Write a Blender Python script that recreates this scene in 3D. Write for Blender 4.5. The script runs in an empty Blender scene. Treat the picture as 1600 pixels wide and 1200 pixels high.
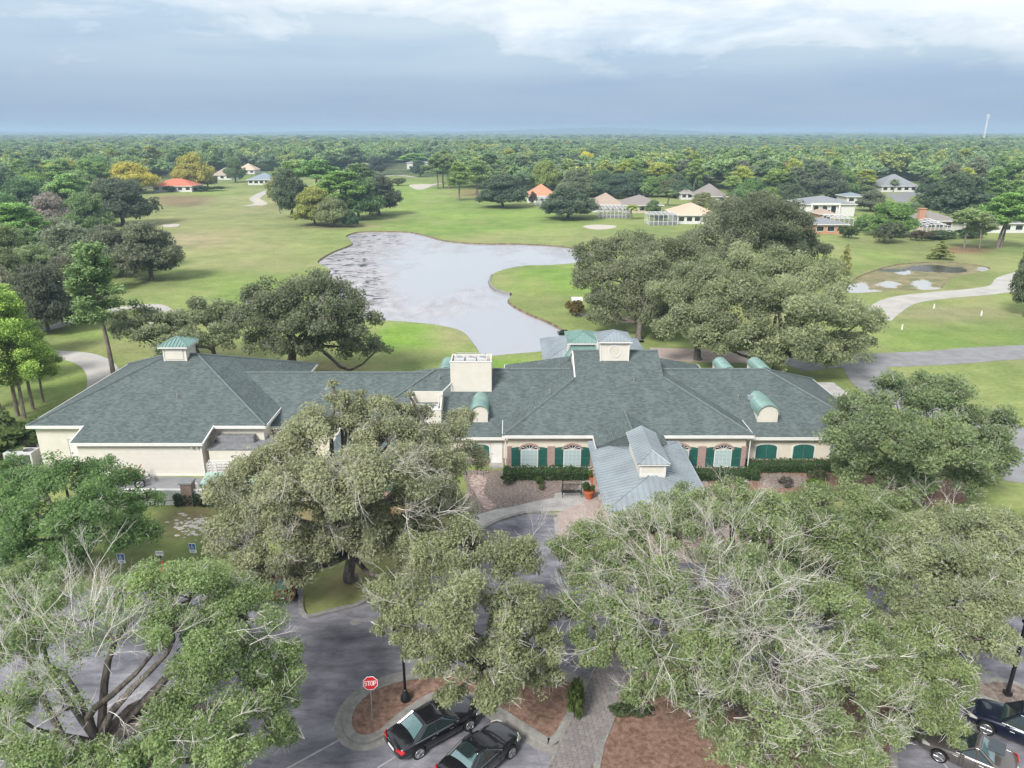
import bpy, bmesh, math, random
import numpy as np
from mathutils import Vector, Matrix
from mathutils.geometry import delaunay_2d_cdt, tessellate_polygon
R = math.radians
C = bpy.context.scene.collection
scene = bpy.context.scene

# ---------------------------------------------------------------- camera
CAM_H, FPX, PITCH = 28.0, 1150.0, R(18.87)
cam = bpy.data.cameras.new('camera'); camo = bpy.data.objects.new('camera', cam); C.objects.link(camo)
camo.location = (0, 0, CAM_H); camo.rotation_euler = (R(90) - PITCH, 0, 0)
cam.sensor_width = 36; cam.lens = FPX / 1600 * 36; cam.clip_start = 0.5; cam.clip_end = 30000
scene.camera = camo

# ---------------------------------------------------------------- sky, sun, exposure
SUN_EL, SUN_AZ = R(42), R(212)          # the sun stands behind thin cloud, left of and behind the camera
w = bpy.data.worlds.new('World'); scene.world = w; w.use_nodes = True
nt = w.node_tree; nt.nodes.clear(); N = nt.nodes.new; L = nt.links.new
out = N('ShaderNodeOutputWorld'); bg = N('ShaderNodeBackground'); bg.inputs[1].default_value = 0.1; L(bg.outputs[0], out.inputs[0])
sky = N('ShaderNodeTexSky'); sky.sky_type = 'NISHITA'; sky.sun_disc = False
sky.sun_elevation = SUN_EL; sky.sun_rotation = SUN_AZ
tc = N('ShaderNodeTexCoord')
sep = N('ShaderNodeSeparateXYZ'); L(tc.outputs['Generated'], sep.inputs[0])
def wmath(op, a, b=None, clamp=False):
    m = N('ShaderNodeMath'); m.operation = op; m.use_clamp = clamp
    for i, v in enumerate((a, b)):
        if v is None: continue
        if hasattr(v, 'is_linked') or hasattr(v, 'links'): L(v, m.inputs[i])
        else: m.inputs[i].default_value = v
    return m.outputs[0]
zc = wmath('MAXIMUM', sep.outputs[2], 0.0)
mp = N('ShaderNodeMapping'); mp.inputs['Scale'].default_value = (1, 1, 3.4); mp.inputs['Location'].default_value = (0.35, 0.1, 0.02); L(tc.outputs['Generated'], mp.inputs[0])
n1 = N('ShaderNodeTexNoise'); n1.inputs['Scale'].default_value = 5.0; n1.inputs['Detail'].default_value = 12; n1.inputs['Roughness'].default_value = 0.63; n1.inputs['Distortion'].default_value = 0.25; L(mp.outputs[0], n1.inputs[0])
mp2 = N('ShaderNodeMapping'); mp2.inputs['Scale'].default_value = (1, 1, 9); mp2.inputs['Location'].default_value = (4.2, 1.3, 0.4); L(tc.outputs['Generated'], mp2.inputs[0])
n2 = N('ShaderNodeTexNoise'); n2.inputs['Scale'].default_value = 2.6; n2.inputs['Detail'].default_value = 7; n2.inputs['Roughness'].default_value = 0.5; L(mp2.outputs[0], n2.inputs[0])
def ramp(x, stops):
    r = N('ShaderNodeValToRGB'); L(x, r.inputs[0]); e = r.color_ramp.elements
    while len(e) < len(stops): e.new(0.5)
    for el, (p, c) in zip(e, stops): el.position = p; el.color = (*c, 1)
    return r.outputs[0]
# a grey-blue deck that pales with height
base = ramp(zc, [(0.0, (.160, .212, .305)), (0.03, (.165, .222, .315)), (0.058, (.190, .248, .335)), (0.082, (.245, .308, .38)), (0.12, (.300, .360, .415)), (0.40, (.62, .65, .67)), (1.0, (.95, .97, .98))])
# brighter cumulus towards the right, rising with height
side = wmath('MULTIPLY', sep.outputs[0], 0.27)
hgt = wmath('MULTIPLY', zc, 1.5)
azu = wmath('DIVIDE', sep.outputs[0], wmath('MAXIMUM', wmath('ABSOLUTE', sep.outputs[1]), 0.05))
def bank_(u0, su, z0, sz, amp):
    a = wmath('POWER', wmath('ABSOLUTE', wmath('DIVIDE', wmath('SUBTRACT', azu, u0), su)), 2.0); b = wmath('POWER', wmath('ABSOLUTE', wmath('DIVIDE', wmath('SUBTRACT', zc, z0), sz)), 2.0)
    return wmath('MULTIPLY', wmath('EXPONENT', wmath('MULTIPLY', wmath('ADD', a, b), -1.0)), amp)
banks = wmath('ADD', wmath('ADD', bank_(-.50, .35, .14, .03, .10), bank_(-.15, .22, .15, .03, .12)), wmath('ADD', wmath('ADD', bank_(.12, .13, .145, .04, .26), bank_(.30, .16, .105, .018, .15)), wmath('ADD', bank_(.50, .16, .14, .035, .22), bank_(.72, .12, .115, .02, .10))))
cov = wmath('ADD', wmath('SUBTRACT', n1.outputs[0], 0.02), wmath('ADD', banks, wmath('ADD', wmath('MULTIPLY', side, 0.25), wmath('MULTIPLY', hgt, .35))))
cm = ramp(cov, [(0.56, (0, 0, 0)), (0.615, (.32, .32, .32)), (0.69, (.55, .55, .55)), (0.78, (1, 1, 1))])
lift = wmath('MULTIPLY', wmath('SUBTRACT', zc, 0.05), 22.0, True)
cmask = wmath('MULTIPLY', cm, lift)
mx = N('ShaderNodeMix'); mx.data_type = 'RGBA'; L(cmask, mx.inputs[0]); L(base, mx.inputs[6]); mx.inputs[7].default_value = (.50, .52, .54, 1)
# flat grey-blue streaks
st = ramp(n2.outputs[0], [(0.36, (.86, .91, .97)), (0.50, (1, 1, 1)), (0.66, (1.08, 1.06, 1.03))])
mm = N('ShaderNodeMix'); mm.data_type = 'RGBA'; mm.blend_type = 'MULTIPLY'; mm.inputs[0].default_value = 1.0; L(mx.outputs[2], mm.inputs[6]); L(st, mm.inputs[7])
sc10 = N('ShaderNodeVectorMath'); sc10.operation = 'SCALE'; sc10.inputs[3].default_value = 10.0; L(mm.outputs[2], sc10.inputs[0])
fin = N('ShaderNodeMix'); fin.data_type = 'RGBA'; fin.inputs[0].default_value = 0.93; L(sky.outputs[0], fin.inputs[6]); L(sc10.outputs[0], fin.inputs[7])
L(fin.outputs[2], bg.inputs[0])

sl = bpy.data.lights.new('sun', 'SUN'); sl.energy = 2.5; sl.angle = R(16); sl.color = (1.0, .97, .92)
so = bpy.data.objects.new('sun', sl); C.objects.link(so); so.location = (-40, -20, 60)
sd = Vector((math.sin(SUN_AZ) * math.cos(SUN_EL), math.cos(SUN_AZ) * math.cos(SUN_EL), math.sin(SUN_EL)))
so.rotation_euler = sd.to_track_quat('Z', 'Y').to_euler()
scene.view_settings.view_transform = 'Standard'; scene.view_settings.look = 'None'
scene.view_settings.gamma = 1; scene.view_settings.use_curve_mapping = False
scene.view_settings.exposure = 1.0
scene.render.engine = 'CYCLES'
scene.cycles.max_bounces = 8; scene.cycles.diffuse_bounces = 5; scene.cycles.transparent_max_bounces = 6; scene.cycles.volume_bounces = 1

# ---------------------------------------------------------------- helpers
def G(px, py, z=0.0):
    "point of the photograph -> point of the world at height z"
    a = (px - 800) / FPX; b = (600 - py) / FPX
    cp, sp = math.cos(PITCH), math.sin(PITCH)
    d = Vector((a, cp + b * sp, -sp + b * cp))
    t = (z - CAM_H) / d.z
    return Vector((d.x * t, d.y * t, z))
def SCL(p):
    "metres per photo pixel at p"
    return (p.y * math.cos(PITCH) + (CAM_H - p.z) * math.sin(PITCH)) / FPX

def tag(o, label=None, cat=None, group=None, kind=None):
    if label: o['label'] = label
    if cat: o['category'] = cat
    if group: o['group'] = group
    if kind: o['kind'] = kind
    return o
def empty(name, loc=(0, 0, 0), rz=0, label=None, cat=None, group=None):
    o = bpy.data.objects.new(name, None); C.objects.link(o); o.location = loc; o.rotation_euler = (0, 0, rz); o.empty_display_size = .3
    return tag(o, label, cat, group)
def link(name, me, parent=None):
    o = bpy.data.objects.new(name, me); C.objects.link(o)
    if parent: o.parent = parent
    return o
class MB:
    def __init__(s): s.v = []; s.f = []; s.m = []; s.mi = 0
    def add(s, vs, fs, M=None):
        n = len(s.v)
        for p in vs:
            p = Vector(p)
            s.v.append(tuple(M @ p) if M is not None else tuple(p))
        for f in fs: s.f.append([n + i for i in f]); s.m.append(s.mi)
        return s
    def box(s, x0, x1, y0, y1, z0, z1, M=None):
        return s.add([(x0,y0,z0),(x1,y0,z0),(x1,y1,z0),(x0,y1,z0),(x0,y0,z1),(x1,y0,z1),(x1,y1,z1),(x0,y1,z1)],
                     [(0,3,2,1),(4,5,6,7),(0,1,5,4),(1,2,6,5),(2,3,7,6),(3,0,4,7)], M)
    def poly(s, pts, M=None): return s.add(pts, [list(range(len(pts)))], M)
    def bar(s, a, b, r, n=6, r2=None, caps=True):
        a, b = Vector(a), Vector(b); d = (b - a).normalized(); r2 = r if r2 is None else r2
        u = d.orthogonal().normalized(); w_ = d.cross(u)
        vs = []
        for p, rr in ((a, r), (b, r2)):
            for i in range(n):
                t = 2 * math.pi * (i + .5) / n; vs.append(p + (u * math.cos(t) + w_ * math.sin(t)) * rr)
        fs = [(i, (i + 1) % n, n + (i + 1) % n, n + i) for i in range(n)]
        if caps: fs += [list(range(n))[::-1], list(range(n, 2 * n))]
        return s.add(vs, fs)
    def lathe(s, prof, c=(0, 0, 0), n=14):
        vs = []; c = Vector(c)
        for r, z in prof:
            for i in range(n):
                t = 2 * math.pi * i / n; vs.append(c + Vector((r * math.cos(t), r * math.sin(t), z)))
        fs = []
        for k in range(len(prof) - 1):
            for i in range(n): fs.append((k*n+i, k*n+(i+1)%n, (k+1)*n+(i+1)%n, (k+1)*n+i))
        fs += [list(range(n))[::-1], list(range((len(prof)-1)*n, len(prof)*n))]
        return s.add(vs, fs)
    def prism(s, pts, z0, z1, M=None):
        "pts: ccw plan outline"
        n = len(pts)
        tri = tessellate_polygon([[Vector((p[0], p[1], 0)) for p in pts]])
        vs = [(p[0], p[1], z0) for p in pts] + [(p[0], p[1], z1) for p in pts]
        fs = [(i, (i+1) % n, n+(i+1) % n, n+i) for i in range(n)]
        for a, b, c in tri:
            A, B, D = pts[a], pts[b], pts[c]
            if (B[0]-A[0])*(D[1]-A[1])-(B[1]-A[1])*(D[0]-A[0]) < 0: b, c = c, b
            fs.append((n+a, n+b, n+c)); fs.append((a, c, b))
        return s.add(vs, fs, M)
    def mesh(s, name, mats):
        me = bpy.data.meshes.new(name); me.from_pydata(s.v, [], s.f); me.validate()
        if not isinstance(mats, (list, tuple)): mats = [mats]
        for m in mats: me.materials.append(m)
        if len(mats) > 1 and len(me.polygons) == len(s.m): me.polygons.foreach_set('material_index', s.m)
        return me
    def build(s, name, mats, parent=None, smooth=False, bevel=0):
        me = s.mesh(name, mats); o = link(name, me, parent)
        if smooth: me.polygons.foreach_set('use_smooth', [True] * len(me.polygons))
        if bevel:
            b = o.modifiers.new('bevel', 'BEVEL'); b.width = bevel; b.segments = 2; b.limit_method = 'ANGLE'
        return o
def copy_tree(o, parent=None):
    c = o.copy(); C.objects.link(c); c.parent = parent
    for ch in o.children: copy_tree(ch, c)
    return c
def smooth_poly(pts, n=5, closed=True):
    P = [Vector(p) for p in pts]; m = len(P); o = []
    rng_ = range(m) if closed else range(m - 1)
    for i in rng_:
        if closed: a, b, c, d = P[i-1], P[i], P[(i+1) % m], P[(i+2) % m]
        else: a, b, c, d = P[max(i-1, 0)], P[i], P[i+1], P[min(i+2, m-1)]
        for k in range(n):
            t = k / n
            o.append(0.5*((2*b)+(c-a)*t+(2*a-5*b+4*c-d)*t*t+(3*b-a-3*c+d)*t**3))
    if not closed: o.append(P[-1])
    return o
def gpoly(px, n=5, closed=True, sm=True):
    pts = [G(x, y) for x, y in px]
    pts = [Vector((p.x, p.y)) for p in pts]
    o = smooth_poly(pts, n, closed) if sm else pts
    if closed:
        A = sum(o[i].x*o[(i+1)%len(o)].y-o[(i+1)%len(o)].x*o[i].y for i in range(len(o)))
        if A < 0: o.reverse()
    return o
def offset_poly(P, d):
    n = len(P); o = []
    for i in range(n):
        a, b, c = P[i-1], P[i], P[(i+1) % n]
        t1 = (b-a); t2 = (c-b)
        if t1.length < 1e-6: t1 = t2
        if t2.length < 1e-6: t2 = t1
        t = (t1.normalized()+t2.normalized())
        if t.length < 1e-4: t = t2
        t.normalize(); nrm = Vector((-t.y, t.x)); o.append(b + nrm * d)
    return o
def sheet(name, pts, z, mat, parent=None):
    tri = tessellate_polygon([[Vector((p[0], p[1], 0)) for p in pts]])
    fs = []
    for a, b, c in tri:
        A, B, D = pts[a], pts[b], pts[c]
        if (B[0]-A[0])*(D[1]-A[1])-(B[1]-A[1])*(D[0]-A[0]) < 0: b, c = c, b
        fs.append((a, b, c))
    mb = MB(); mb.add([(p[0], p[1], z) for p in pts], fs)
    return mb.build(name, mat, parent)
def ribbon_pts(cl, w0, w1=None):
    w1 = w0 if w1 is None else w1; n = len(cl); Lp, Rp = [], []
    for i, p in enumerate(cl):
        t = (cl[min(i+1, n-1)] - cl[max(i-1, 0)]).normalized(); nn = Vector((-t.y, t.x)); ww = w0+(w1-w0)*i/(n-1)
        Lp.append(p+nn*ww/2); Rp.append(p-nn*ww/2)
    return Lp, Rp
def ribbon(name, px, width, z, mat, w1=None, n=6):
    cl = gpoly(px, n, closed=False)
    Lp, Rp = ribbon_pts(cl, width, w1); mb = MB(); k = len(cl)
    mb.add([(p.x, p.y, z) for p in Lp] + [(p.x, p.y, z) for p in Rp], [(i, k+i, k+i+1, i+1) for i in range(k-1)])
    o = mb.build(name, mat); tag(o, kind='structure'); return o

# ---------------------------------------------------------------- materials
def mat(name, col, rough=.8, spec=.3, metal=0, var=.15, scale=1.5, bump=0, bscale=20, coat=0, detail=6, coords='Object', col2=None, stretch=None, trans=0):
    m = bpy.data.materials.new(name); m.use_nodes = True; nt = m.node_tree; N = nt.nodes.new; L = nt.links.new
    b = nt.nodes['Principled BSDF']; b.inputs['Roughness'].default_value = rough; b.inputs['Metallic'].default_value = metal
    b.inputs['Specular IOR Level'].default_value = spec; b.inputs['Coat Weight'].default_value = coat
    if trans: b.inputs['Transmission Weight'].default_value = trans
    tc = N('ShaderNodeTexCoord'); src = tc.outputs[coords]
    if stretch:
        mp = N('ShaderNodeMapping'); mp.inputs['Scale'].default_value = stretch; L(src, mp.inputs[0]); src = mp.outputs[0]
    if var or col2:
        n = N('ShaderNodeTexNoise'); n.inputs['Scale'].default_value = scale; n.inputs['Detail'].default_value = detail; n.inputs['Roughness'].default_value = .6; L(src, n.inputs[0])
        r = N('ShaderNodeValToRGB'); L(n.outputs[0], r.inputs[0])
        c2 = col2 or tuple(c * (1 + var) for c in col); c1 = col if col2 else tuple(c * (1 - var) for c in col)
        r.color_ramp.elements[0].position = .34; r.color_ramp.elements[0].color = (*c1, 1)
        r.color_ramp.elements[1].position = .66; r.color_ramp.elements[1].color = (*c2, 1)
        L(r.outputs[0], b.inputs['Base Color'])
    else: b.inputs['Base Color'].default_value = (*col, 1)
    if bump:
        n2 = N('ShaderNodeTexNoise'); n2.inputs['Scale'].default_value = bscale; n2.inputs['Detail'].default_value = 5; L(src, n2.inputs[0])
        bp = N('ShaderNodeBump'); bp.inputs['Strength'].default_value = bump; bp.inputs['Distance'].default_value = .05; L(n2.outputs[0], bp.inputs['Height']); L(bp.outputs[0], b.inputs['Normal'])
    return m
def leaf_mat(name, transl=.5):
    m = bpy.data.materials.new(name); m.use_nodes = True; nt = m.node_tree; nt.nodes.clear(); N = nt.nodes.new; L = nt.links.new
    out = N('ShaderNodeOutputMaterial'); oi = N('ShaderNodeObjectInfo'); at = N('ShaderNodeAttribute'); at.attribute_name = 'var'
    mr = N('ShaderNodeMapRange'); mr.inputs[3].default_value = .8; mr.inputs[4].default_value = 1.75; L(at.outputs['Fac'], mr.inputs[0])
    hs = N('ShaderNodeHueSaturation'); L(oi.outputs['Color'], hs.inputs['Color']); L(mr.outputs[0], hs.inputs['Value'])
    hr = N('ShaderNodeMapRange'); hr.inputs[3].default_value = .508; hr.inputs[4].default_value = .486; L(at.outputs['Fac'], hr.inputs[0]); L(hr.outputs[0], hs.inputs['Hue'])
    d = N('ShaderNodeBsdfPrincipled'); d.inputs['Roughness'].default_value = .55; d.inputs['Specular IOR Level'].default_value = .25; L(hs.outputs[0], d.inputs['Base Color'])
    t = N('ShaderNodeBsdfTranslucent'); L(hs.outputs[0], t.inputs[0]); mx = N('ShaderNodeMixShader'); mx.inputs[0].default_value = transl
    L(d.outputs[0], mx.inputs[1]); L(t.outputs[0], mx.inputs[2]); L(mx.outputs[0], out.inputs[0])
    return m
def forest_mat(name, cols):
    "foliage whose tone differs from tree to tree"
    m = leaf_mat(name, .25); nt = m.node_tree; N = nt.nodes.new; L = nt.links.new
    oi = [n for n in nt.nodes if n.type == 'OBJECT_INFO'][0]; hs = [n for n in nt.nodes if n.type == 'HUE_SAT'][0]
    r = N('ShaderNodeValToRGB'); r.color_ramp.interpolation = 'LINEAR'; L(oi.outputs['Random'], r.inputs[0]); e = r.color_ramp.elements
    while len(e) < len(cols): e.new(.5)
    for i, (el, c) in enumerate(zip(e, cols)): el.position = i/(len(cols)-1); el.color = (*c, 1)
    L(r.outputs[0], hs.inputs['Color']); return m
def brick_mat(name, c1, c2, mortar, w_=.22, h_=.075, vertical=True):
    m = bpy.data.materials.new(name); m.use_nodes = True; nt = m.node_tree; N = nt.nodes.new; L = nt.links.new; b = nt.nodes['Principled BSDF']
    b.inputs['Roughness'].default_value = .85
    g = N('ShaderNodeNewGeometry'); s = N('ShaderNodeSeparateXYZ'); L(g.outputs['Position'], s.inputs[0])
    a = N('ShaderNodeMath'); a.operation = 'ADD'; L(s.outputs[0], a.inputs[0]); L(s.outputs[1], a.inputs[1])
    c = N('ShaderNodeCombineXYZ'); L(a.outputs[0], c.inputs[0]); L(s.outputs[2], c.inputs[1])
    t = N('ShaderNodeTexBrick'); t.inputs['Scale'].default_value = 1; t.inputs['Brick Width'].default_value = w_; t.inputs['Row Height'].default_value = h_; t.inputs['Mortar Size'].default_value = .008
    t.inputs['Color1'].default_value = (*c1, 1); t.inputs['Color2'].default_value = (*c2, 1); t.inputs['Mortar'].default_value = (*mortar, 1)
    L(c.outputs[0], t.inputs[0]); L(t.outputs[0], b.inputs['Base Color']); return m
def shingle_mat(name, col, streak=(.5,.5,.5)):
    m = bpy.data.materials.new(name); m.use_nodes = True; nt = m.node_tree; N = nt.nodes.new; L = nt.links.new; b = nt.nodes['Principled BSDF']
    b.inputs['Roughness'].default_value = .9; b.inputs['Specular IOR Level'].default_value = .2
    g = N('ShaderNodeNewGeometry'); s = N('ShaderNodeSeparateXYZ'); L(g.outputs['Position'], s.inputs[0]); sn = N('ShaderNodeSeparateXYZ'); L(g.outputs['True Normal'], sn.inputs[0])
    # course coordinate = height; along coordinate = x or y after the way the slope faces
    ab = N('ShaderNodeMath'); ab.operation = 'ABSOLUTE'; L(sn.outputs[0], ab.inputs[0])
    gt = N('ShaderNodeMath'); gt.operation = 'GREATER_THAN'; gt.inputs[1].default_value = .2; L(ab.outputs[0], gt.inputs[0])
    mxx = N('ShaderNodeMix'); L(gt.outputs[0], mxx.inputs[0]); L(s.outputs[0], mxx.inputs[2]); L(s.outputs[1], mxx.inputs[3])
    c = N('ShaderNodeCombineXYZ'); L(mxx.outputs[0], c.inputs[0]); L(s.outputs[2], c.inputs[1])
    t = N('ShaderNodeTexBrick'); t.inputs['Scale'].default_value = 1; t.inputs['Brick Width'].default_value = .3; t.inputs['Row Height'].default_value = .062; t.inputs['Mortar Size'].default_value = .004; t.inputs['Bias'].default_value = 0
    t.inputs['Color1'].default_value = (.78, .78, .78, 1); t.inputs['Color2'].default_value = (1.22, 1.22, 1.22, 1); t.inputs['Mortar'].default_value = (.55, .55, .55, 1); L(c.outputs[0], t.inputs[0])
    n = N('ShaderNodeTexNoise'); n.inputs['Scale'].default_value = .55; n.inputs['Detail'].default_value = 9; n.inputs['Roughness'].default_value = .72; L(g.outputs['Position'], n.inputs[0])
    r = N('ShaderNodeValToRGB'); L(n.outputs[0], r.inputs[0]); r.color_ramp.elements[0].position = .3; r.color_ramp.elements[1].position = .7
    r.color_ramp.elements[0].color = (*[x*.93 for x in col], 1); r.color_ramp.elements[1].color = (*[x*1.07 for x in col], 1)
    n3 = N('ShaderNodeTexNoise'); n3.inputs['Scale'].default_value = 1.0; n3.inputs['Detail'].default_value = 4; mp = N('ShaderNodeMapping'); mp.inputs['Scale'].default_value = (.9, .3, .3); L(g.outputs['Position'], mp.inputs[0]); L(mp.outputs[0], n3.inputs[0])
    r3 = N('ShaderNodeValToRGB'); L(n3.outputs[0], r3.inputs[0]); r3.color_ramp.elements[0].position = .35; r3.color_ramp.elements[0].color = (.90, .90, .90, 1); r3.color_ramp.elements[1].position = .6; r3.color_ramp.elements[1].color = (1.05, 1.05, 1.05, 1)
    def mul(a_, b_):
        q = N('ShaderNodeMix'); q.data_type = 'RGBA'; q.blend_type = 'MULTIPLY'; q.inputs[0].default_value = 1; L(a_, q.inputs[6]); L(b_, q.inputs[7]); return q.outputs[2]
    L(mul(mul(r.outputs[0], t.outputs[0]), r3.outputs[0]), b.inputs['Base Color'])
    return m
M = {}
def asphalt_mat():
    m = mat('worn_asphalt', (.105, .105, .126), .88, .25, 0, 0, .30, .3, 40, detail=12, col2=(.25, .245, .275)); nt = m.node_tree; N = nt.nodes.new; L = nt.links.new; b = nt.nodes['Principled BSDF']; src = b.inputs['Base Color'].links[0].from_socket; tc = N('ShaderNodeTexCoord')
    # scuffed streaks, stains and cracks
    mp = N('ShaderNodeMapping'); mp.inputs['Scale'].default_value = (.5, 1.6, 1); mp.inputs['Rotation'].default_value = (0, 0, .5); L(tc.outputs['Object'], mp.inputs[0]); n = N('ShaderNodeTexNoise'); n.inputs['Scale'].default_value = .9; n.inputs['Detail'].default_value = 12; n.inputs['Roughness'].default_value = .68; n.inputs['Distortion'].default_value = .7; L(mp.outputs[0], n.inputs[0])
    r = N('ShaderNodeValToRGB'); L(n.outputs[0], r.inputs[0]); r.color_ramp.elements[0].position = .35; r.color_ramp.elements[0].color = (.72, .72, .72, 1); r.color_ramp.elements[1].position = .68; r.color_ramp.elements[1].color = (1.5, 1.48, 1.45, 1)
    q = N('ShaderNodeMix'); q.data_type = 'RGBA'; q.blend_type = 'MULTIPLY'; q.inputs[0].default_value = 1; L(src, q.inputs[6]); L(r.outputs[0], q.inputs[7])
    nd = N('ShaderNodeTexNoise'); nd.inputs['Scale'].default_value = 1.2; nd.inputs['Detail'].default_value = 5; L(tc.outputs['Object'], nd.inputs[0]); ad = N('ShaderNodeVectorMath'); ad.operation = 'ADD'; L(tc.outputs['Object'], ad.inputs[0]); L(nd.outputs[1], ad.inputs[1])
    v = N('ShaderNodeTexVoronoi'); v.feature = 'DISTANCE_TO_EDGE'; v.inputs['Scale'].default_value = .19; L(ad.outputs[0], v.inputs['Vector']); r2 = N('ShaderNodeValToRGB'); L(v.outputs['Distance'], r2.inputs[0]); r2.color_ramp.elements[0].position = .004; r2.color_ramp.elements[0].color = (.35, .35, .35, 1); r2.color_ramp.elements[1].position = .011; r2.color_ramp.elements[1].color = (1, 1, 1, 1)
    q2 = N('ShaderNodeMix'); q2.data_type = 'RGBA'; q2.blend_type = 'MULTIPLY'; q2.inputs[0].default_value = .18; L(q.outputs[2], q2.inputs[6]); L(r2.outputs[0], q2.inputs[7]); L(q2.outputs[2], b.inputs['Base Color']); return m
M['shingle'] = shingle_mat('green_grey_shingles', (.100, .124, .122))
M['metal_pale'] = mat('pale_standing_seam', (.265, .30, .325), .5, .4, .15, .12, .6)
M['metal_teal'] = mat('teal_standing_seam', (.19, .30, .27), .45, .5, .2, .15, .8)
M['cream'] = mat('cream_stucco', (.62, .565, .475), .85, .2, 0, .05, 1.2, .15, 60)
M['cream_siding'] = mat('cream_siding', (.60, .565, .495), .8, .2, 0, .05, 1.2)
M['white'] = mat('white_paint', (.66, .65, .63), .55, .4, 0, .05, 2)
M['dull_white'] = mat('dull_white_panel', (.50, .50, .50), .6, .4, 0, .1, 3)
M['green'] = mat('dark_green_shutter', (.022, .105, .085), .5, .4, 0, .12, 4)
M['glass'] = mat('window_glass', (.30, .42, .42), .12, .6, 0, .12, 3)
M['darkglass'] = mat('dark_glass', (.015, .02, .022), .06, .8, 0, 0)
M['blind'] = mat('closed_blind_behind_glass', (.36, .46, .46), .2, .6, 0, .12, 5)
M['brick'] = brick_mat('pink_brown_brick', (.33, .20, .17), (.25, .15, .13), (.42, .37, .34))
M['brown_brick'] = brick_mat('brown_brick', (.17, .105, .085), (.12, .075, .06), (.27, .24, .21))
M['asphalt'] = asphalt_mat()
M['asphalt_cart'] = mat('pale_asphalt_path', (.23, .23, .235), .9, .2, 0, .15, .5, .2, 30)
M['concrete'] = mat('concrete', (.34, .325, .31), .9, .2, 0, .18, 1.2, .2, 25, detail=9)
M['curb'] = mat('weathered_curb', (.25, .24, .225), .9, .2, 0, .22, 2.5, .2, 25)
M['pink_pave'] = mat('pinkish_paving', (.36, .29, .26), .85, .3, 0, .12, 1.5, .1, 20)
M['mulch'] = mat('red_brown_pine_straw', (.150, .088, .064), .95, .1, 0, 0, 4.5, .9, 30, detail=15, col2=(.33, .215, .165))
M['greymulch'] = mat('grey_brown_mulch', (.13, .10, .085), .95, .1, 0, 0, 5, .6, 30, detail=12, col2=(.30, .25, .22))
M['sand'] = mat('white_sand', (.46, .42, .36), .95, .1, 0, .1, 2, .2, 10)
M['litter'] = mat('pale_stone', (.55, .52, .47), .9, .2, 0, .2, 6)
M['black'] = mat('black_metal', (.012, .012, .013), .4, .5, 0, 0)
M['steel'] = mat('galvanised_steel', (.38, .38, .38), .5, .5, .6, .15, 5)
M['grey'] = mat('grey_metal', (.22, .22, .23), .6, .4, .2, .2, 3)
M['grille'] = mat('dark_grille', (.06, .065, .07), .6, .3, 0, .2, 30)
M['terracotta'] = mat('terracotta', (.42, .12, .05), .8, .2, 0, .15, 8)
M['orange'] = mat('orange_seat', (.60, .22, .07), .7, .3, 0, .1, 4)
M['dumpster'] = mat('pale_green_lid', (.30, .42, .36), .6, .3, 0, .15, 2)
M['bark'] = mat('oak_bark', (.075, .062, .052), .95, .1, 0, 0, 5, .7, 12, col2=(.19, .17, .15), stretch=(1, 1, .3))
M['pinebark'] = mat('pine_bark', (.12, .095, .08), .95, .1, 0, 0, 5, .7, 12, col2=(.26, .22, .19), stretch=(1, 1, .3))
M['deadwood'] = mat('bare_pale_twigs', (.60, .565, .52), .9, .2, 0, .25, 2)
M['leaf'] = leaf_mat('foliage'); M['needle'] = leaf_mat('needles', .2)
M['moss'] = mat('spanish_moss', (.27, .27, .21), .95, .05, 0, .25, 1.5)
M['red'] = mat('red_sign_face', (.60, .010, .018), .4, .5, 0, .04, 3)
M['signwhite'] = mat('sign_white', (.85, .85, .85), .4, .5, 0, 0)
M['signblue'] = mat('sign_blue', (.02, .12, .35), .4, .5, 0, 0)
M['tilered'] = mat('terracotta_roof_tiles', (.52, .17, .11), .85, .2, 0, .15, 2)
M['tileorange'] = mat('orange_roof_tiles', (.50, .24, .15), .85, .2, 0, .15, 2)
M['tiletan'] = mat('tan_shingles', (.36, .28, .23), .9, .2, 0, .12, 2)
M['tilegrey'] = mat('brown_grey_shingles', (.24, .215, .20), .9, .2, 0, .12, 2)
M['tilepeach'] = mat('peach_tiles', (.55, .40, .30), .85, .2, 0, .1, 2)
M['roofblue'] = mat('blue_grey_shingles', (.22, .26, .30), .85, .2, 0, .1, 2)
M['roofmid'] = mat('grey_shingles', (.23, .24, .25), .85, .2, 0, .1, 2)
M['housewhite'] = mat('white_house_wall', (.60, .59, .56), .8, .2, 0, .04, 1)
M['housetan'] = mat('tan_house_wall', (.50, .42, .34), .8, .2, 0, .04, 1)
M['housebrick'] = brick_mat('orange_house_brick', (.50, .22, .11), (.42, .18, .09), (.45, .35, .28))
M['screen'] = mat('cage_screen', (.10, .12, .14), .6, .3, 0, .1, 3)
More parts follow.
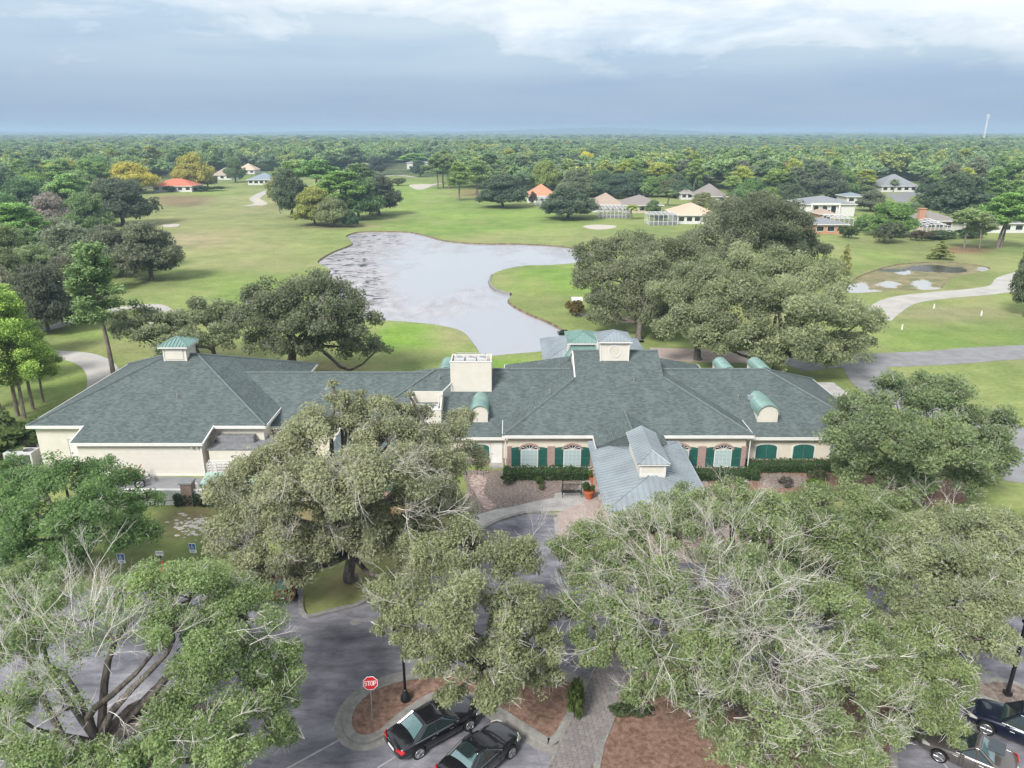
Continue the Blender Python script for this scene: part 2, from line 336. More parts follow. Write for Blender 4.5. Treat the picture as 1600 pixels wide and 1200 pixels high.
# ================================================================ GROUND
def grass_mat():
    m = bpy.data.materials.new('turf'); m.use_nodes = True; nt = m.node_tree; N = nt.nodes.new; L = nt.links.new; b = nt.nodes['Principled BSDF']
    b.inputs['Roughness'].default_value = .95; b.inputs['Specular IOR Level'].default_value = .1
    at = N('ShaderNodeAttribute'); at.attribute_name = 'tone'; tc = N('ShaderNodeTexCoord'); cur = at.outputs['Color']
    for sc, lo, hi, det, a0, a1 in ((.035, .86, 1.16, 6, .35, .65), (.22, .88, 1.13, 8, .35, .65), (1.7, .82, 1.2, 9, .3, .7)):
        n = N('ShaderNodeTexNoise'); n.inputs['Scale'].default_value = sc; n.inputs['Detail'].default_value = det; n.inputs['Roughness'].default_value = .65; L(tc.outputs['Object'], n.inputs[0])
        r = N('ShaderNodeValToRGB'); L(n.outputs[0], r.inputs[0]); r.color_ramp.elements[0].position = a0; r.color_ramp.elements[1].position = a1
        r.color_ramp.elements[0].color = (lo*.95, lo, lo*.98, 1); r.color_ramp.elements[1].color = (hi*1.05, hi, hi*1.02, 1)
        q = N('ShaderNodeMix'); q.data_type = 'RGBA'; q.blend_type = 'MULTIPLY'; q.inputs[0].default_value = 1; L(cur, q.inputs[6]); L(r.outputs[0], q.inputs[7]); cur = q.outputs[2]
    # worn straw-coloured patches
    n = N('ShaderNodeTexNoise'); n.inputs['Scale'].default_value = .06; n.inputs['Detail'].default_value = 8; n.inputs['Roughness'].default_value = .6; mp = N('ShaderNodeMapping'); mp.inputs['Scale'].default_value = (1, .6, 1); mp.inputs['Location'].default_value = (13, 7, 0); L(tc.outputs['Object'], mp.inputs[0]); L(mp.outputs[0], n.inputs[0])
    r = N('ShaderNodeValToRGB'); L(n.outputs[0], r.inputs[0]); r.color_ramp.elements[0].position = .50; r.color_ramp.elements[0].color = (0, 0, 0, 1); r.color_ramp.elements[1].position = .68; r.color_ramp.elements[1].color = (.5, .5, .5, 1)
    q = N('ShaderNodeMix'); q.data_type = 'RGBA'; L(r.outputs[0], q.inputs[0]); L(cur, q.inputs[6]); q.inputs[7].default_value = (.30, .27, .14, 1); cur = q.outputs[2]
    L(cur, b.inputs['Base Color'])
    n2 = N('ShaderNodeTexNoise'); n2.inputs['Scale'].default_value = 9; n2.inputs['Detail'].default_value = 6; L(tc.outputs['Object'], n2.inputs[0])
    bp = N('ShaderNodeBump'); bp.inputs['Strength'].default_value = .5; bp.inputs['Distance'].default_value = .06; L(n2.outputs[0], bp.inputs['Height']); L(bp.outputs[0], b.inputs['Normal'])
    return m
M['grass'] = grass_mat()
LAKE_PX = [(541,368),(560,362),(600,361),(640,362),(665,367),(690,374),(720,378),(760,380),(800,380),(850,382),(900,387),(925,395),(925,404),(905,410),(860,414),(820,415),(785,422),(768,430),(765,441),(775,452),(800,458),(795,470),(820,486),(860,503),(884,517),(893,531),(880,543),(845,549),(800,553),(762,556),(748,550),(738,535),(722,518),(690,509),(650,504),(610,501),(580,500),(545,492),(515,475),(498,450),(496,438),(515,422),(497,411),(501,404),(520,393),(541,385),(550,380),(545,373)]
POND_PX = [(1330,440),(1345,430),(1390,415),(1430,410),(1480,409),(1530,414),(1547,420),(1520,428),(1490,433),(1475,445),(1465,452),(1400,454),(1330,458),(1322,450)]
lake = gpoly(LAKE_PX, 4); pond = gpoly(POND_PX, 4)
def inside(poly, X, Y):
    P = np.array([(p.x, p.y) for p in poly]); r = np.zeros(len(X), bool); j = len(P)-1
    for i in range(len(P)):
        xi, yi = P[i]; xj, yj = P[j]
        c = ((yi > Y) != (yj > Y)) & (X < (xj-xi)*(Y-yi)/(yj-yi+1e-12)+xi); r ^= c; j = i
    return r
def to_px(X, Y, Z=0):
    cp, sp = math.cos(PITCH), math.sin(PITCH); h = CAM_H - Z
    d = Y*cp+h*sp; u = -Y*sp*-1
    up = Y*sp - h*cp
    return 800+FPX*X/d, 600-FPX*up/d
def terrain_z(X, Y):
    d = np.sqrt(X*X+Y*Y); t = np.clip((d-1300)/3800, 0, 1); t = t*t*(3-2*t)
    return t*3
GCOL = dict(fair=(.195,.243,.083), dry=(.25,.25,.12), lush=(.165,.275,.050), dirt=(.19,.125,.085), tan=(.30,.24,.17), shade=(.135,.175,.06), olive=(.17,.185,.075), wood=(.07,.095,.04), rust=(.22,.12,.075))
def tone(X, Y):
    px, py = to_px(X, Y)
    col = np.tile(np.array(GCOL['fair']), (len(X), 1))
    def mixin(w_, c): nonlocal col; w_ = np.clip(w_, 0, 1)[:, None]; col = col*(1-w_)+np.array(GCOL[c])*w_
    def ell(cx, cy, rx, ry, c, s=1., soft=.5):
        d = np.sqrt(((px-cx)/rx)**2+((py-cy)/ry)**2); ok = Y > 5
        mixin(np.where(ok, np.clip((1+soft/2-d)/soft, 0, 1)*s, 0), c)
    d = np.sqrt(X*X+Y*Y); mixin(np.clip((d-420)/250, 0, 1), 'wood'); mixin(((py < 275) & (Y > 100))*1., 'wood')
    ell(330,345,130,45,'dry',.55,.9); ell(360,385,120,22,'dry',.4,1); ell(300,375,60,12,'tan',.45,.9); ell(430,320,50,16,'dry',.6,.9)
    ell(285,312,46,11,'dirt',.75,.6); ell(300,298,60,8,'lush',.5,.9); ell(400,270,90,14,'lush',.3,.8)
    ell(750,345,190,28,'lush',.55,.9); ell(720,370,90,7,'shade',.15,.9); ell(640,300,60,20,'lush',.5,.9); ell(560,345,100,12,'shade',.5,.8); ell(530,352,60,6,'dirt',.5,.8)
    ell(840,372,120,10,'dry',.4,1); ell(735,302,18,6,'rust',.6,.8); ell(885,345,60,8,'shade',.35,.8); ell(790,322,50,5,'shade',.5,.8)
    ell(395,450,90,30,'lush',.35,.9); ell(400,415,90,10,'tan',.25,1)
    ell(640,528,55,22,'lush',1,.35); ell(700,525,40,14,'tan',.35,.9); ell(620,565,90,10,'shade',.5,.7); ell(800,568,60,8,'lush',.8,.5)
    ell(870,440,80,24,'lush',.75,.5); ell(930,520,90,25,'fair',.7,.8); ell(850,465,50,14,'olive',.4,.9)
    ell(1430,385,110,22,'olive',.5,.8); ell(1350,405,60,14,'lush',.4,.8); ell(1505,391,45,6,'rust',.8,.5); ell(1440,378,50,5,'shade',.5,.7)
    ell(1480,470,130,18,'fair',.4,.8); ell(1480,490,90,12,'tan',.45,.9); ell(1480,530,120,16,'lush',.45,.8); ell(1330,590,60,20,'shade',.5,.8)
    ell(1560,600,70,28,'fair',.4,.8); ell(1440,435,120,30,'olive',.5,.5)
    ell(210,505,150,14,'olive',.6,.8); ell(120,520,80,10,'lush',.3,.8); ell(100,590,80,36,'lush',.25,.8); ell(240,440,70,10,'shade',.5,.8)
    ell(200,545,150,12,'olive',.7,.8); ell(5,705,40,16,'tan',.9,.6)
    ell(350,575,200,20,'olive',.7,.8); ell(460,575,110,10,'dirt',.5,.8)
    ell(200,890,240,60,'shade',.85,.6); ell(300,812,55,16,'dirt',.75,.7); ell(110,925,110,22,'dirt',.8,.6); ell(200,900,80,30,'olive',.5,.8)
    ell(540,930,70,26,'olive',.9,.5); ell(560,800,150,60,'dirt',.7,.6); ell(600,840,60,40,'rust',.5,.6); ell(545,905,25,12,'dirt',.8,.6)
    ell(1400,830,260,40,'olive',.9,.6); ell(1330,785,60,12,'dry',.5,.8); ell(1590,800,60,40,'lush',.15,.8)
    return col
def build_ground():
    pts = []
    rnd = random.Random(5)
    ys = list(np.arange(-60, 20, 8)) + list(np.arange(20, 130, 2.2)); y = 130
    while y < 900: y *= 1.017; ys.append(y)
    for i, y in enumerate(ys):
        s = max(2.2, abs(y)*.017) if y > 18 else 8
        hw = max(abs(y), 20)*.86+70; n = int(hw/s)
        for k in range(-n, n+1): pts.append((k*s+(s/2 if i % 2 else 0)+rnd.uniform(-.2, .2)*s, y+rnd.uniform(-.15, .15)*s))
    for y in np.arange(1000, 14001, 500):
        for x in np.arange(-12000, 12001, 600): pts.append((x+rnd.uniform(-50, 50), y))
    for x in (-12000, -6000, -3000, -1400, 1400, 3000, 6000, 12000):
        for y in (-2000, -300, 0, 300, 600, 900): pts.append((x, y))
    for x in (-500, 0, 500): pts += [(x, -2000), (x, -400)]
    A = np.array(pts); keep = np.ones(len(A), bool)
    for P in (lake, pond):
        Q = offset_poly(P, -.9); keep &= ~inside(Q, A[:, 0], A[:, 1])
    pts = [Vector(p) for p in A[keep]]; nb = len(pts); edges = []
    for P in (lake, pond):
        n0 = len(pts); pts += [Vector((p.x, p.y)) for p in P]; edges += [(n0+i, n0+(i+1) % len(P)) for i in range(len(P))]
    v, e, f, _, _, _ = delaunay_2d_cdt(pts, edges, [], 0, 1e-5)
    V = np.array([(p.x, p.y) for p in v]); cen = np.array([V[list(t)].mean(0) for t in f])
    bad = inside(lake, cen[:, 0], cen[:, 1]) | inside(pond, cen[:, 0], cen[:, 1])
    F = [tuple(t) for t, b_ in zip(f, bad) if not b_]
    me = bpy.data.meshes.new('ground'); Z = terrain_z(V[:, 0], V[:, 1])
    me.from_pydata([(a, b_, c) for (a, b_), c in zip(V, Z)], [], F); me.materials.append(M['grass'])
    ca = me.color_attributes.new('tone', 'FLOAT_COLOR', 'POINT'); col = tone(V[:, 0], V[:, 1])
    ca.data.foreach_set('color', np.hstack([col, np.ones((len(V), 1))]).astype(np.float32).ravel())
    tag(link('ground', me), kind='structure')
build_ground()

# ---- lake: earth bank, film-covered water
M['bank'] = mat('earth_bank', (.16,.125,.08), .95, .1, 0, .35, .8)
def bank(name, P, depth):
    mb = MB(); n = len(P); Q = offset_poly(P, .35)
    mb.add([(p.x, p.y, .01) for p in P]+[(p.x, p.y, -depth-.1) for p in Q], [(i, (i+1) % n, n+(i+1) % n, n+i) for i in range(n)])
    tag(mb.build(name, M['bank']), kind='structure')
bank('lake_bank', lake, .4); bank('marsh_bank', pond, .3)
def water_mat():
    m = bpy.data.materials.new('lake_water'); m.use_nodes = True; nt = m.node_tree; N = nt.nodes.new; L = nt.links.new; b = nt.nodes['Principled BSDF']
    tc = N('ShaderNodeTexCoord')
    def noise(sc, det, loc=(0, 0, 0), st=(1, 1, 1), rough=.6, dist=0):
        mp = N('ShaderNodeMapping'); mp.inputs['Location'].default_value = loc; mp.inputs['Scale'].default_value = st; L(tc.outputs['Object'], mp.inputs[0])
        n = N('ShaderNodeTexNoise'); n.inputs['Scale'].default_value = sc; n.inputs['Detail'].default_value = det; n.inputs['Roughness'].default_value = rough; n.inputs['Distortion'].default_value = dist; L(mp.outputs[0], n.inputs[0]); return n.outputs[0]
    def rmp(x, st):
        r = N('ShaderNodeValToRGB'); L(x, r.inputs[0]); e = r.color_ramp.elements
        while len(e) < len(st): e.new(.5)
        for el, (p, c) in zip(e, st): el.position = p; el.color = (*c, 1) if isinstance(c, tuple) else (c, c, c, 1)
        return r.outputs[0]
    at = N('ShaderNodeAttribute'); at.attribute_name = 'film'
    # floating film: everywhere thin, thick towards the upper left shore
    add = N('ShaderNodeMath'); add.operation = 'ADD'; L(noise(.09, 9, (3, 1, 0), (1, .55, 1), .65, .6), add.inputs[0]); L(at.outputs['Fac'], add.inputs[1])
    film = rmp(add.outputs[0], [(.50, 0.), (.62, .55), (.80, 1.)])
    fcol = rmp(noise(.35, 8, (9, 4, 0), (1, .5, 1), .7, .8), [(.35, (.25, .24, .245)), (.55, (.37, .355, .37)), (.7, (.45, .44, .455))])
    q = N('ShaderNodeMix'); q.data_type = 'RGBA'; L(film, q.inputs[0]); q.inputs[6].default_value = (.33, .34, .37, 1); L(fcol, q.inputs[7])
    # dark leads in the thick film
    gate = N('ShaderNodeMath'); gate.operation = 'MULTIPLY'; L(rmp(noise(.16, 5, (2, 8, 0), (1.6, 3.2, 1), .6, 1.8), [(.545, 0.), (.58, 1.)]), gate.inputs[0]); L(rmp(at.outputs['Fac'], [(.20, 0.), (.30, 1.)]), gate.inputs[1])
    q2 = N('ShaderNodeMix'); q2.data_type = 'RGBA'; L(gate.outputs[0], q2.inputs[0]); L(q.outputs[2], q2.inputs[6]); q2.inputs[7].default_value = (.02, .022, .02, 1); L(q2.outputs[2], b.inputs['Base Color'])
    rr = N('ShaderNodeMapRange'); L(film, rr.inputs[0]); rr.inputs[3].default_value = .07; rr.inputs[4].default_value = .42; L(rr.outputs[0], b.inputs['Roughness'])
    b.inputs['IOR'].default_value = 1.33; b.inputs['Specular IOR Level'].default_value = .5
    bp = N('ShaderNodeBump'); bp.inputs['Strength'].default_value = .12; bp.inputs['Distance'].default_value = .05; L(noise(1.2, 4, (0, 0, 0), (1, 2.5, 1)), bp.inputs['Height']); L(bp.outputs[0], b.inputs['Normal'])
    return m
def build_lake():
    Q = offset_poly(lake, -.6); xs = [p.x for p in Q]; ys = [p.y for p in Q]
    pts = [Vector((p.x, p.y)) for p in Q]; edges = [(i, (i+1) % len(Q)) for i in range(len(Q))]
    g = [(x, y) for x in np.arange(min(xs), max(xs), 4) for y in np.arange(min(ys), max(ys), 4)]; A = np.array(g); ok = inside(Q, A[:, 0], A[:, 1])
    pts += [Vector(p) for p in A[ok]]
    v, e, f, _, _, _ = delaunay_2d_cdt(pts, edges, [], 1, 1e-5)
    V = np.array([(p.x, p.y) for p in v]); me = bpy.data.meshes.new('lake_water'); me.from_pydata([(a, b, -.34) for a, b in V], [], [tuple(t) for t in f])
    px, py = to_px(V[:, 0], V[:, 1])
    def g_(cx, cy, rx, ry): return np.exp(-((px-cx)/rx)**2-((py-cy)/ry)**2)
    film = .42*g_(545,415,62,42)+.30*g_(590,372,90,16)+.25*g_(560,455,60,30)+.12*g_(640,480,90,25)+.14*g_(860,388,60,8)+.10*g_(730,470,60,30)-.12*g_(700,425,90,20)
    a = me.attributes.new('film', 'FLOAT', 'POINT'); a.data.foreach_set('value', film.astype(np.float32)); me.materials.append(water_mat())
    tag(link('lake_water', me), kind='structure')
build_lake()
# ---- marshy pond right
M['marsh'] = mat('brown_marsh_plants', (.11,.13,.045), .95, .1, 0, 0, .35, .8, 6, detail=12, col2=(.27,.21,.12))
M['pool'] = mat('still_dark_pool', (.02, .022, .018), .05, .6, 0, 0)
M['skyshallows'] = mat('shallow_water_painted_sky', (.50, .50, .49), .18, .6, 0, 0, .5, .05, 4, detail=9, col2=(.62, .62, .62), stretch=(1, .5, 1))  # water paled in its colour to look like reflected sky
def marsh_mat():
    m = M['marsh']; nt = m.node_tree; N = nt.nodes.new; L = nt.links.new; b = nt.nodes['Principled BSDF']; src = b.inputs['Base Color'].links[0].from_socket; tc = N('ShaderNodeTexCoord')
    def layer(attr, scale, col, rough, cur, curr):
        at = N('ShaderNodeAttribute'); at.attribute_name = attr; mp = N('ShaderNodeMapping'); mp.inputs['Scale'].default_value = (1, .45, 1); mp.inputs['Location'].default_value = (scale*9, 0, 0); L(tc.outputs['Object'], mp.inputs[0]); n = N('ShaderNodeTexNoise'); n.inputs['Scale'].default_value = scale; n.inputs['Detail'].default_value = 10; n.inputs['Roughness'].default_value = .68; L(mp.outputs[0], n.inputs[0])
        ad = N('ShaderNodeMath'); ad.operation = 'ADD'; L(at.outputs['Fac'], ad.inputs[0]); L(n.outputs[0], ad.inputs[1]); r = N('ShaderNodeValToRGB'); L(ad.outputs[0], r.inputs[0]); r.color_ramp.elements[0].position = .75; r.color_ramp.elements[1].position = .82
        q = N('ShaderNodeMix'); q.data_type = 'RGBA'; L(r.outputs[0], q.inputs[0]); L(cur, q.inputs[6]); q.inputs[7].default_value = (*col, 1); q2 = N('ShaderNodeMix'); L(r.outputs[0], q2.inputs[0])
        if isinstance(curr, float): q2.inputs[2].default_value = curr
        else: L(curr, q2.inputs[2])
        q2.inputs[3].default_value = rough; return q.outputs[2], q2.outputs[0]
    c, r_ = layer('pale', .5, (.42, .42, .42), .2, src, .95); c, r_ = layer('dark', .4, (.02, .022, .018), .06, c, r_); L(c, b.inputs['Base Color']); L(r_, b.inputs['Roughness']); b.inputs['Specular IOR Level'].default_value = .5  # pale patches carry the sky's reflection on the water in their colour
marsh_mat()
def build_marsh():
    Q = offset_poly(pond, -.5); xs = [p.x for p in Q]; ys = [p.y for p in Q]; A = np.array([(x, y) for x in np.arange(min(xs), max(xs), 1.1) for y in np.arange(min(ys), max(ys), 1.1)])
    pts = [Vector((p.x, p.y)) for p in Q]; n0 = len(pts); pts += [Vector(p) for p in A[inside(Q, A[:, 0], A[:, 1])]]
    v, e, f, _, _, _ = delaunay_2d_cdt(pts, [(i, (i+1) % n0) for i in range(n0)], [], 1, 1e-5); V = np.array([(p.x, p.y) for p in v]); px, py = to_px(V[:, 0], V[:, 1])
    me = bpy.data.meshes.new('marsh'); me.from_pydata([(a, b, -.2) for a, b in V], [], [tuple(t) for t in f])
    g_ = lambda cx, cy, rx, ry: np.exp(-((px-cx)/rx)**2-((py-cy)/ry)**2)
    pale = .75*g_(1340,449,17,8)+.6*g_(1362,455,24,3)+.7*g_(1412,424,14,5)+.7*g_(1388,443,16,6)+.7*g_(1440,442,16,6)+.6*g_(1462,450,22,3)+.6*g_(1537,418,12,4)
    dark = .8*g_(1455,418,34,5)+.7*g_(1490,421,20,4)+.55*g_(1395,421,22,3)
    for nm, arr in (('pale', pale), ('dark', dark)): a = me.attributes.new(nm, 'FLOAT', 'POINT'); a.data.foreach_set('value', arr.astype(np.float32))
    me.materials.append(M['marsh']); tag(link('marsh', me), kind='structure')
build_marsh()
# ---- paths, roads
M['cartpath'] = mat('pale_cart_path', (.40,.38,.35), .9, .2, 0, .12, .4, .15, 20)
ribbon('cart_path', [(1364,498),(1385,482),(1412,469),(1470,461),(1530,456),(1570,449),(1582,436),(1620,425)], 5.2, .02, M['cartpath'])
ribbon('cart_path', [(1230,570),(1300,563),(1360,563),(1420,561),(1480,558),(1540,553),(1640,548)], 6.0, .02, M['asphalt_cart'])
ribbon('cart_path', [(1330,556),(1352,575),(1372,600),(1405,622),(1460,640),(1520,655),(1555,672),(1590,700),(1640,760)], 5.6, .026, M['asphalt_cart'], 6.5)
ribbon('cart_path', [(903,491),(940,494),(980,498),(1022,503)], 1.5, .02, M['cartpath'])
ribbon('cart_path', [(-40,556),(30,553),(80,554),(125,558),(152,570),(163,590),(158,620),(140,650)], 3.6, .02, M['cartpath'])
ribbon('cart_path', [(-40,530),(70,514),(130,496),(190,482),(240,478),(262,490)], 2.6, .02, M['cartpath'])
ribbon('cart_path', [(436,294),(415,300),(398,310),(405,318),(385,322)], 4.5, .03, M['cartpath'])
ribbon('cart_path', [(690,286),(670,290),(652,295)], 5, .03, M['cartpath'])
ribbon('cart_path', [(590,277),(620,274),(650,277)], 4, .03, M['cartpath'])
tag(sheet('residential_road', gpoly([(1384,303),(1400,302),(1440,299),(1436,304),(1424,308),(1418,318),(1402,316),(1392,308)]), .03, M['asphalt_cart']), kind='structure')
tag(sheet('rear_patio', gpoly([(1015,543),(1130,547),(1225,553),(1215,566),(1130,568),(1018,562)], sm=False), .018, M['pink_pave']), kind='structure')
for px in ([(912,353),(935,351),(962,353),(957,357),(935,359),(918,357)], [(254,351),(278,350),(277,354),(256,355)], [(222,482),(245,486),(252,500),(232,505)], [(640,289),(675,288),(665,295),(650,296)], [(398,308),(418,318),(402,321)]):
    tag(sheet('sand_bunker', gpoly(px), .035, M['sand']), kind='structure')

# ---- asphalt, islands with curbs
lot = [(-70, 8), (75, 8), (75, 30), (60, 38.5), (34, 43), (20, 44.0), (12.5, 43.9), (3.4, 43.9), (3.4, 50.3)]
lot = [Vector(p) for p in lot]
lot += [Vector((p.x, p.y)) for p in (G(835,801), G(800,807), G(765,820), G(738,838), G(712,853), G(670,880), G(625,905))]
lot += [Vector((p.x, p.y)) for p in (G(590, 925), G(560, 945), G(520, 955), G(476, 963), G(470, 925), G(474, 880), G(400, 878), G(380, 905), G(300, 905), G(200, 915), G(110, 930), G(0, 950), G(-300, 985))]
tag(sheet('parking_lot', lot, .012, M['asphalt']), kind='structure')
def island(px, soil, h=.14, wd=.32, name='planting_island', world=False):
    P = [Vector(p) for p in px] if world else gpoly(px, 4)
    if world:
        A = sum(P[i].x*P[(i+1)%len(P)].y-P[(i+1)%len(P)].x*P[i].y for i in range(len(P)))
        if A < 0: P.reverse()
    Q = offset_poly(P, wd); n = len(P); mb = MB()
    vs = [(p.x, p.y, 0) for p in P]+[(p.x, p.y, h) for p in P]+[(p.x, p.y, h) for p in Q]+[(p.x, p.y, h-.05) for p in Q]
    fs = []
    for k in range(3): fs += [(k*n+i, k*n+(i+1) % n, (k+1)*n+(i+1) % n, (k+1)*n+i) for i in range(n)]
    mb.add(vs, fs); tag(mb.build('curb', M['curb']), kind='structure')
    tag(sheet(name, offset_poly(P, wd-.01), h-.03, M[soil]), kind='structure'); return P
isl = island([(540,1150),(537,1122),(552,1096),(585,1072),(640,1056),(720,1048),(800,1045),(868,1052),(915,1078),(892,1132),(878,1156),(858,1168),(838,1158),(760,1108),(735,1095),(690,1090),(640,1118),(600,1152),(565,1163)], 'mulch', wd=.45, name='mulch_bed')
island([(972,1012),(1060,1025),(1180,1035),(1330,1050),(1400,1090),(1432,1125),(1400,1180),(1380,1290),(945,1290),(925,1215),(950,1110)], 'mulch', name='mulch_bed')
island([(1500,1075),(1560,1062),(1620,1085),(1640,1130),(1560,1105)], 'greymulch', name='mulch_bed')
# concrete gutter pan round the stop-sign island
P = offset_poly(isl, -.42); mb = MB(); n = len(isl)
mb.add([(p.x, p.y, .018) for p in isl]+[(p.x, p.y, .018) for p in P], [(i, n+i, n+(i+1) % n, (i+1) % n) for i in range(n)]); tag(mb.build('gutter', M['curb']), kind='structure')
# curb along the building side of the lot
edge = lot[8:]
def wall_strip(name, cl, w_, h, m_, z0=0):
    Lp, Rp = ribbon_pts(cl, w_); k = len(cl); mb = MB()
    vs = [(p.x, p.y, z0) for p in Lp]+[(p.x, p.y, h) for p in Lp]+[(p.x, p.y, h) for p in Rp]+[(p.x, p.y, z0) for p in Rp]
    fs = []
    for j in range(3): fs += [(j*k+i, (j+1)*k+i, (j+1)*k+i+1, j*k+i+1) for i in range(k-1)]
    mb.add(vs, fs); return mb.build(name, m_)
tag(wall_strip('curb', smooth_poly(edge, 4, False), .3, .13, M['curb']), kind='structure')
tag(wall_strip('curb', smooth_poly([Vector((75.2, 30.2)), Vector((60, 38.7)), Vector((34, 43.2)), Vector((20, 44.3)), Vector((16.7, 44.1))], 4, False), .3, .13, M['curb']), kind='structure')
M['pinkdirt'] = mat('pinkish_bare_dirt', (.22,.14,.11), .95, .1, 0, 0, 3, .6, 20, detail=12, col2=(.50,.42,.38))
# sidewalk round the drop-off
walk = gpoly([(700,832),(722,822),(745,805),(772,797),(800,792),(835,784),(866,778),(868,771),(900,766),(910,752),(935,752),(948,800),(868,799),(835,801),(800,807),(765,820),(738,838),(715,852),(690,862)], sm=False)
tag(sheet('sidewalk', walk, .03, M['concrete']), kind='structure')
tag(sheet('entrance_paving', [(3.4, 43.8), (16.5, 43.8), (16.5, 57.9), (6.2, 57.9), (6.2, 53), (3.4, 50.8)], .036, M['pink_pave']), kind='structure')
tag(sheet('flush_band', [(3.2, 43.8), (3.45, 43.8), (3.45, 50.8), (3.2, 50.8)], .04, M['concrete']), kind='structure')
tag(sheet('mulch_bed', gpoly([(700,822),(725,790),(730,760),(722,735),(790,735),(930,738),(930,768),(898,768),(872,772),(868,785),(800,800),(770,806),(742,815),(715,835)], sm=False), .024, M['greymulch']), kind='structure')
tag(sheet('mulch_bed', gpoly([(1090,760),(1160,741),(1330,738),(1500,750),(1505,785),(1420,790),(1370,772),(1300,768),(1200,772),(1140,778)]), .024, M['mulch']), kind='structure')
tag(sheet('gravel_patch', gpoly([(1185,743),(1240,742),(1262,750),(1255,760),(1200,762)]), .032, M['greymulch']), kind='structure')
tag(sheet('bare_sand', gpoly([(742,742),(760,748),(756,770),(775,790),(757,795),(742,770),(733,752)]), .030, M['pinkdirt']), kind='structure')
tag(sheet('service_yard', [G(140,742).xy, G(330,747).xy, G(345,708).xy, G(470,700).xy, G(520,770).xy, G(350,770).xy, G(120,772).xy], .02, M['asphalt_cart']), kind='structure')
# faint bay lines and crosswalk band
M['oldpaint'] = mat('worn_white_paint', (.25,.25,.26), .8, .3, 0, 0, 2.2, col2=(.40,.40,.41), detail=9)
def line(a, b, w_=.1):
    a, b = G(*a).xy, G(*b).xy; t = (b-a).normalized(); n_ = Vector((-t.y, t.x))*w_/2
    tag(sheet('painted_line', [a-n_, b-n_, b+n_, a+n_], .016, M['oldpaint']), kind='structure')
line((445,1203),(533,1155)); line((590,1200),(655,1160), .09); line((760,1110),(838,1168), .1)
line((140,1000),(120,930)); line((235,990),(212,922)); line((330,985),(300,915)); line((1480,1200),(1440,1155))

# ---- brick paver walk through the mulch
def pavers():
    D = Vector((.43, 1)).normalized(); X_ = Vector((D.y, -D.x)); o = Vector((2.95, 27.0)); wd, ln = .305, .285
    root = empty('paver_walk', (0, 0, 0)); tag(root, kind='structure')
    tag(sheet('joint_sand', [(o-X_*.98-D*4), (o+X_*.98-D*4), (o+X_*.98+D*15), (o-X_*.98+D*15)], .135, M['greymulch'], root))
    mats = [mat('paver_stone', c, .9, .2, 0, .2, 8) for c in ((.22,.20,.20), (.24,.22,.215), (.20,.185,.185))]
    ms = []
    for m_ in mats:
        b = MB(); b.box(-wd/2+.012, wd/2-.012, -ln/2+.012, ln/2-.012, -.04, .0); b.v[4:8] = [(x*.96, y*.96, z) for x, y, z in b.v[4:8]]
        ms.append(b.mesh('paver', m_))
    r = random.Random(2); rows = []
    for j in range(-10, 50):
        for i in range(6):
            off = (.5 if j % 2 else 0)*wd; u = (i-2.5)*wd+off-wd/4
            if abs(u) > .9: continue
            rows.append((j, u))
    rest = MB(); k = 0; ang = math.atan2(D.y, D.x)-math.pi/2
    for j, u in rows:
        p = o+X_*u+D*(j*ln)
        if -4 <= j < 45 and k < 290:
            q = link('paver', ms[r.randrange(3)], root); q.location = (p.x, p.y, .152+r.uniform(-.004, .004)); q.rotation_euler = (r.uniform(-.01, .01), r.uniform(-.01, .01), ang+r.uniform(-.015, .015)); k += 1
        else:
            rest.box(-wd/2+.012, wd/2-.012, -ln/2+.012, ln/2-.012, -.04, 0, Matrix.Translation((p.x, p.y, .152)) @ Matrix.Rotation(ang, 4, 'Z'))
    tag(rest.build('far_pavers', mats[0], root), kind='stuff')
    for s in (-1, 1):
        cl = [o+X_*s*.99-D*4, o+X_*s*.99+D*14.6]; q = wall_strip('edging', cl, .1, .16, M['curb']); q.parent = root
pavers()
# ---- pale stones in the grass by the service wall
def stones():
    r = random.Random(8); mb = MB()
    for k in range(90):
        px = r.gauss(300, 17); py = r.gauss(824, 8); p = G(px, py); s = r.uniform(.05, .17)
        vs = []; n_ = 7
        for i in range(n_): t = 2*math.pi*i/n_; rr = s*r.uniform(.6, 1.2); vs.append((p.x+rr*1.5*math.cos(t), p.y+rr*math.sin(t), .01))
        vs.append((p.x, p.y, .05+s*.25)); mb.add(vs, [(i, (i+1) % n_, n_) for i in range(n_)])
    tag(mb.build('scattered_stones', M['litter']), 'pale stones scattered in the grass below the white service wall', 'stones', kind='stuff')
stones()

# ---- hills on the horizon
def hills():
    xs = np.linspace(-6500, 6500, 140); mb = MB(); vs = []
    for x in xs:
        h = 12+9*math.sin(x/900+1)+5*math.sin(x/370)
        h += 34*math.exp(-((x-900)/900)**2)+20*math.exp(-((x+1500)/1100)**2)+10*math.exp(-((x-3300)/1100)**2)+2.5*math.sin(x/61)+1.7*math.sin(x/27)
        vs.append((x, h+12))
    n = len(vs)
    rows = [(6200, 0), (6600, .75), (7000, 1), (7500, .8), (8200, 0)]
    P = [(x, y+120*math.sin(x/700), 5+(h-5)*f) for y, f in rows for x, h in vs]
    mb.add(P, [(k*n+i, k*n+i+1, (k+1)*n+i+1, (k+1)*n+i) for k in range(len(rows)-1) for i in range(n-1)])
    tag(mb.build('distant_hills', mat('wooded_hillside', (.04,.07,.03), .95, .1, 0, .35, .02, .8, .05), None, True), kind='structure')
hills()
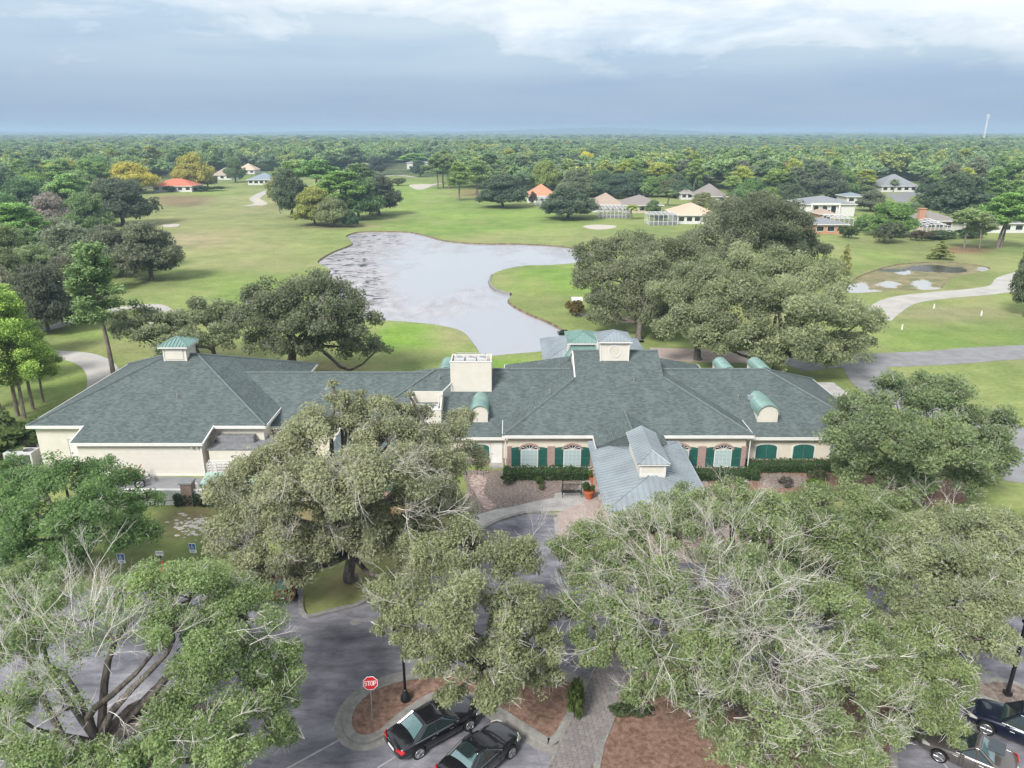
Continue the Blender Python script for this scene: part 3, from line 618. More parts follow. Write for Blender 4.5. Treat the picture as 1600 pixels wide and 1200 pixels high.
# ---- the air
def haze():
    mb = MB(); mb.box(-12500, 12500, -1800, 13500, -1.6, 66); m = bpy.data.materials.new('pale_air'); m.use_nodes = True; nt = m.node_tree; nt.nodes.clear()
    o = nt.nodes.new('ShaderNodeOutputMaterial'); v = nt.nodes.new('ShaderNodeVolumePrincipled'); v.inputs['Color'].default_value = (.48, .63, .86, 1); v.inputs['Density'].default_value = HAZE; v.inputs['Anisotropy'].default_value = .1
    nt.links.new(v.outputs[0], o.inputs['Volume']); q = mb.build('haze', m); tag(q, kind='stuff')
HAZE = 2.7e-4
haze()
# ================================================================ CLUBHOUSE
club = empty('clubhouse', (0, 58, 0), 0, 'long cream clubhouse under green-grey shingle hip roofs with a metal entrance canopy', 'clubhouse')
club.location = (0, 0, 0)
def part(mb, name, m_, parent=None, label=None, **k):
    o = mb.build(name, m_, parent or club, **k)
    if label: o['label'] = label
    return o
def eave(mb, a, b, z, h=.24, out=.06):
    "fascia/gutter board along an eave from a to b (plan points), outward on the right-hand side"
    a, b = Vector(a), Vector(b); t = (b-a).normalized(); n_ = Vector((t.y, -t.x))*out
    vs = [(a.x, a.y), (b.x, b.y), (b.x+n_.x, b.y+n_.y), (a.x+n_.x, a.y+n_.y)]
    mb.add([(x, y, z-h) for x, y in vs]+[(x, y, z+.02) for x, y in vs], [(0,1,2,3),(4,7,6,5),(0,4,5,1),(1,5,6,2),(2,6,7,3),(3,7,4,0)])
def rake(mb, a, b, w_=.1, h=.22):
    a, b = Vector(a), Vector(b); d = (b-a).normalized(); s = d.cross(Vector((0, 0, 1))).normalized()*w_/2; u = Vector((0, 0, h/2))
    mb.add([a-s-u, a+s-u, a+s+u*.4, a-s+u*.4, b-s-u, b+s-u, b+s+u*.4, b-s+u*.4], [(0,1,2,3),(4,7,6,5),(0,4,5,1),(1,5,6,2),(2,6,7,3),(3,7,4,0)])
def cap(mb, a, b, r=.13):
    a, b = Vector(a)+Vector((0,0,.02)), Vector(b)+Vector((0,0,.02)); mb.bar(a, b, r, 5)
def soffit(mb, pts, z): mb.poly([(x, y, z) for x, y in pts][::-1])
M['ridgecap'] = mat('ridge_shingles', (.122,.148,.147), .9, .2, 0, .15, 3)
CR, SR = .45, .42
# --- left block
x0, x1, y0, y1, ze = -42.0, -21.3, 59.0, 77.0, 4.0; hz = 9*SR+ze; ra, rb = (x0+9, 68, hz), (x1-9, 68, hz)
pL, pR, yp, zp = -37.3, -26.1, 57.1, 4-.42*1.9
r = MB()
r.poly([(x0,y0,ze),(pL+.3,y0,ze),(pL,yp,zp),(pR,yp,zp),(pR+.3,y0,ze),(x1,y0,ze),rb,ra])
r.poly([(x0,y1,ze),(x0,y0,ze),ra]); r.poly([(x1,y0,ze),(x1,y1,ze),rb]); r.poly([(x1,y1,ze),(x0,y1,ze),ra,rb])
LR = part(r, 'roof', M['shingle'], label='big hipped shingle roof over the left end')
f = MB(); eave(f, (x0,y0), (pL+.3,y0), ze); eave(f, (pL,yp), (pR,yp), zp); eave(f, (pR+.3,y0), (x1,y0), ze); eave(f, (x1,y0), (x1,y1), ze); eave(f, (x1,y1), (x0,y1), ze); eave(f, (x0,y1), (x0,y0), ze)
rake(f, (pL-.03,yp,zp), (pL+.27,y0,ze)); rake(f, (pR+.03,yp,zp), (pR+.33,y0,ze)); part(f, 'fascia', M['white'], LR)
c = MB(); cap(c, ra, rb); cap(c, (x0,y0,ze), ra); cap(c, (x1,y0,ze), rb); cap(c, (x0,y1,ze), ra); cap(c, (x1,y1,ze), rb); part(c, 'ridge_cap', M['ridgecap'], LR)
s = MB(); soffit(s, [(x0,y0),(x1,y0),(x1,y1),(x0,y1)], 3.77); soffit(s, [(pL,yp),(pR,yp),(pR,59.55),(pL,59.55)], 3.05); part(s, 'soffit', M['cream_siding'], LR)
wl = MB(); wl.prism([(-41.6,59.5),(-37.0,59.5),(-37.0,57.5),(-26.4,57.5),(-26.4,59.5),(-21.7,59.5),(-21.7,76.6),(-41.6,76.6)], 0, 3.78); wl.v = [(x, y, min(z, 3.02) if y < 58 else z) for x, y, z in wl.v]
LW = part(wl, 'wall', M['cream_siding'], label='cream siding wall of the left end')
g = MB()
for k in range(26): zz = .12+k*.118;  (g.box(-36.99, -26.41, 57.485, 57.5, zz, zz+.02) if zz < 3 else 0)
g.box(-37.02, -26.38, 57.42, 57.5, 0, .16); g.box(-26.5, -26.38, 57.4, 57.5, .17, 3.0); part(g, 'trim', M['white'], LW)
d = MB(); d.box(-38.9, -37.25, 59.42, 59.5, .1, 2.55); DR = part(d, 'door', M['white'], label='white double-width service door at the left end')
d = MB(); d.box(-38.95, -38.9, 59.38, 59.5, .1, 2.6); d.box(-37.25, -37.2, 59.38, 59.5, .1, 2.6); d.box(-38.95, -37.2, 59.38, 59.5, 2.55, 2.62); part(d, 'door_frame', M['dull_white'], DR)
d = MB(); d.box(-38.78, -38.7, 59.35, 59.43, 1.2, 1.35); part(d, 'handle', M['steel'], DR)
lt = MB(); lt.box(-26.95, -26.85, 57.3, 57.48, 2.72, 2.8); lt.lathe([(.02, 2.62), (.09, 2.66), (.1, 2.74), (.03, 2.78)], (-27.15, 57.3, 0), 8); lt.lathe([(.02, 2.62), (.09, 2.66), (.1, 2.74), (.03, 2.78)], (-26.7, 57.3, 0), 8); part(lt, 'floodlight', M['dull_white'])
# --- cupola on the left block
def cupola(bx0, bx1, by0, by1, zb, zt, zr, roofmat, over=.38, panel=True, seams=7):
    w_ = MB(); w_.box(bx0, bx1, by0, by1, zb-1.6, zt); W_ = part(w_, 'cupola', M['cream_siding'])
    t = MB()
    for x in (bx0, bx1): t.box(x-.05, x+.05, by0-.05, by0+.05, zb-.05, zt)
    for x in (bx0, bx1): t.box(x-.05, x+.05, by1-.05, by1+.05, zb-.5, zt)
    t.box(bx0-over+.02, bx1+over-.02, by0-over+.02, by1+over-.02, zt-.1, zt+.05); part(t, 'cornice', M['white'], W_)
    X0, X1, Y0, Y1 = bx0-over, bx1+over, by0-over, by1+over; q = MB(); zt2 = zt+.055; cx, cy = (X0+X1)/2, (Y0+Y1)/2
    if Y1-Y0 > X1-X0: h = (X1-X0)/2; A_, B_ = (cx, Y0+h, zr), (cx, Y1-h, zr)
    elif X1-X0 > Y1-Y0+.05: h = (Y1-Y0)/2; A_, B_ = (X0+h, cy, zr), (X1-h, cy, zr)
    else: A_ = B_ = (cx, cy, zr)
    c4 = [(X0,Y0,zt2),(X1,Y0,zt2),(X1,Y1,zt2),(X0,Y1,zt2)]
    if A_ == B_: fcs = [[c4[i], c4[(i+1) % 4], A_] for i in range(4)]
    elif Y1-Y0 > X1-X0: fcs = [[c4[0], c4[1], A_], [c4[1], c4[2], B_, A_], [c4[2], c4[3], B_], [c4[3], c4[0], A_, B_]]
    else: fcs = [[c4[0], c4[1], B_, A_], [c4[1], c4[2], B_], [c4[2], c4[3], A_, B_], [c4[3], c4[0], A_]]
    for p in fcs: q.poly(p)
    Q = part(q, 'cupola_roof', roofmat, W_)
    Q2 = part(seam_mesh(fcs, .3), 'standing_seams', roofmat, W_); tag(Q2, kind='stuff')
    return W_
def seam_mesh(fcs, sp=.4, hh=.06, hw=.024):
    "ribs that run up the slope of each roof face; first edge of a face is its eave"
    mb = MB()
    for p in fcs:
        p = [Vector(v) for v in p]; e = (p[1]-p[0]); L_ = e.length; e.normalize(); nrm = (p[1]-p[0]).cross(p[-1]-p[0]).normalized()
        if nrm.z < 0: nrm = -nrm
        up = nrm.cross(e).normalized(); up = up if up.z > 0 else -up
        loc = [((v-p[0]).dot(e), (v-p[0]).dot(up)) for v in p]
        lo = min(u for u, _ in loc); hi = max(u for u, _ in loc); k = int((hi-lo)/sp)
        for i in range(1, k+1):
            u = lo+(i-.5+.02)*(hi-lo)/max(k, 1); vs = []
            for j in range(len(loc)):
                (a, b), (c_, d_) = loc[j], loc[(j+1) % len(loc)]
                if (a-u)*(c_-u) < 0: vs.append(b+(d_-b)*(u-a)/(c_-a))
            if len(vs) >= 2 and max(vs)-min(vs) > .1:
                A_ = p[0]+e*u+up*min(vs); B_ = p[0]+e*u+up*max(vs)
                mb.add([A_-e*hw, A_+e*hw, B_+e*hw, B_-e*hw, A_-e*hw+nrm*hh, A_+e*hw+nrm*hh, B_+e*hw+nrm*hh, B_-e*hw+nrm*hh], [(4,5,6,7),(0,1,5,4),(1,2,6,5),(2,3,7,6),(3,0,4,7)])
        for j in range(1, len(p)):   # hip and ridge caps
            a, b = p[j], p[(j+1) % len(p)]; mb.bar(a+nrm*.02, b+nrm*.02, .05, 5)
    return mb
cu = cupola(-33.1, -31.0, 67.1, 69.2, 7.35, 8.8, 9.5, M['metal_teal'])
cu['label'] = 'square cream cupola with a teal metal roof on the left roof'
pn = MB(); pn.box(-32.85, -31.25, 67.04, 67.1, 7.55, 8.6); part(pn, 'louver', M['cream_siding'], cu)

# --- gabled link and the two kitchen wings, main block, right wing
def gable_wing(x0, x1, ys, yr, yn, ze, zr, label, hipL=0, hipR=0, wallx=None, wy=.5):
    r = MB(); a = (x0+hipL, yr, zr); b = (x1-hipR, yr, zr); c4 = [(x0,ys,ze),(x1,ys,ze),(x1,yn,ze),(x0,yn,ze)]
    r.poly([c4[0], c4[1], b, a]); r.poly([c4[2], c4[3], a, b]); r.poly([c4[1], c4[2], b]); r.poly([c4[3], c4[0], a])
    o = part(r, 'roof', M['shingle'], label=label)
    for k, ok in ((0, 1), (2, 1), (1, hipR), (3, hipL)):
        if ok: f = MB(); eave(f, c4[k][:2], c4[(k+1) % 4][:2], ze); part(f, 'fascia', M['white'], o)
    c = MB(); cap(c, a, b)
    if hipL: cap(c, c4[0], a); cap(c, c4[3], a)
    if hipR: cap(c, c4[1], b); cap(c, c4[2], b)
    part(c, 'ridge_cap', M['ridgecap'], o)
    s = MB(); soffit(s, [p[:2] for p in c4], ze-.22); part(s, 'soffit', M['cream_siding'], o)
    wx0, wx1 = wallx or (x0, x1); w_ = MB(); w_.box(wx0, wx1, ys+wy, yn-wy, 0, ze-.225); W_ = part(w_, 'wall', M['cream'], label='stucco wall under the '+label)
    return o, W_
gable_wing(-26, -8, 61.2, 68.0, 74.8, 3.05, 5.9, 'low gabled link roof between the left end and the kitchen', wallx=(-21.6, -15))
B2 = gable_wing(-15.4, 5.6, 59.4, 67.5, 75.6, 2.75, 6.4, 'kitchen wing roof left of the main block', hipL=8.1, wallx=(-15, .2))
DW = gable_wing(14.2, 32.5, 59.4, 67.5, 75.6, 2.75, 6.4, 'right wing roof with barrel dormer', hipR=8.1, wallx=(19.5, 32.1))
# forward wing under the middle oak (ridge runs towards the camera)
ex0, ex1, ey = -15.4, -7.4, 52.6; er = (-11.4, ey+4, 2.75+4*.45)
r = MB(); r.poly([(ex0,ey,2.75),(ex1,ey,2.75),er]); r.poly([(ex1,ey,2.75),(ex1,60,2.75),(-11.4,63.6,4.55),er]); r.poly([(ex0,60,2.75),(ex0,ey,2.75),er,(-11.4,63.6,4.55)])
o = part(r, 'roof', M['shingle'], label='hipped roof of the wing that reaches forward behind the middle oak')
f = MB(); eave(f, (ex0,ey), (ex1,ey), 2.75); eave(f, (ex1,ey), (ex1,59.4), 2.75); eave(f, (ex0,59.4), (ex0,ey), 2.75); part(f, 'fascia', M['white'], o)
s = MB(); soffit(s, [(ex0,ey),(ex1,ey),(ex1,59.8),(ex0,59.8)], 2.53); part(s, 'soffit', M['cream_siding'], o)
w_ = MB(); w_.box(ex0+.4, ex1-.4, ey+.4, 59.85, 0, 2.525); part(w_, 'wall', M['cream'], label='cream wall of the forward wing')
w_ = MB(); w_.box(ex0+.36, ex1-.36, ey+.34, ey+.4, 0, .8); part(w_, 'brick_band', M['brick'])

# main block
x0, x1, y0, y1, ze = -.8, 20.6, 57.8, 78.0, 3.6; gx0, gx1 = 5.8, 14.0; i_ = 6.6; zs = ze+i_*.45; zr = ze+10.1*.45; ym = 67.9
r = MB()
r.poly([(x0,y0,ze),(x1,y0,ze),(gx1,y0+i_,zs),(gx1,ym,zr),(gx0,ym,zr),(gx0,y0+i_,zs)])
r.poly([(x1,y1,ze),(x0,y1,ze),(gx0,y1-i_,zs),(gx0,ym,zr),(gx1,ym,zr),(gx1,y1-i_,zs)])
r.poly([(x1,y0,ze),(x1,y1,ze),(gx1,y1-i_,zs),(gx1,y0+i_,zs)]); r.poly([(x0,y1,ze),(x0,y0,ze),(gx0,y0+i_,zs),(gx0,y1-i_,zs)])
MR = part(r, 'roof', M['shingle'], label='main central hipped roof with raised gabled middle')
for gx in (gx0+.06, gx1-.06): g = MB(); g.poly([(gx,y0+i_,zs-.05),(gx,ym,zr-.03),(gx,y1-i_,zs-.05)]); part(g, 'gable_end', M['cream_siding'], MR)
f = MB(); eave(f, (x0,y0), (7.2,y0), ze); eave(f, (12.7,y0), (x1,y0), ze); eave(f, (x1,y0), (x1,y1), ze); eave(f, (x1,y1), (x0,y1), ze); eave(f, (x0,y1), (x0,y0), ze)
for gx in (gx0,):
    rake(f, (gx,y0+i_,zs), (gx,ym,zr), .12, .24); rake(f, (gx,y1-i_,zs), (gx,ym,zr), .12, .24)
part(f, 'fascia', M['white'], MR)
c = MB(); cap(c, (gx0,ym,zr), (gx1,ym,zr)); cap(c, (x0,y0,ze), (gx0,y0+i_,zs)); cap(c, (x1,y0,ze), (gx1,y0+i_,zs)); part(c, 'ridge_cap', M['ridgecap'], MR)
s = MB(); soffit(s, [(x0,y0),(x1,y0),(x1,y1),(x0,y1)], ze-.22); part(s, 'soffit', M['cream_siding'], MR)
w_ = MB(); w_.box(-.35, 20.15, 58.3, 77.5, 0, ze-.225); MW = part(w_, 'wall', M['cream'], label='cream front wall of the main block with four arched windows')
# brick base and piers between the shutters
for a, b in ((-.42, 6.3), (13.4, 20.22)): bb = MB(); bb.box(a, b, 58.2, 58.3, 0, .42); part(bb, 'brick_base', M['brick'], MW)
for a, b in ((-.42, -.05), (3.05, 3.7), (6.75, 7.05), (12.7, 13.05), (16.05, 16.75), (19.8, 20.22)): bb = MB(); bb.box(a, b, 58.22, 58.3, .42, 2.42); part(bb, 'brick_pier', M['brick'], MW)
for a, b in ((-.46, 6.9), (13.0, 20.26)): sb = MB(); sb.box(a, b, 58.16, 58.3, .421, .50); part(sb, 'sill_course', M['dull_white'], MW)
for x, y, z in ((-.55, 58.15, 3.35), (20.45, 58.15, 3.35), (21.2, 59.82, 2.5), (-15.2, 59.82, 2.5), (32.2, 59.82, 2.5)): gt = MB(); gt.bar((x, y, .1), (x, y, z), .05, 6); part(gt, 'downspout', M['white'])
# arched windows with shutters
def arc(cx, zc_, rx, rz, n=12): return [(cx+rx*math.cos(math.pi*i/n), zc_+rz*math.sin(math.pi*i/n)) for i in range(n+1)]
def front_poly(mb, pts, y, th):
    "extrude an outline given as (x, z), from y back to y+th"
    n = len(pts); tri = tessellate_polygon([[Vector((p[0], p[1], 0)) for p in pts]])
    vs = [(x, y, z) for x, z in pts]+[(x, y+th, z) for x, z in pts]
    fs = []
    for a, b, c_ in tri:
        A_, B_, D_ = pts[a], pts[b], pts[c_]
        if (B_[0]-A_[0])*(D_[1]-A_[1])-(B_[1]-A_[1])*(D_[0]-A_[0]) < 0: b, c_ = c_, b
        fs.append((a, b, c_))
    fs += [(i, n+i, n+(i+1) % n, (i+1) % n) for i in range(n)]; mb.add(vs, fs)
def arched_window(cx, y=58.3, hw=.76, z0=.5, z1=2.12, rise=.42):
    wn = MB(); pts = [(cx-hw, z0), (cx+hw, z0)]+arc(cx, z1, hw, rise); front_poly(wn, pts, y-.03, .06)
    W_ = part(wn, 'window', M['white'])
    a = MB(); o_ = arc(cx, z1-.02, hw+.17, rise+.17); i2 = arc(cx, z1-.02, hw, rise); pts = o_+i2[::-1]; front_poly(a, pts, y-.09, .09); part(a, 'brick_arch', M['brick'], W_)
    fl = MB(); pts = arc(cx, z1+.02, hw-.07, rise-.07); front_poly(fl, pts, y-.045, .02); part(fl, 'fanlight', M['darkglass'], W_)
    sp = MB()
    for t in (30, 60, 90, 120, 150):
        q = R(t); sp.bar((cx, y-.055, z1+.02), (cx+(hw-.05)*math.cos(q), y-.055, z1+.02+(rise-.05)*math.sin(q)), .022, 4)
    part(sp, 'fan_spokes', M['white'], W_)
    rows, cols = 4, 4; pw = (2*hw-.14)/cols; ph = (z1-z0-.12)/rows
    pane = MB(); pane.box(-pw/2+.015, pw/2-.015, 0, .015, -ph/2+.015, ph/2-.015); pm = pane.mesh('pane', M['blind'])
    for i in range(cols):
        for j in range(rows):
            p = link('pane', pm, W_); p.location = (cx-hw+.07+pw*(i+.5), y-.05, z0+.06+ph*(j+.5))
    return W_
def shutter(cx, hw, z0, z1, y=58.3, rise=.10, side=1):
    s = MB(); pts = [(cx-hw, z0), (cx+hw, z0), (cx+hw, z1 + (rise if side < 0 else 0)), (cx, z1+rise*.75), (cx-hw, z1+(rise if side > 0 else 0))]; front_poly(s, pts, y-.075, .07); S_ = part(s, 'shutter', M['green'])
    sl_ = MB()
    for (a, b) in ((z0+.08, (z0+z1)/2-.05), ((z0+z1)/2+.05, z1-.06)):
        k = int((b-a)/.085)
        for i in range(k): zz = a+i*.085; sl_.add([(cx-hw+.06, y-.078, zz), (cx+hw-.06, y-.078, zz), (cx+hw-.06, y-.098, zz+.055), (cx-hw+.06, y-.098, zz+.055), (cx-hw+.06, y-.076, zz+.06), (cx+hw-.06, y-.076, zz+.06)], [(0,1,2,3),(3,2,5,4)])
    tag(part(sl_, 'slats', M['green'], S_), kind='stuff')
for cx in (1.5, 5.2, 14.55, 18.25):
    arched_window(cx)
    shutter(cx-1.15, .375, .5, 2.25, side=-1); shutter(cx+1.15, .375, .5, 2.25, side=1)
# door and arched shuttered openings of the side wings
def blind_arch(cx, hw, z0, z1, y=59.9, rise=.28):
    o_ = MB(); pts = [(cx-hw-.13, z0-.03), (cx+hw+.13, z0-.03)]+arc(cx, z1, hw+.13, rise+.13); front_poly(o_, pts, y-.05, .05); W_ = part(o_, 'window', M['white'])
    for s_ in (-1, 1):
        q = MB(); aa = arc(cx, z1, hw, rise, 12); aa = [p for p in aa if (p[0]-cx)*s_ >= -.001]
        pts = [(cx+.012*s_, z0), (cx+hw*s_, z0)]+(aa if s_ > 0 else aa[::-1]); pts = [(cx+.012*s_ if abs(x-cx) < .012 else x, z) for x, z in pts]
        front_poly(q, pts if s_ > 0 else pts, y-.085, .03); part(q, 'shutter', M['green'], W_)
for cx in (22.55, 25.85, 29.15): blind_arch(cx, .92, .55, 1.62)
blind_arch(-2.75, .72, .62, 1.62)
bb = MB(); bb.box(20.2, 32.15, 59.8, 59.9, 0, .45); part(bb, 'brick_base', M['brick'], DW[1])
for a, b in ((-7.2, -1.95), (-.8, -.42)): bb = MB(); bb.box(a, b, 59.8, 59.9, 0, .55); part(bb, 'brick_base', M['brick'], B2[1])
d = MB(); d.box(-1.85, -.9, 59.83, 59.9, .02, 2.05); DR = part(d, 'door', M['white'], label='white service door left of the main block')
d = MB(); d.box(-1.92, -1.85, 59.8, 59.9, .02, 2.1); d.box(-.9, -.83, 59.8, 59.9, .02, 2.1); d.box(-1.92, -.83, 59.8, 59.9, 2.05, 2.12); part(d, 'door_frame', M['dull_white'], DR)
d = MB(); d.box(-1.79, -1.72, 59.78, 59.84, .98, 1.06); part(d, 'handle', M['steel'], DR)
st = MB(); st.box(-2.0, -.75, 58.9, 59.8, 0, .14); part(st, 'doorstep', M['concrete'])
# windows in the forward wing and the link
blind_arch(-9.3, .8, .9, 1.6, y=ey+.4); blind_arch(-13.2, .8, .9, 1.6, y=ey+.4)

# barrel dormers
def barrel(cx, y0, z0, hw, hgt, ln, m_, label=None):
    n = 12; top = [(hw*math.cos(math.pi*i/n), hw*.95*math.sin(math.pi*i/n)) for i in range(n+1)]
    fc = MB(); front_poly(fc, [(cx-hw+.06, z0-.1), (cx+hw-.06, z0-.1)]+[(cx+x*.94, z0+hgt+z*.94) for x, z in top], y0, .1); W_ = part(fc, 'dormer', M['cream_siding'], label=label)
    sd_ = MB()
    for s_ in (-1, 1): x = cx+s_*(hw-.08); sd_.box(x-.03, x+.03, y0+.05, y0+ln, z0-.3, z0+hgt)
    part(sd_, 'cheek', M['cream_siding'], W_)
    br = MB(); m2 = len(top)
    vs = [(cx+x*1.04, y, z0+hgt+z*1.04) for y in (y0-.12, y0+ln) for x, z in top]+[(cx+x*.95, y, z0+hgt+z*.95) for y in (y0-.12, y0+ln) for x, z in top]
    fs = [(i, i+1, m2+i+1, m2+i) for i in range(m2-1)]+[(2*m2+i, 3*m2+i, 3*m2+i+1, 2*m2+i+1) for i in range(m2-1)]+[(i, 2*m2+i, 2*m2+i+1, i+1) for i in range(m2-1)]
    br.add(vs, fs); part(br, 'barrel_roof', m_, W_, smooth=False)
    rb_ = MB(); k = int(ln/.34)
    for j in range(k+1):
        y = y0-.1+j*.34
        for i in range(m2-1):
            (xa, za), (xb, zb) = top[i], top[i+1]; rb_.bar((cx+xa*1.05, y, z0+hgt+za*1.05), (cx+xb*1.05, y, z0+hgt+zb*1.05), .022, 4, caps=False)
    tag(part(rb_, 'standing_seams', m_, W_), kind='stuff')
barrel(22.8, 61.1, 3.5, .95, .75, 4.0, M['metal_teal'], 'teal barrel-roofed dormer on the right wing')
barrel(-2.9, 61.1, 3.5, .80, .85, 4.0, M['metal_teal'], 'teal barrel-roofed dormer on the kitchen wing')
for cx in (21.6, 25.2, -6.6): barrel(cx, 69.9, 4.6, .72, .62, 3.4, M['metal_teal'], 'rear dormer whose teal top shows over the ridge')
# small dormer on the forward wing ridge handled by its roof; rooftop equipment screens
def screen_box(x0, x1, y0, y1, zb, zt, ztb, label):
    s = MB(); t = .12
    s.box(x0, x1, y0, y0+t, zb-.6, zt)
    for x in (x0, x1-t):
        s.add([(x,y0+t,zb-.6),(x+t,y0+t,zb-.6),(x+t,y1,zb-.2),(x,y1,zb-.2),(x,y0+t,zt),(x+t,y0+t,zt),(x+t,y1,ztb),(x,y1,ztb)], [(0,3,2,1),(4,5,6,7),(0,1,5,4),(1,2,6,5),(2,3,7,6),(3,0,4,7)])
    s.box(x0, x1, y1, y1+t, zb, ztb); s.box(x0+t, x1-t, y0+t, y1, zb-.3, zb+(.9 if zt-zb > 2 else .35))
    o = part(s, 'equipment_screen', M['cream_siding'], label=label)
    c = MB(); c.box(x0-.05, x1+.05, y0-.05, y0+t+.03, zt, zt+.07); part(c, 'coping', M['white'], o); return o
screen_box(-5.7, -1.9, 64.7, 67.3, 5.05, 8.0, 8.0, 'tall cream equipment screen on the kitchen roof')
screen_box(-9.1, -6.3, 60.95, 63.4, 3.44, 4.75, 5.6, 'low cream equipment screen near the kitchen eave')
# grease-stain runs below the tall screen
pp = MB()
for x, y, h in ((-30.1, 62.3, .45), (-4.9, 70.0, .5), (-6.9, 66.2, .5), (3.4, 62.6, .35), (20.9, 63.9, .35), (2.0, 60.6, .3), (11.2, 64.0, .3)):
    zb = 4+.42*(y-59) if x < -21 else (2.75+.45*(y-59.4) if (x < -.8 or x > 20.6) else 3.6+.45*(y-57.8))
    if y > 67.5: zb = 6.4-(y-67.5)*.45
    pp.bar((x, y, zb-.1), (x, y, zb+h), .06, 8)
part(pp, 'vent_pipe', M['steel'])
pp = MB(); zb = 2.75+.45*(63.9-59.4); pp.box(21.7, 22.4, 63.7, 64.1, zb-.1, zb+.28); part(pp, 'roof_vent', M['metal_pale'])
# entrance cross gable
gz = 3.6+.45*(60.4-57.8)
r = MB(); r.poly([(6.9,55.6,3.45),(9.9,55.6,gz),(9.9,60.4,gz),(6.9,57.8,3.6)]); r.poly([(12.9,55.6,3.45),(12.9,57.8,3.6),(9.9,60.4,gz),(9.9,55.6,gz)]); r.poly([(6.9,55.6,3.43),(12.9,55.6,3.43),(9.9,55.6,gz-.03)])
r.v = [(x, y, z+.03) for x, y, z in r.v]
GR = part(r, 'porch_roof', M['shingle'], label='small shingle gable between main roof and entrance canopy'); c = MB(); cap(c, (9.9,55.5,gz+.03), (9.9,60.4,gz+.03)); part(c, 'ridge_cap', M['ridgecap'], GR)
f = MB(); f.box(6.86, 6.94, 55.6, 57.75, 3.22, 3.44); f.box(12.86, 12.94, 55.6, 57.75, 3.22, 3.44); part(f, 'fascia', M['white'], GR)
# entrance canopy
cx0, cx1, cy0, cy1, cz = 6.55, 14.05, 45.5, 57.5, 3.2; cr = 4.2; h = (cx1-cx0)/2; cm_ = (cx0+cx1)/2
fc = [[(cx0,cy0,cz),(cx1,cy0,cz),(cm_,cy0+h,cr)], [(cx1,cy0,cz),(cx1,cy1,cz),(cm_,cy1-h*1.35,cr),(cm_,cy0+h,cr)], [(cx1,cy1,cz),(cx0,cy1,cz),(cm_,cy1-h*1.35,cr)], [(cx0,cy1,cz),(cx0,cy0,cz),(cm_,cy0+h,cr),(cm_,cy1-h*1.35,cr)]]
q = MB(); [q.poly(p) for p in fc]; CN = part(q, 'canopy_roof', M['metal_pale'], label='pale standing-seam hipped roof of the entrance canopy')
tag(part(seam_mesh(fc, .42), 'standing_seams', M['metal_pale'], CN), kind='stuff')
f = MB(); eave(f, (cx0,cy0), (cx1,cy0), cz, .3); eave(f, (cx1,cy0), (cx1,cy1), cz, .3); eave(f, (cx1,cy1), (cx0,cy1), cz, .3); eave(f, (cx0,cy1), (cx0,cy0), cz, .22); part(f, 'fascia', M['metal_pale'], CN)
f = MB(); f.bar((cx0-.1,cy0-.1,cz-.02), (cx0-.1,cy1,cz-.02), .06, 6); f.bar((cx1+.1,cy0-.1,cz-.02), (cx1+.1,cy1,cz-.02), .06, 6); f.bar((cx0-.1,cy0-.1,cz-.02), (cx1+.1,cy0-.1,cz-.02), .06, 6); part(f, 'gutter', M['metal_pale'], CN)
s = MB(); soffit(s, [(cx0,cy0),(cx1,cy0),(cx1,cy1),(cx0,cy1)], cz-.28); part(s, 'soffit', M['cream_siding'], CN)
for x in (7.2, 13.4):
    for y in (46.6, 51.2, 55.9):
        b = MB(); b.box(x-.42, x+.42, y-.42, y+.42, .03, 1.15); P_ = part(b, 'column_base', M['brick']); b = MB(); b.box(x-.47, x+.47, y-.47, y+.47, 1.15, 1.23); part(b, 'column_cap', M['concrete'], P_)
        b = MB(); b.lathe([(.2, 1.23), (.2, 1.3), (.16, 1.34), (.145, 2.7), (.2, 2.78), (.2, 2.915)], (x, y, 0), 14); part(b, 'column', M['white'], P_)
dd = MB(); dd.box(9.0, 11.6, 58.24, 58.3, .04, 2.6); ED = part(dd, 'entrance_door', M['darkglass']); dd = MB()
for x in (8.95, 10.27, 11.6): dd.box(x, x+.08, 58.2, 58.3, .04, 2.65)
part(dd, 'door_frame', M['white'], ED)
# long raised monitor on the canopy
mz = 5.15; mx0, mx1, my0, my1 = 9.4, 11.25, 49.0, 54.3
w_ = MB(); w_.box(mx0, mx1, my0, my1, 3.9, mz); MO = part(w_, 'monitor', M['cream_siding'], label='long raised lantern along the canopy ridge')
t = MB(); t.box(mx0-.22, mx1+.22, my0-.22, my1+.22, mz-.13, mz); t.box(mx0-.03, mx0+.1, my0-.03, my0+.05, 4.1, mz-.13); t.box(mx1-.1, mx1+.03, my0-.03, my0+.05, 4.1, mz-.13); t.box(mx0-.02, mx1+.02, my0-.02, my0+.02, 4.05, 4.3); part(t, 'cornice', M['white'], MO)
X0, X1, Y0, Y1 = mx0-.27, mx1+.27, my0-.27, my1+.27; hh = (X1-X0)/2; mr = mz+.62; z_ = mz+.01
fc = [[(X0,Y0,z_),(X1,Y0,z_),((X0+X1)/2,Y0+hh,mr)], [(X1,Y0,z_),(X1,Y1,z_),((X0+X1)/2,Y1,mr),((X0+X1)/2,Y0+hh,mr)], [(X0,Y1,z_),(X0,Y0,z_),((X0+X1)/2,Y0+hh,mr),((X0+X1)/2,Y1,mr)]]
q = MB(); [q.poly(p) for p in fc]; q.poly([(X1,Y1,z_),(X0,Y1,z_),((X0+X1)/2,Y1,mr)]); part(q, 'monitor_roof', M['metal_pale'], MO); tag(part(seam_mesh(fc, .38), 'standing_seams', M['metal_pale'], MO), kind='stuff')
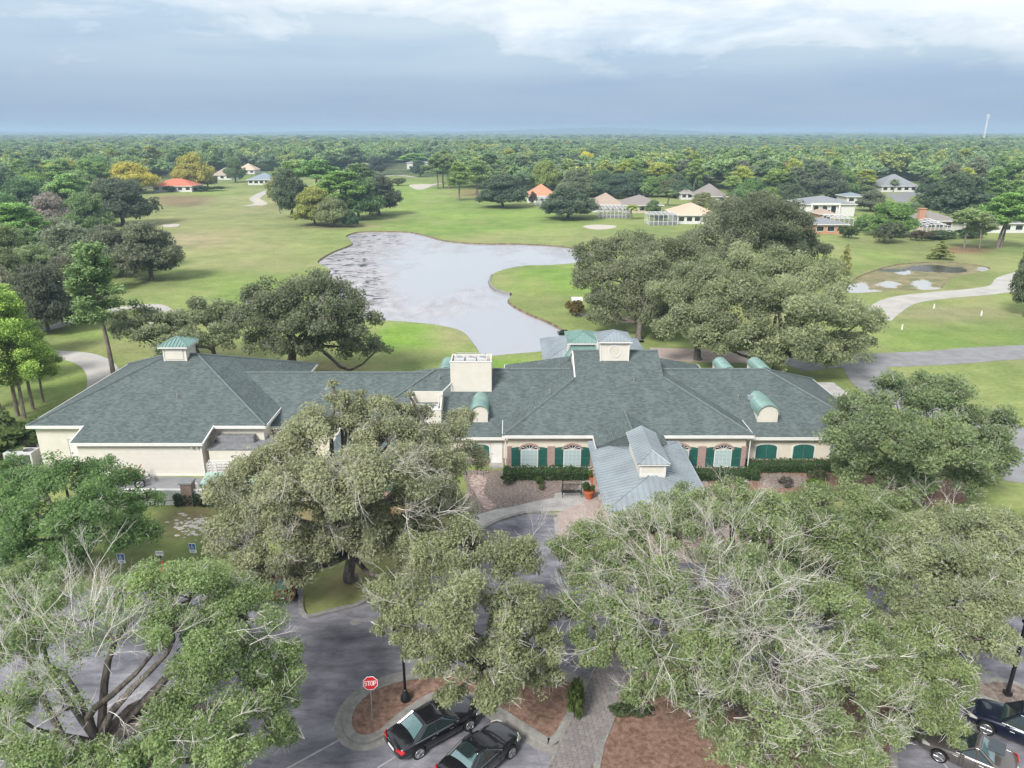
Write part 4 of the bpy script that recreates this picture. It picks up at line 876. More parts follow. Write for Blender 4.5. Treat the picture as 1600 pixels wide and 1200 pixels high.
# tower cupola on the main ridge and the lower clerestory beside it
tw = cupola(8.35, 11.0, 66.6, 69.3, 7.55, 9.45, 10.2, M['metal_pale'], .3); tw['label'] = 'square cream tower with round vent on the main ridge'
rv = MB(); n = 28; vs = []
for rr, yy in ((.62, 66.59), (.62, 66.55), (.52, 66.55), (.52, 66.58)):
    vs += [(9.67+rr*math.cos(2*math.pi*i/n), yy, 8.5+rr*math.sin(2*math.pi*i/n)) for i in range(n)]
rv.add(vs, [(k*n+i, k*n+(i+1) % n, (k+1)*n+(i+1) % n, (k+1)*n+i) for k in range(3) for i in range(n)]); part(rv, 'round_vent_ring', M['white'], tw)
rv = MB()
for k in range(9):
    zz = 8.5-.46+k*.115; hw_ = math.sqrt(max(.53**2-(zz-8.5)**2, .001)); rv.box(9.67-hw_, 9.67+hw_, 66.575, 66.6, zz-.03, zz+.03)
part(rv, 'vent_louvers', M['cream_siding'], tw)
cl = cupola(5.9, 8.3, 71.0, 74.6, 6.4, 8.1, 8.75, M['metal_teal'], .4); cl['label'] = 'lower cream clerestory with teal roof left of the tower'
# skirt roof under the clerestory, rear pavilion
fc = [[(5.2,69.4,7.15),(8.6,69.4,7.15),(8.3,70.9,7.75),(5.9,70.9,7.75)]]
q = MB(); q.poly(fc[0]); part(q, 'skirt_roof', M['metal_teal'], cl); tag(part(seam_mesh(fc, .35), 'standing_seams', M['metal_teal'], cl), kind='stuff')
px0, px1, py0, py1, pz, pr = 3.4, 15.4, 77.6, 87.5, 4.0, 5.9; h = (py1-py0)/2
fc = [[(px0,py0,pz),(px1,py0,pz),(px1-h,py0+h,pr),(px0+h,py0+h,pr)], [(px1,py0,pz),(px1,py1,pz),(px1-h,py0+h,pr)], [(px1,py1,pz),(px0,py1,pz),(px0+h,py0+h,pr),(px1-h,py0+h,pr)], [(px0,py1,pz),(px0,py0,pz),(px0+h,py0+h,pr)]]
q = MB(); [q.poly(p) for p in fc]; RP = part(q, 'rear_pavilion_roof', M['metal_pale'], label='pale metal roof of the pavilion behind the main block'); tag(part(seam_mesh(fc, .45), 'standing_seams', M['metal_pale'], RP), kind='stuff')
w_ = MB(); w_.box(px0+.5, px1-.5, 77.5, py1-.5, 0, pz-.02); part(w_, 'wall', M['cream'])
# flat rear terrace roof at the right end
w_ = MB(); w_.box(32.6, 34.6, 66, 75, 2.4, 2.55); part(w_, 'terrace_roof', M['concrete'])
w_ = MB(); [w_.box(x, x+.15, y, y+.15, 0, 2.4) for x in (32.8, 34.3) for y in (66.1, 74.7)]; part(w_, 'terrace_post', M['white'])
# ================================================================ HOUSES
def add_screen_mat():
    m = M['screen']; nt = m.node_tree; b = nt.nodes['Principled BSDF']; t = nt.nodes.new('ShaderNodeBsdfTransparent'); x = nt.nodes.new('ShaderNodeMixShader'); x.inputs[0].default_value = .45
    nt.links.new(t.outputs[0], x.inputs[1]); nt.links.new(b.outputs[0], x.inputs[2]); nt.links.new(x.outputs[0], [n for n in nt.nodes if n.type == 'OUTPUT_MATERIAL'][0].inputs[0])
add_screen_mat()
def house(label, x0p, x1p, byp, top, depth, wallm, roofm, eave_h=2.9, windows=5, slope=None, rot=0, chimney=False, gable=False, sills=True):
    a, b = G(x0p, byp), G(x1p, byp); W_ = b.x-a.x; cx, y0 = (a.x+b.x)/2, a.y
    root = empty('house', (cx, y0, 0), rot, label, 'house'); rb = lambda mb, n, m_, par=None, lab=None: (lambda o: (o.__setitem__('label', lab) if lab else None, o)[1])(mb.build(n, M[m_], par or root))
    D = depth; h = min(W_, D)/2+.5; yr = y0+(h if W_ > D else D/2); zr = CAM_H+yr*math.tan(math.atan((600-top)/FPX)-PITCH); zr = max(eave_h+1.2, min(zr, eave_h+h*.85))
    w_ = MB(); w_.box(-W_/2, W_/2, 0, D, 0, eave_h); rb(w_, 'wall', wallm)
    o_ = .6; X0, X1, Y0, Y1, z = -W_/2-o_, W_/2+o_, -o_, D+o_, eave_h
    h = min(X1-X0, Y1-Y0)/2; r = MB()
    if X1-X0 >= Y1-Y0: A_, B_ = ((X0+h), (Y0+Y1)/2, zr), ((X1-h), (Y0+Y1)/2, zr); fc = [[(X0,Y0,z),(X1,Y0,z),B_,A_],[(X1,Y0,z),(X1,Y1,z),B_],[(X1,Y1,z),(X0,Y1,z),A_,B_],[(X0,Y1,z),(X0,Y0,z),A_]]
    else: A_, B_ = (0, Y0+h, zr), (0, Y1-h, zr); fc = [[(X0,Y0,z),(X1,Y0,z),A_],[(X1,Y0,z),(X1,Y1,z),B_,A_],[(X1,Y1,z),(X0,Y1,z),B_],[(X0,Y1,z),(X0,Y0,z),A_,B_]]
    for p in fc: r.poly(p)
    r.poly([(X0,Y0,z-.02),(X0,Y1,z-.02),(X1,Y1,z-.02),(X1,Y0,z-.02)])
    RF = rb(r, 'roof', roofm); f = MB(); f.box(X0, X1, Y0-.08, Y0, z-.22, z+.01); f.box(X0-.08, X0, Y0, Y1, z-.22, z+.01); f.box(X1, X1+.08, Y0, Y1, z-.22, z+.01); rb(f, 'fascia', 'white', RF)
    if chimney: c = MB(); c.box(-W_/2+.3, -W_/2+2.1, 1.0, 2.4, eave_h-.5, zr+1.2); c.box(-W_/2+.1, -W_/2+2.3, .8, 2.6, zr+1.2, zr+1.45); rb(c, 'chimney', 'housebrick' if chimney == 'brick' else 'housetan', RF)
    r_ = random.Random(int(x0p))
    for i in range(windows):
        u = -W_/2+W_*(i+.5)/windows; ww = min(1.0, W_/windows*.33)
        q = MB(); q.box(u-ww-.1, u+ww+.1, -.06, 0, .8 if r_.random() < .6 else .1, 2.3); WN = rb(q, 'window', 'white'); q = MB(); q.box(u-ww, u+ww, -.09, -.061, .95, 2.2); rb(q, 'pane', 'darkglass', WN)
    return root, W_, zr
def cage(label, x0p, x1p, byp, depth, h=2.9, flat=True, nb=6, dome=False):
    a, b = G(x0p, byp), G(x1p, byp); W_ = b.x-a.x; root = empty('pool_cage', ((a.x+b.x)/2, a.y, 0), 0, label, 'pool enclosure'); t = .075
    pr = lambda u, v: h+(1.5*(1-(2*u/W_)**2) if dome else .35)*(.35+.65*v/depth)
    xs = [-W_/2+W_*i/nb for i in range(nb+1)]; nd = 3; ys = [depth*i/nd for i in range(nd+1)]
    for x in xs:
        q = MB(); q.bar((x, 0, 0), (x, 0, pr(x, 0)), t, 4); q.build('post', M['white'], root)
        q = MB(); [q.bar((x, ys[i], pr(x, ys[i])), (x, ys[i+1], pr(x, ys[i+1])), t, 4) for i in range(nd)]; q.build('roof_beam', M['white'], root)
    for y in ys: q = MB(); [q.bar((xs[i], y, pr(xs[i], y)), (xs[i+1], y, pr(xs[i+1], y)), t, 4) for i in range(nb)]; q.build('cross_beam', M['white'], root)
    for x in (xs[0], xs[-1]): q = MB(); [q.bar((x, y, 0), (x, y, pr(x, y)), t, 4) for y in ys[1:]]; q.bar((x, 0, 1.1), (x, depth, 1.1), t*.8, 4); q.build('side_frame', M['white'], root)
    q = MB(); q.bar((-W_/2, 0, 1.1), (W_/2, 0, 1.1), t*.8, 4); q.build('rail', M['white'], root)
    q = MB(); [q.poly([(xs[i], ys[j], pr(xs[i], ys[j])-.04), (xs[i+1], ys[j], pr(xs[i+1], ys[j])-.04), (xs[i+1], ys[j+1], pr(xs[i+1], ys[j+1])-.04), (xs[i], ys[j+1], pr(xs[i], ys[j+1])-.04)]) for i in range(nb) for j in range(nd)]
    [q.poly([(xs[i], .05, 0), (xs[i+1], .05, 0), (xs[i+1], .05, pr(xs[i+1], 0)), (xs[i], .05, pr(xs[i], 0))]) for i in range(nb)]
    q.build('screen_panel', M['screen'], root); q = MB(); q.box(-W_/2, W_/2, .1, depth, 0, .08); q.build('pool_deck', M['concrete'], root); return root
house('coral-roofed white bungalow at upper left beside the fairway', 240, 300, 300, 279, 14, 'housewhite', 'tilered')
house('mostly hidden coral-roofed house left of the coral-roofed bungalow', 190, 228, 296, 279, 13, 'housewhite', 'tilered', windows=3)
house('white house with blue-grey roof at upper left next to the cart path', 388, 430, 289, 270, 14, 'housewhite', 'roofblue')
house('pale tan-roofed house behind trees at upper left, left of the blue-grey roof', 333, 362, 281, 262, 14, 'housewhite', 'tiletan', windows=3)
house('small pale house behind the blue-grey roofed house', 372, 398, 272, 255, 12, 'housewhite', 'tilepeach', windows=3)
house('grey-roofed house at the far left edge behind trees', -22, 26, 305, 279, 16, 'housewhite', 'roofmid', windows=3)
house('small brown-roofed house peeking out between trees at far left', 30, 55, 294, 275, 12, 'housewhite', 'tiletan', windows=3)
house('orange-tiled house right of centre behind the fairway oaks', 824, 868, 317, 287, 13, 'housewhite', 'tileorange')
cage('white pool cage at the right side of the orange-tiled house', 838, 862, 322, 6, nb=4)
house('tan-roofed house left of the brown-grey roofed house', 926, 972, 332, 301, 13, 'housetan', 'tiletan')
cage('long white-framed pool cage below the tan and brown roofs', 936, 984, 341, 10, h=3.0, nb=8)
house('brown-grey roofed house between two pool cages', 972, 1034, 333, 304, 15, 'housetan', 'tilegrey')
cage('white-framed pool cage beside the peach house', 1014, 1058, 352, 8, h=3.1, nb=6)
house('peach-roofed cream house in front of the grey hip roof', 1058, 1120, 350, 317, 17, 'housewhite', 'tilepeach', windows=5)
house('house with tall brown-grey hip roof under two pines', 1092, 1134, 318, 287, 14, 'housewhite', 'tilegrey', windows=3)
house('small orange-roofed house glimpsed above the tan roof', 935, 946, 296, 281, 10, 'housewhite', 'tileorange', windows=2)
house('peach house glimpsed in the trees above the tan roof', 942, 978, 280, 264, 12, 'housewhite', 'tilepeach', windows=3)
house('small tan-roofed house glimpsed right of the olive oak', 996, 1014, 306, 294, 9, 'housewhite', 'tilepeach', windows=2)
house('grey roof showing between oak and hip-roofed house', 1064, 1082, 312, 293, 10, 'housewhite', 'tilegrey', windows=2)
aw, W_, zr_ = house('white house with three tall arches and grey roof at right', 1258, 1334, 338, 305, 17, 'housewhite', 'roofmid', eave_h=4.2, windows=1)
for k in range(3):
    u = -W_*.30+k*W_*.18; q = MB(); front_poly(q, [(u-1.1, .3), (u+1.1, .3)]+arc(u, 3.1, 1.1, .85), -.12, .1); A_ = q.build('arch', M['white'], aw)
    q = MB(); front_poly(q, [(u-.85, .3), (u+.85, .3)]+arc(u, 3.0, .85, .7), -.15, .02); q.build('arch_glass', M['darkglass'], A_)
q = MB(); q.box(-W_*.42, W_*.18, -.9, -.1, 3.95, 4.6); q.box(-W_*.42, -W_*.39, -.9, -.1, 0, 3.95); q.box(W_*.15, W_*.18, -.9, -.1, 0, 3.95); q.build('portico', M['white'], aw)
house('orange brick house with grey roof in front of the arched white house', 1272, 1322, 366, 344, 12, 'housebrick', 'roofmid', windows=3)
house('orange-gabled back wing of the brick house', 1280, 1302, 348, 331, 8, 'housebrick', 'tiletan', windows=1)
cage('white pool cage at the right side of the orange brick house', 1302, 1332, 360, 9, h=3.3, nb=4)
house('brown-grey roofed house with a brick chimney at right', 1434, 1500, 360, 330, 14, 'housetan', 'tilegrey', chimney='brick')
cage('domed white pool cage in front of the chimney house', 1440, 1484, 368, 6, h=2.6, nb=7, dome=True)
house('grey-roofed white house far right above the driveway', 1377, 1432, 300, 272, 16, 'housewhite', 'roofmid')
house('small grey-roofed annex left of the grey house above the driveway', 1350, 1374, 294, 281, 10, 'housewhite', 'roofmid', windows=2)
house('low house with blue-grey roof glimpsed above the arched white house', 1322, 1352, 318, 302, 10, 'housewhite', 'roofblue', windows=2)
house('white house half hidden by the pines at right', 1505, 1600, 364, 336, 15, 'housewhite', 'roofmid')
house('pale house behind the wide dark oak at the right edge', 1540, 1600, 310, 298, 12, 'housewhite', 'tiletan', windows=3)
for k, (x0, x1, by, tp, rm) in enumerate(((560,572,268,257,'tilepeach'), (636,668,264,254,'roofmid'), (796,812,262,253,'tilepeach'), (752,764,250,243,'roofblue'), (1440,1452,262,255,'tiletan'), (700,712,246,240,'tilepeach'))):
    house(('peach-roofed speck of a house in the woods left of the fairway head', 'grey-roofed house glimpsed at the head of the middle fairway', 'peach-roofed house glimpsed in the woods right of the fairway pines', 'tiny blue-roofed house in the far woods at centre', 'tiny tan-roofed house in the far woods at right', 'tiny peach-roofed house in the far woods at centre')[k], x0, x1, by, tp, 14, 'housewhite', rm, windows=3, eave_h=5.0)
# communications mast on the skyline
def mast():
    D = 1500.; x = (1535-800)/FPX*(D*math.cos(PITCH)+8); root = empty('radio_mast', (x, D, 0), 0, 'slim grey lattice radio mast standing above the woods at upper right', 'radio mast'); H = 61; mb = MB(); c = [(1.7, 0), (-.85, 1.47), (-.85, -1.47)]
    for a, b in c: mb.bar((a, b, 0), (a*.6, b*.6, H), .4, 4)
    mb.build('leg', M['white'], root); mb = MB()
    for k in range(24):
        z0, z1 = H*k/24, H*(k+1)/24
        for i in range(3): (a, b), (d, e) = c[i], c[(i+1) % 3]; f0, f1 = 1-.4*z0/H, 1-.4*z1/H; mb.bar((a*f0, b*f0, z0), (d*f1, e*f1, z1), .2, 3)
    mb.build('lattice', M['white'], root); mb = MB()
    for z in (H-2, H-6):
        for i in range(9): t = 2*math.pi*i/9; mb.box(2.4*math.cos(t)-.3, 2.4*math.cos(t)+.3, 2.4*math.sin(t)-.3, 2.4*math.sin(t)+.3, z-1.2, z+1.2)
    mb.build('antenna', M['white'], root)
mast()
# ================================================================ TREES
def rot_frames(rng, n, up=.0):
    a = rng.normal(size=(n, 3)); a /= np.linalg.norm(a, axis=1)[:, None]
    b = rng.normal(size=(n, 3)); b[:, 2] *= (1-up); b -= a*(a*b).sum(1)[:, None]; b /= np.linalg.norm(b, axis=1)[:, None]+1e-9
    return a, b
def leaf_mesh(name, c, size, rng, var, material, aspect=.6, outward=None):
    n = len(c); a, b = rot_frames(rng, n)
    if outward is not None:   # leaf blades lean to face outwards and up
        nrm = outward+rng.normal(size=(n, 3))*.75; nrm /= np.linalg.norm(nrm, axis=1)[:, None]+1e-9
        a = a-nrm*(a*nrm).sum(1)[:, None]; a /= np.linalg.norm(a, axis=1)[:, None]+1e-9; b = np.cross(nrm, a)
    s = (size*rng.uniform(.45, 1.6, n))[:, None]
    V = np.empty((n, 3, 3)); V[:, 0] = c-a*s/2-b*s*aspect*.55; V[:, 1] = c-a*s/2+b*s*aspect*.55; V[:, 2] = c+a*s/2
    me = bpy.data.meshes.new(name); me.vertices.add(3*n); me.vertices.foreach_set('co', V.astype(np.float32).ravel())
    me.loops.add(3*n); me.loops.foreach_set('vertex_index', np.arange(3*n, dtype=np.int32)); me.polygons.add(n); me.polygons.foreach_set('loop_start', np.arange(0, 3*n, 3, dtype=np.int32))
    at = me.attributes.new('var', 'FLOAT', 'POINT'); at.data.foreach_set('value', np.repeat(np.clip(var, 0, 1), 3).astype(np.float32))
    me.update(calc_edges=True); me.materials.append(material); return me
def tube_mesh(name, segs, material, sides=5):
    S = np.array(segs, dtype=float); P0, P1, r0, r1 = S[:, 0:3], S[:, 3:6], S[:, 6], S[:, 7]; n = len(S)
    d = P1-P0; d /= np.linalg.norm(d, axis=1)[:, None]+1e-9
    h = np.where(np.abs(d[:, 2:3]) > .9, np.array([[1., 0, 0]]), np.array([[0, 0, 1.]])); u = np.cross(d, h); u /= np.linalg.norm(u, axis=1)[:, None]+1e-9; v = np.cross(d, u)
    V = np.empty((n, 2, sides, 3))
    for i in range(sides):
        t = 2*math.pi*i/sides; o = u*math.cos(t)+v*math.sin(t); V[:, 0, i] = P0+o*r0[:, None]-d*r0[:, None]*.2; V[:, 1, i] = P1+o*r1[:, None]+d*r1[:, None]*.2
    base = (np.arange(n)*2*sides)[:, None, None]; i = np.arange(sides); j = (i+1) % sides
    F = np.stack([i, j, sides+j, sides+i], 1)[None]+base; F = F.reshape(-1)
    nf = n*sides; me = bpy.data.meshes.new(name); me.vertices.add(n*2*sides); me.vertices.foreach_set('co', V.astype(np.float32).ravel())
    me.loops.add(4*nf); me.loops.foreach_set('vertex_index', F.astype(np.int32)); me.polygons.add(nf); me.polygons.foreach_set('loop_start', np.arange(0, 4*nf, 4, dtype=np.int32))
    me.polygons.foreach_set('use_smooth', np.ones(nf, bool)); me.update(calc_edges=True); me.materials.append(material); return me
def limb(rng, a, b, r0, r1, n=6, wig=.08, sag=0.):
    a = np.array(a, float); b = np.array(b, float); L_ = np.linalg.norm(b-a); pts = []
    w1 = rng.normal(size=3)*wig*L_; w2 = rng.normal(size=3)*wig*L_*.5
    for i in range(n+1):
        t = i/n; p = a+(b-a)*t+w1*math.sin(math.pi*t)+w2*math.sin(2*math.pi*t); p[2] += sag*L_*math.sin(math.pi*t); pts.append(p)
    return [[*pts[i], *pts[i+1], r0+(r1-r0)*i/n, r0+(r1-r0)*(i+1)/n] for i in range(n)], pts
def spray(rng, p, d, ln, r, depth, out):
    "a bare forking branch"
    d = d/np.linalg.norm(d); k = 3; q = np.array(p, float)
    for i in range(k):
        d2 = d+rng.normal(size=3)*.10; d2[2] += .03; d2 /= np.linalg.norm(d2); q2 = q+d2*ln/k; out.append([*q, *q2, r*(1-.22*i/k), r*(1-.22*(i+1)/k)])
        if depth > 0 and i > 0:
            s = d2+rng.normal(size=3)*.5; spray(rng, q2, s, ln*rng.uniform(.5, .72), r*.5, depth-1, out)
        q, d = q2, d2
    if depth > 0:
        for _ in range(2): spray(rng, q, d+rng.normal(size=3)*.34, ln*rng.uniform(.55, .8), r*.55, depth-1, out)
DENS = 2.15
def grow(name, base, lobes, seed, leaf, count=1.0, trunk_r=.35, fork=None, barkmat='bark', leafmat='leaf', sprays=(), spray_len=1.6, spray_r=.03, moss=0, aspect=.8, flat=.88, holes=.35, origin=None, twigs=True, limbs=True, stems=1, fine=False):
    "base (x,y,z); lobes [(x,y,z,r)]; returns dict of meshes in coordinates relative to base"
    rng = np.random.default_rng(seed); base = np.array(base, float); LB = np.array([(l[0]-base[0], l[1]-base[1], l[2]-base[2], l[3]) for l in lobes], float)
    cs, vs, outs = [], [], []; tips = []
    DN = [l[4] if len(l) > 4 else 1. for l in lobes]
    for (x, y, z, r), dn in zip(LB, DN):
        nc = max(10, int(26*(1-holes*.3))); lobe_v = rng.uniform(-.12, .12)
        n = int(dn*count*DENS*4*math.pi*r*r/(leaf*leaf*.5)*.62)
        dirs = rng.normal(size=(nc, 3)); dirs[:, 2] = np.abs(dirs[:, 2])*1.0-.35*np.abs(rng.normal(size=nc))*(rng.random(nc) < .55); dirs /= np.linalg.norm(dirs, axis=1)[:, None]
        rad = rng.uniform(.55, 1.08, nc); cc = dirs*rad[:, None]*r; cc[:, 2] *= flat
        cc += np.array([x, y, z]); cv = rng.uniform(-.22, .22, nc)+lobe_v; w_ = rng.uniform(.3, 1.4, nc)
        w_[rng.random(nc) < holes*.5] *= .15; w_ /= w_.sum()
        pick = rng.choice(nc, n, p=w_); off = rng.normal(size=(n, 3)); rr = np.linalg.norm(off, axis=1); off *= (np.minimum(rr, 2.0)/np.maximum(rr, 1e-6))[:, None]*r*.20; off[:, 2] *= .72
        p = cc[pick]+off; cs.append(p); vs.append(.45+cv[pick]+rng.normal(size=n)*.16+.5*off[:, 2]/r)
        o = p-np.array([x, y, z-.4*r]); o /= np.linalg.norm(o, axis=1)[:, None]+1e-6; outs.append(o)
        for k in rng.choice(nc, min(nc, 7), replace=False): tips.append(((x, y, z), cc[k]))
    c = np.vstack(cs); v = np.concatenate(vs); o = np.vstack(outs); keep = c[:, 2] > .1; c, v, o = c[keep], v[keep], o[keep]
    res = {'crown': leaf_mesh(name+'_crown', c, leaf, rng, v, M[leafmat], aspect, o)}
    segs = []
    zmin = (LB[:, 2]-LB[:, 3]).min(); fk = fork if fork is not None else max(1.0, zmin+.3)
    for st in range(stems):
        b0 = np.array([0, 0, -.1])+(np.array([math.cos(st*2.4), math.sin(st*2.4), 0])*trunk_r*1.6 if stems > 1 else 0)
        ctr = LB[:, :3].mean(0); f = np.array([ctr[0]*.25, ctr[1]*.25, fk]) if stems == 1 else np.array([b0[0]*3+ctr[0]*.2, b0[1]*3+ctr[1]*.2, fk])
        s, pts = limb(rng, b0, f, trunk_r, trunk_r*.8, 6, .05); s[0][6] = trunk_r*1.45; segs += s
        if limbs:
            for i, (x, y, z, r) in enumerate(LB):
                if (stems > 1 and i % stems != st) or DN[i] < .45: continue
                L_ = math.sqrt((x-f[0])**2+(y-f[1])**2+(z-f[2])**2); rr = min(trunk_r*.55, .03+.025*L_)
                s, pts = limb(rng, f, (x, y, z), rr, max(.02, rr*.3), 7, .09, .06); segs += s
    if twigs:
        for a, b in tips: s, _ = limb(rng, a, b, .05, .012, 3, .12); segs += s
    if fine:
        fs = []; idx = rng.choice(len(c), min(len(c), int(len(LB)*34)), replace=False)
        for i in idx:
            d = o[i]+rng.normal(size=3)*.6; p = c[i]-d*.25; L2 = rng.uniform(.3, .8)
            for _ in range(3):
                d2 = d+rng.normal(size=3)*.45; d2 /= np.linalg.norm(d2); q = p+d2*L2; m_ = (p+q)/2+rng.normal(size=3)*.06; fs.append([*p, *m_, .014, .010]); fs.append([*m_, *q, .010, .005])
        res['fine_twigs'] = tube_mesh(name+'_fine', fs, M['deadwood'], 3)
    res['trunk'] = tube_mesh(name+'_trunk', segs, M[barkmat], 6)
    sp = []
    for (x, y, z, dx, dy, dz, ln) in sprays:
        p = np.array([x, y, z])-base; spray(rng, p, np.array([dx, dy, dz], float), ln, spray_r*ln/1.2, 3, sp)
    if len(sp):
        res['bare_branches'] = tube_mesh(name+'_bare', sp, M['deadwood'], 3)
    if moss:
        k = int(moss); idx = rng.choice(len(c), k); p = c[idx]; n = 3; h = rng.uniform(.12, .5, k); a, _ = rot_frames(rng, k); a[:, 2] = 0; a /= np.linalg.norm(a, axis=1)[:, None]+1e-6
        wd = rng.uniform(.03, .07, k)[:, None]; V = np.empty((k, 4, 3)); V[:, 0] = p-a*wd; V[:, 1] = p+a*wd; V[:, 2] = p+a*wd*.3+rng.normal(size=(k, 3))*.04; V[:, 3] = p-a*wd*.3; V[:, 2, 2] -= h; V[:, 3, 2] -= h*.9
        me = bpy.data.meshes.new(name+'_moss'); me.from_pydata([tuple(q) for q in V.reshape(-1, 3)], [], [(4*i, 4*i+1, 4*i+2, 4*i+3) for i in range(k)]); me.materials.append(M['moss']); res['hanging_moss'] = me
    return res
def plant(kind, meshes, loc, label, cat='tree', color=(.08, .11, .045), group=None, rz=0, sc=(1, 1, 1)):
    root = empty(kind, loc, rz, label, cat, group); root.scale = sc
    for k in ('trunk', 'crown', 'bare_branches', 'fine_twigs', 'hanging_moss'):
        if k in meshes:
            o = link(k, meshes[k], root)
            if k == 'crown': o.color = (*color, 1)
    return root
def PX(px, py, z, rpx, dn=1.):
    p = G(px, py, z); s = SCL(p); return (p.x, p.y, z, rpx*s, dn)
def near(kind, label, base, lobes, seed, color, leafpx=3.1, **k):
    g_ = sum(color)/3; color = tuple(1.85*(c*.95+g_*.05) for c in color); k.setdefault('fine', True)
    b = G(*base) if len(base) == 2 else Vector(base); LB = [PX(*l) for l in lobes]; s = np.mean([SCL(Vector(l[:3])) for l in LB])
    sp = k.pop('spr', None); rng = np.random.default_rng(seed+50); sprays = []
    if sp:
        for (px, py, z, n, ln, spread) in sp:
            for _ in range(n):
                q = G(px+rng.normal()*spread, py+rng.normal()*spread*.8, z+rng.normal()*.3)
                d = np.array([q.x-b.x, q.y-b.y, 2.2+rng.normal()*.8]); d[:2] *= .55; d += rng.normal(size=3)*.8; d[2] = abs(d[2])*.8+.5
                sprays.append((q.x, q.y, q.z, *d, ln*rng.uniform(.7, 1.2)))
    m = grow(kind, (b.x, b.y, 0), LB, seed, leafpx*s, sprays=sprays, **k)
    return plant(kind, m, (b.x, b.y, 0), label, color=color)
OAK, OLIVE, GREEN, PINE, YEL, GREY = (.098,.115,.068), (.125,.142,.075), (.095,.150,.045), (.085,.150,.048), (.235,.255,.035), (.14,.135,.105)
near('oak_tree', 'big spreading oak filling the lower left corner, part leafy part bare twigs, above the asphalt', (150, 1235),
     [(300,935,8,64),(380,965,7,62),(240,925,8.5,48),(425,1040,5.5,46),(340,1030,7,64),(405,1110,5,50),(315,1120,6,62),(250,1180,5.5,52),(360,1185,5,52),(60,1195,5.5,50),(140,1195,5.5,36),(190,1205,5,40),(15,1110,6,40),(15,1020,7,44),(70,990,7,40),(270,985,8,48),(440,1150,4,28),
      (100,930,7.6,42,.3),(150,965,8,40,.16),(180,1000,8,40,.15),(110,1030,7.4,44,.16),(60,1070,6.6,40,.25),(190,930,8.6,36,.35),(20,960,7,36,.6),(100,1110,6,36,.12),(10,1170,5.6,40,.6),(430,1090,4.6,34)],
     101, (.125,.170,.068), trunk_r=.42, fork=2.6, count=.95, spr=[(120,1010,7.5,12,1.5,45),(180,998,8,8,1.3,30),(60,1060,7,8,1.3,30),(150,1080,6.5,7,1.1,40),(300,1150,6.2,3,.9,40),(380,998,7.8,2,.9,30),(40,1150,6.3,7,1.2,30),(130,988,8,5,1.2,25)], spray_r=.017)
near('oak_tree', 'small pale oak at the left edge just above the biggest bare-twigged oak', (15, 1010), [(45,915,6,40),(12,945,6,38),(80,945,5,26),(50,960,5,34),(-20,930,6,40)], 102, (.125,.165,.07), trunk_r=.2, fork=2, count=1.0, spr=[(50,930,6.2,5,.9,25)], spray_r=.02)
near('oak_tree', 'broad mossy oak with a leaning trunk in front of the left half of the clubhouse', (548, 905),
     [(545,655,11.3,34,.7),(485,690,11,52),(610,690,11,55),(685,690,9,42),(400,745,9,52),(500,760,10,62),(600,765,10,66),(700,745,7.5,42),(375,815,6,52),(440,850,5.5,48),(535,800,8,48),(650,850,6,45),(700,800,6,38),(395,890,4,38),(600,640,11.6,24),(655,655,10.5,26),(440,780,9,46),(650,765,9,46),(345,770,7,30),(525,622,12.3,16,.6),(520,600,13.4,9,.7),(632,640,11.8,14,.6),(640,618,12.6,8,.7),(565,615,12.8,9,.6),(580,820,7.2,44),(465,900,3.4,26),(720,660,7.5,24),(545,632,12.4,24,.7),(592,640,12,26,.7),(600,838,6.0,38),(525,838,6,30),(500,850,5.2,34),(575,852,5.2,28),(500,885,3.8,24,.8),(645,900,3.6,26),(420,905,3.2,28),(625,865,5.0,34),(690,850,4.6,34),(660,800,6.8,42),(420,800,7,40),(360,850,4.5,34),(560,740,10.6,50),(450,720,10,40),(730,720,6.5,30),(655,720,9.6,44)],
     103, (.158,.168,.098), trunk_r=.42, fork=2.6, count=.95, moss=2600, holes=.5, spr=[(640,790,9.8,5,1.2,30),(480,800,9.5,5,1.2,50),(560,720,11,5,1.2,50),(430,830,7.5,5,1.0,30),(620,730,11,3,1.0,30),(680,800,7.5,3,1.0,20)], spray_r=.02)
near('oak_tree', 'mossy oak beside the black lamp post, its leaves hanging over the black sedan', (757, 1092),
     [(660,870,7,44),(730,860,8,52),(810,885,7.3,46),(640,940,6.3,46),(720,950,7.8,56),(805,960,7,52),(845,1010,5.5,36),(615,985,4.8,28),(700,1030,5.5,44),(785,1040,5.8,48),(702,1088,3.4,24),(845,1060,4,34),(605,925,5.5,28),(870,960,5,28),(770,1082,4.2,34),(655,1010,5.0,30)],
     104, (.140,.156,.082), trunk_r=.3, fork=2.3, count=1.0, moss=1500, holes=.45, spr=[(640,930,7,3,.9,25),(760,870,8.4,3,.9,40),(800,1000,6.8,3,.9,30)], spray_r=.018)
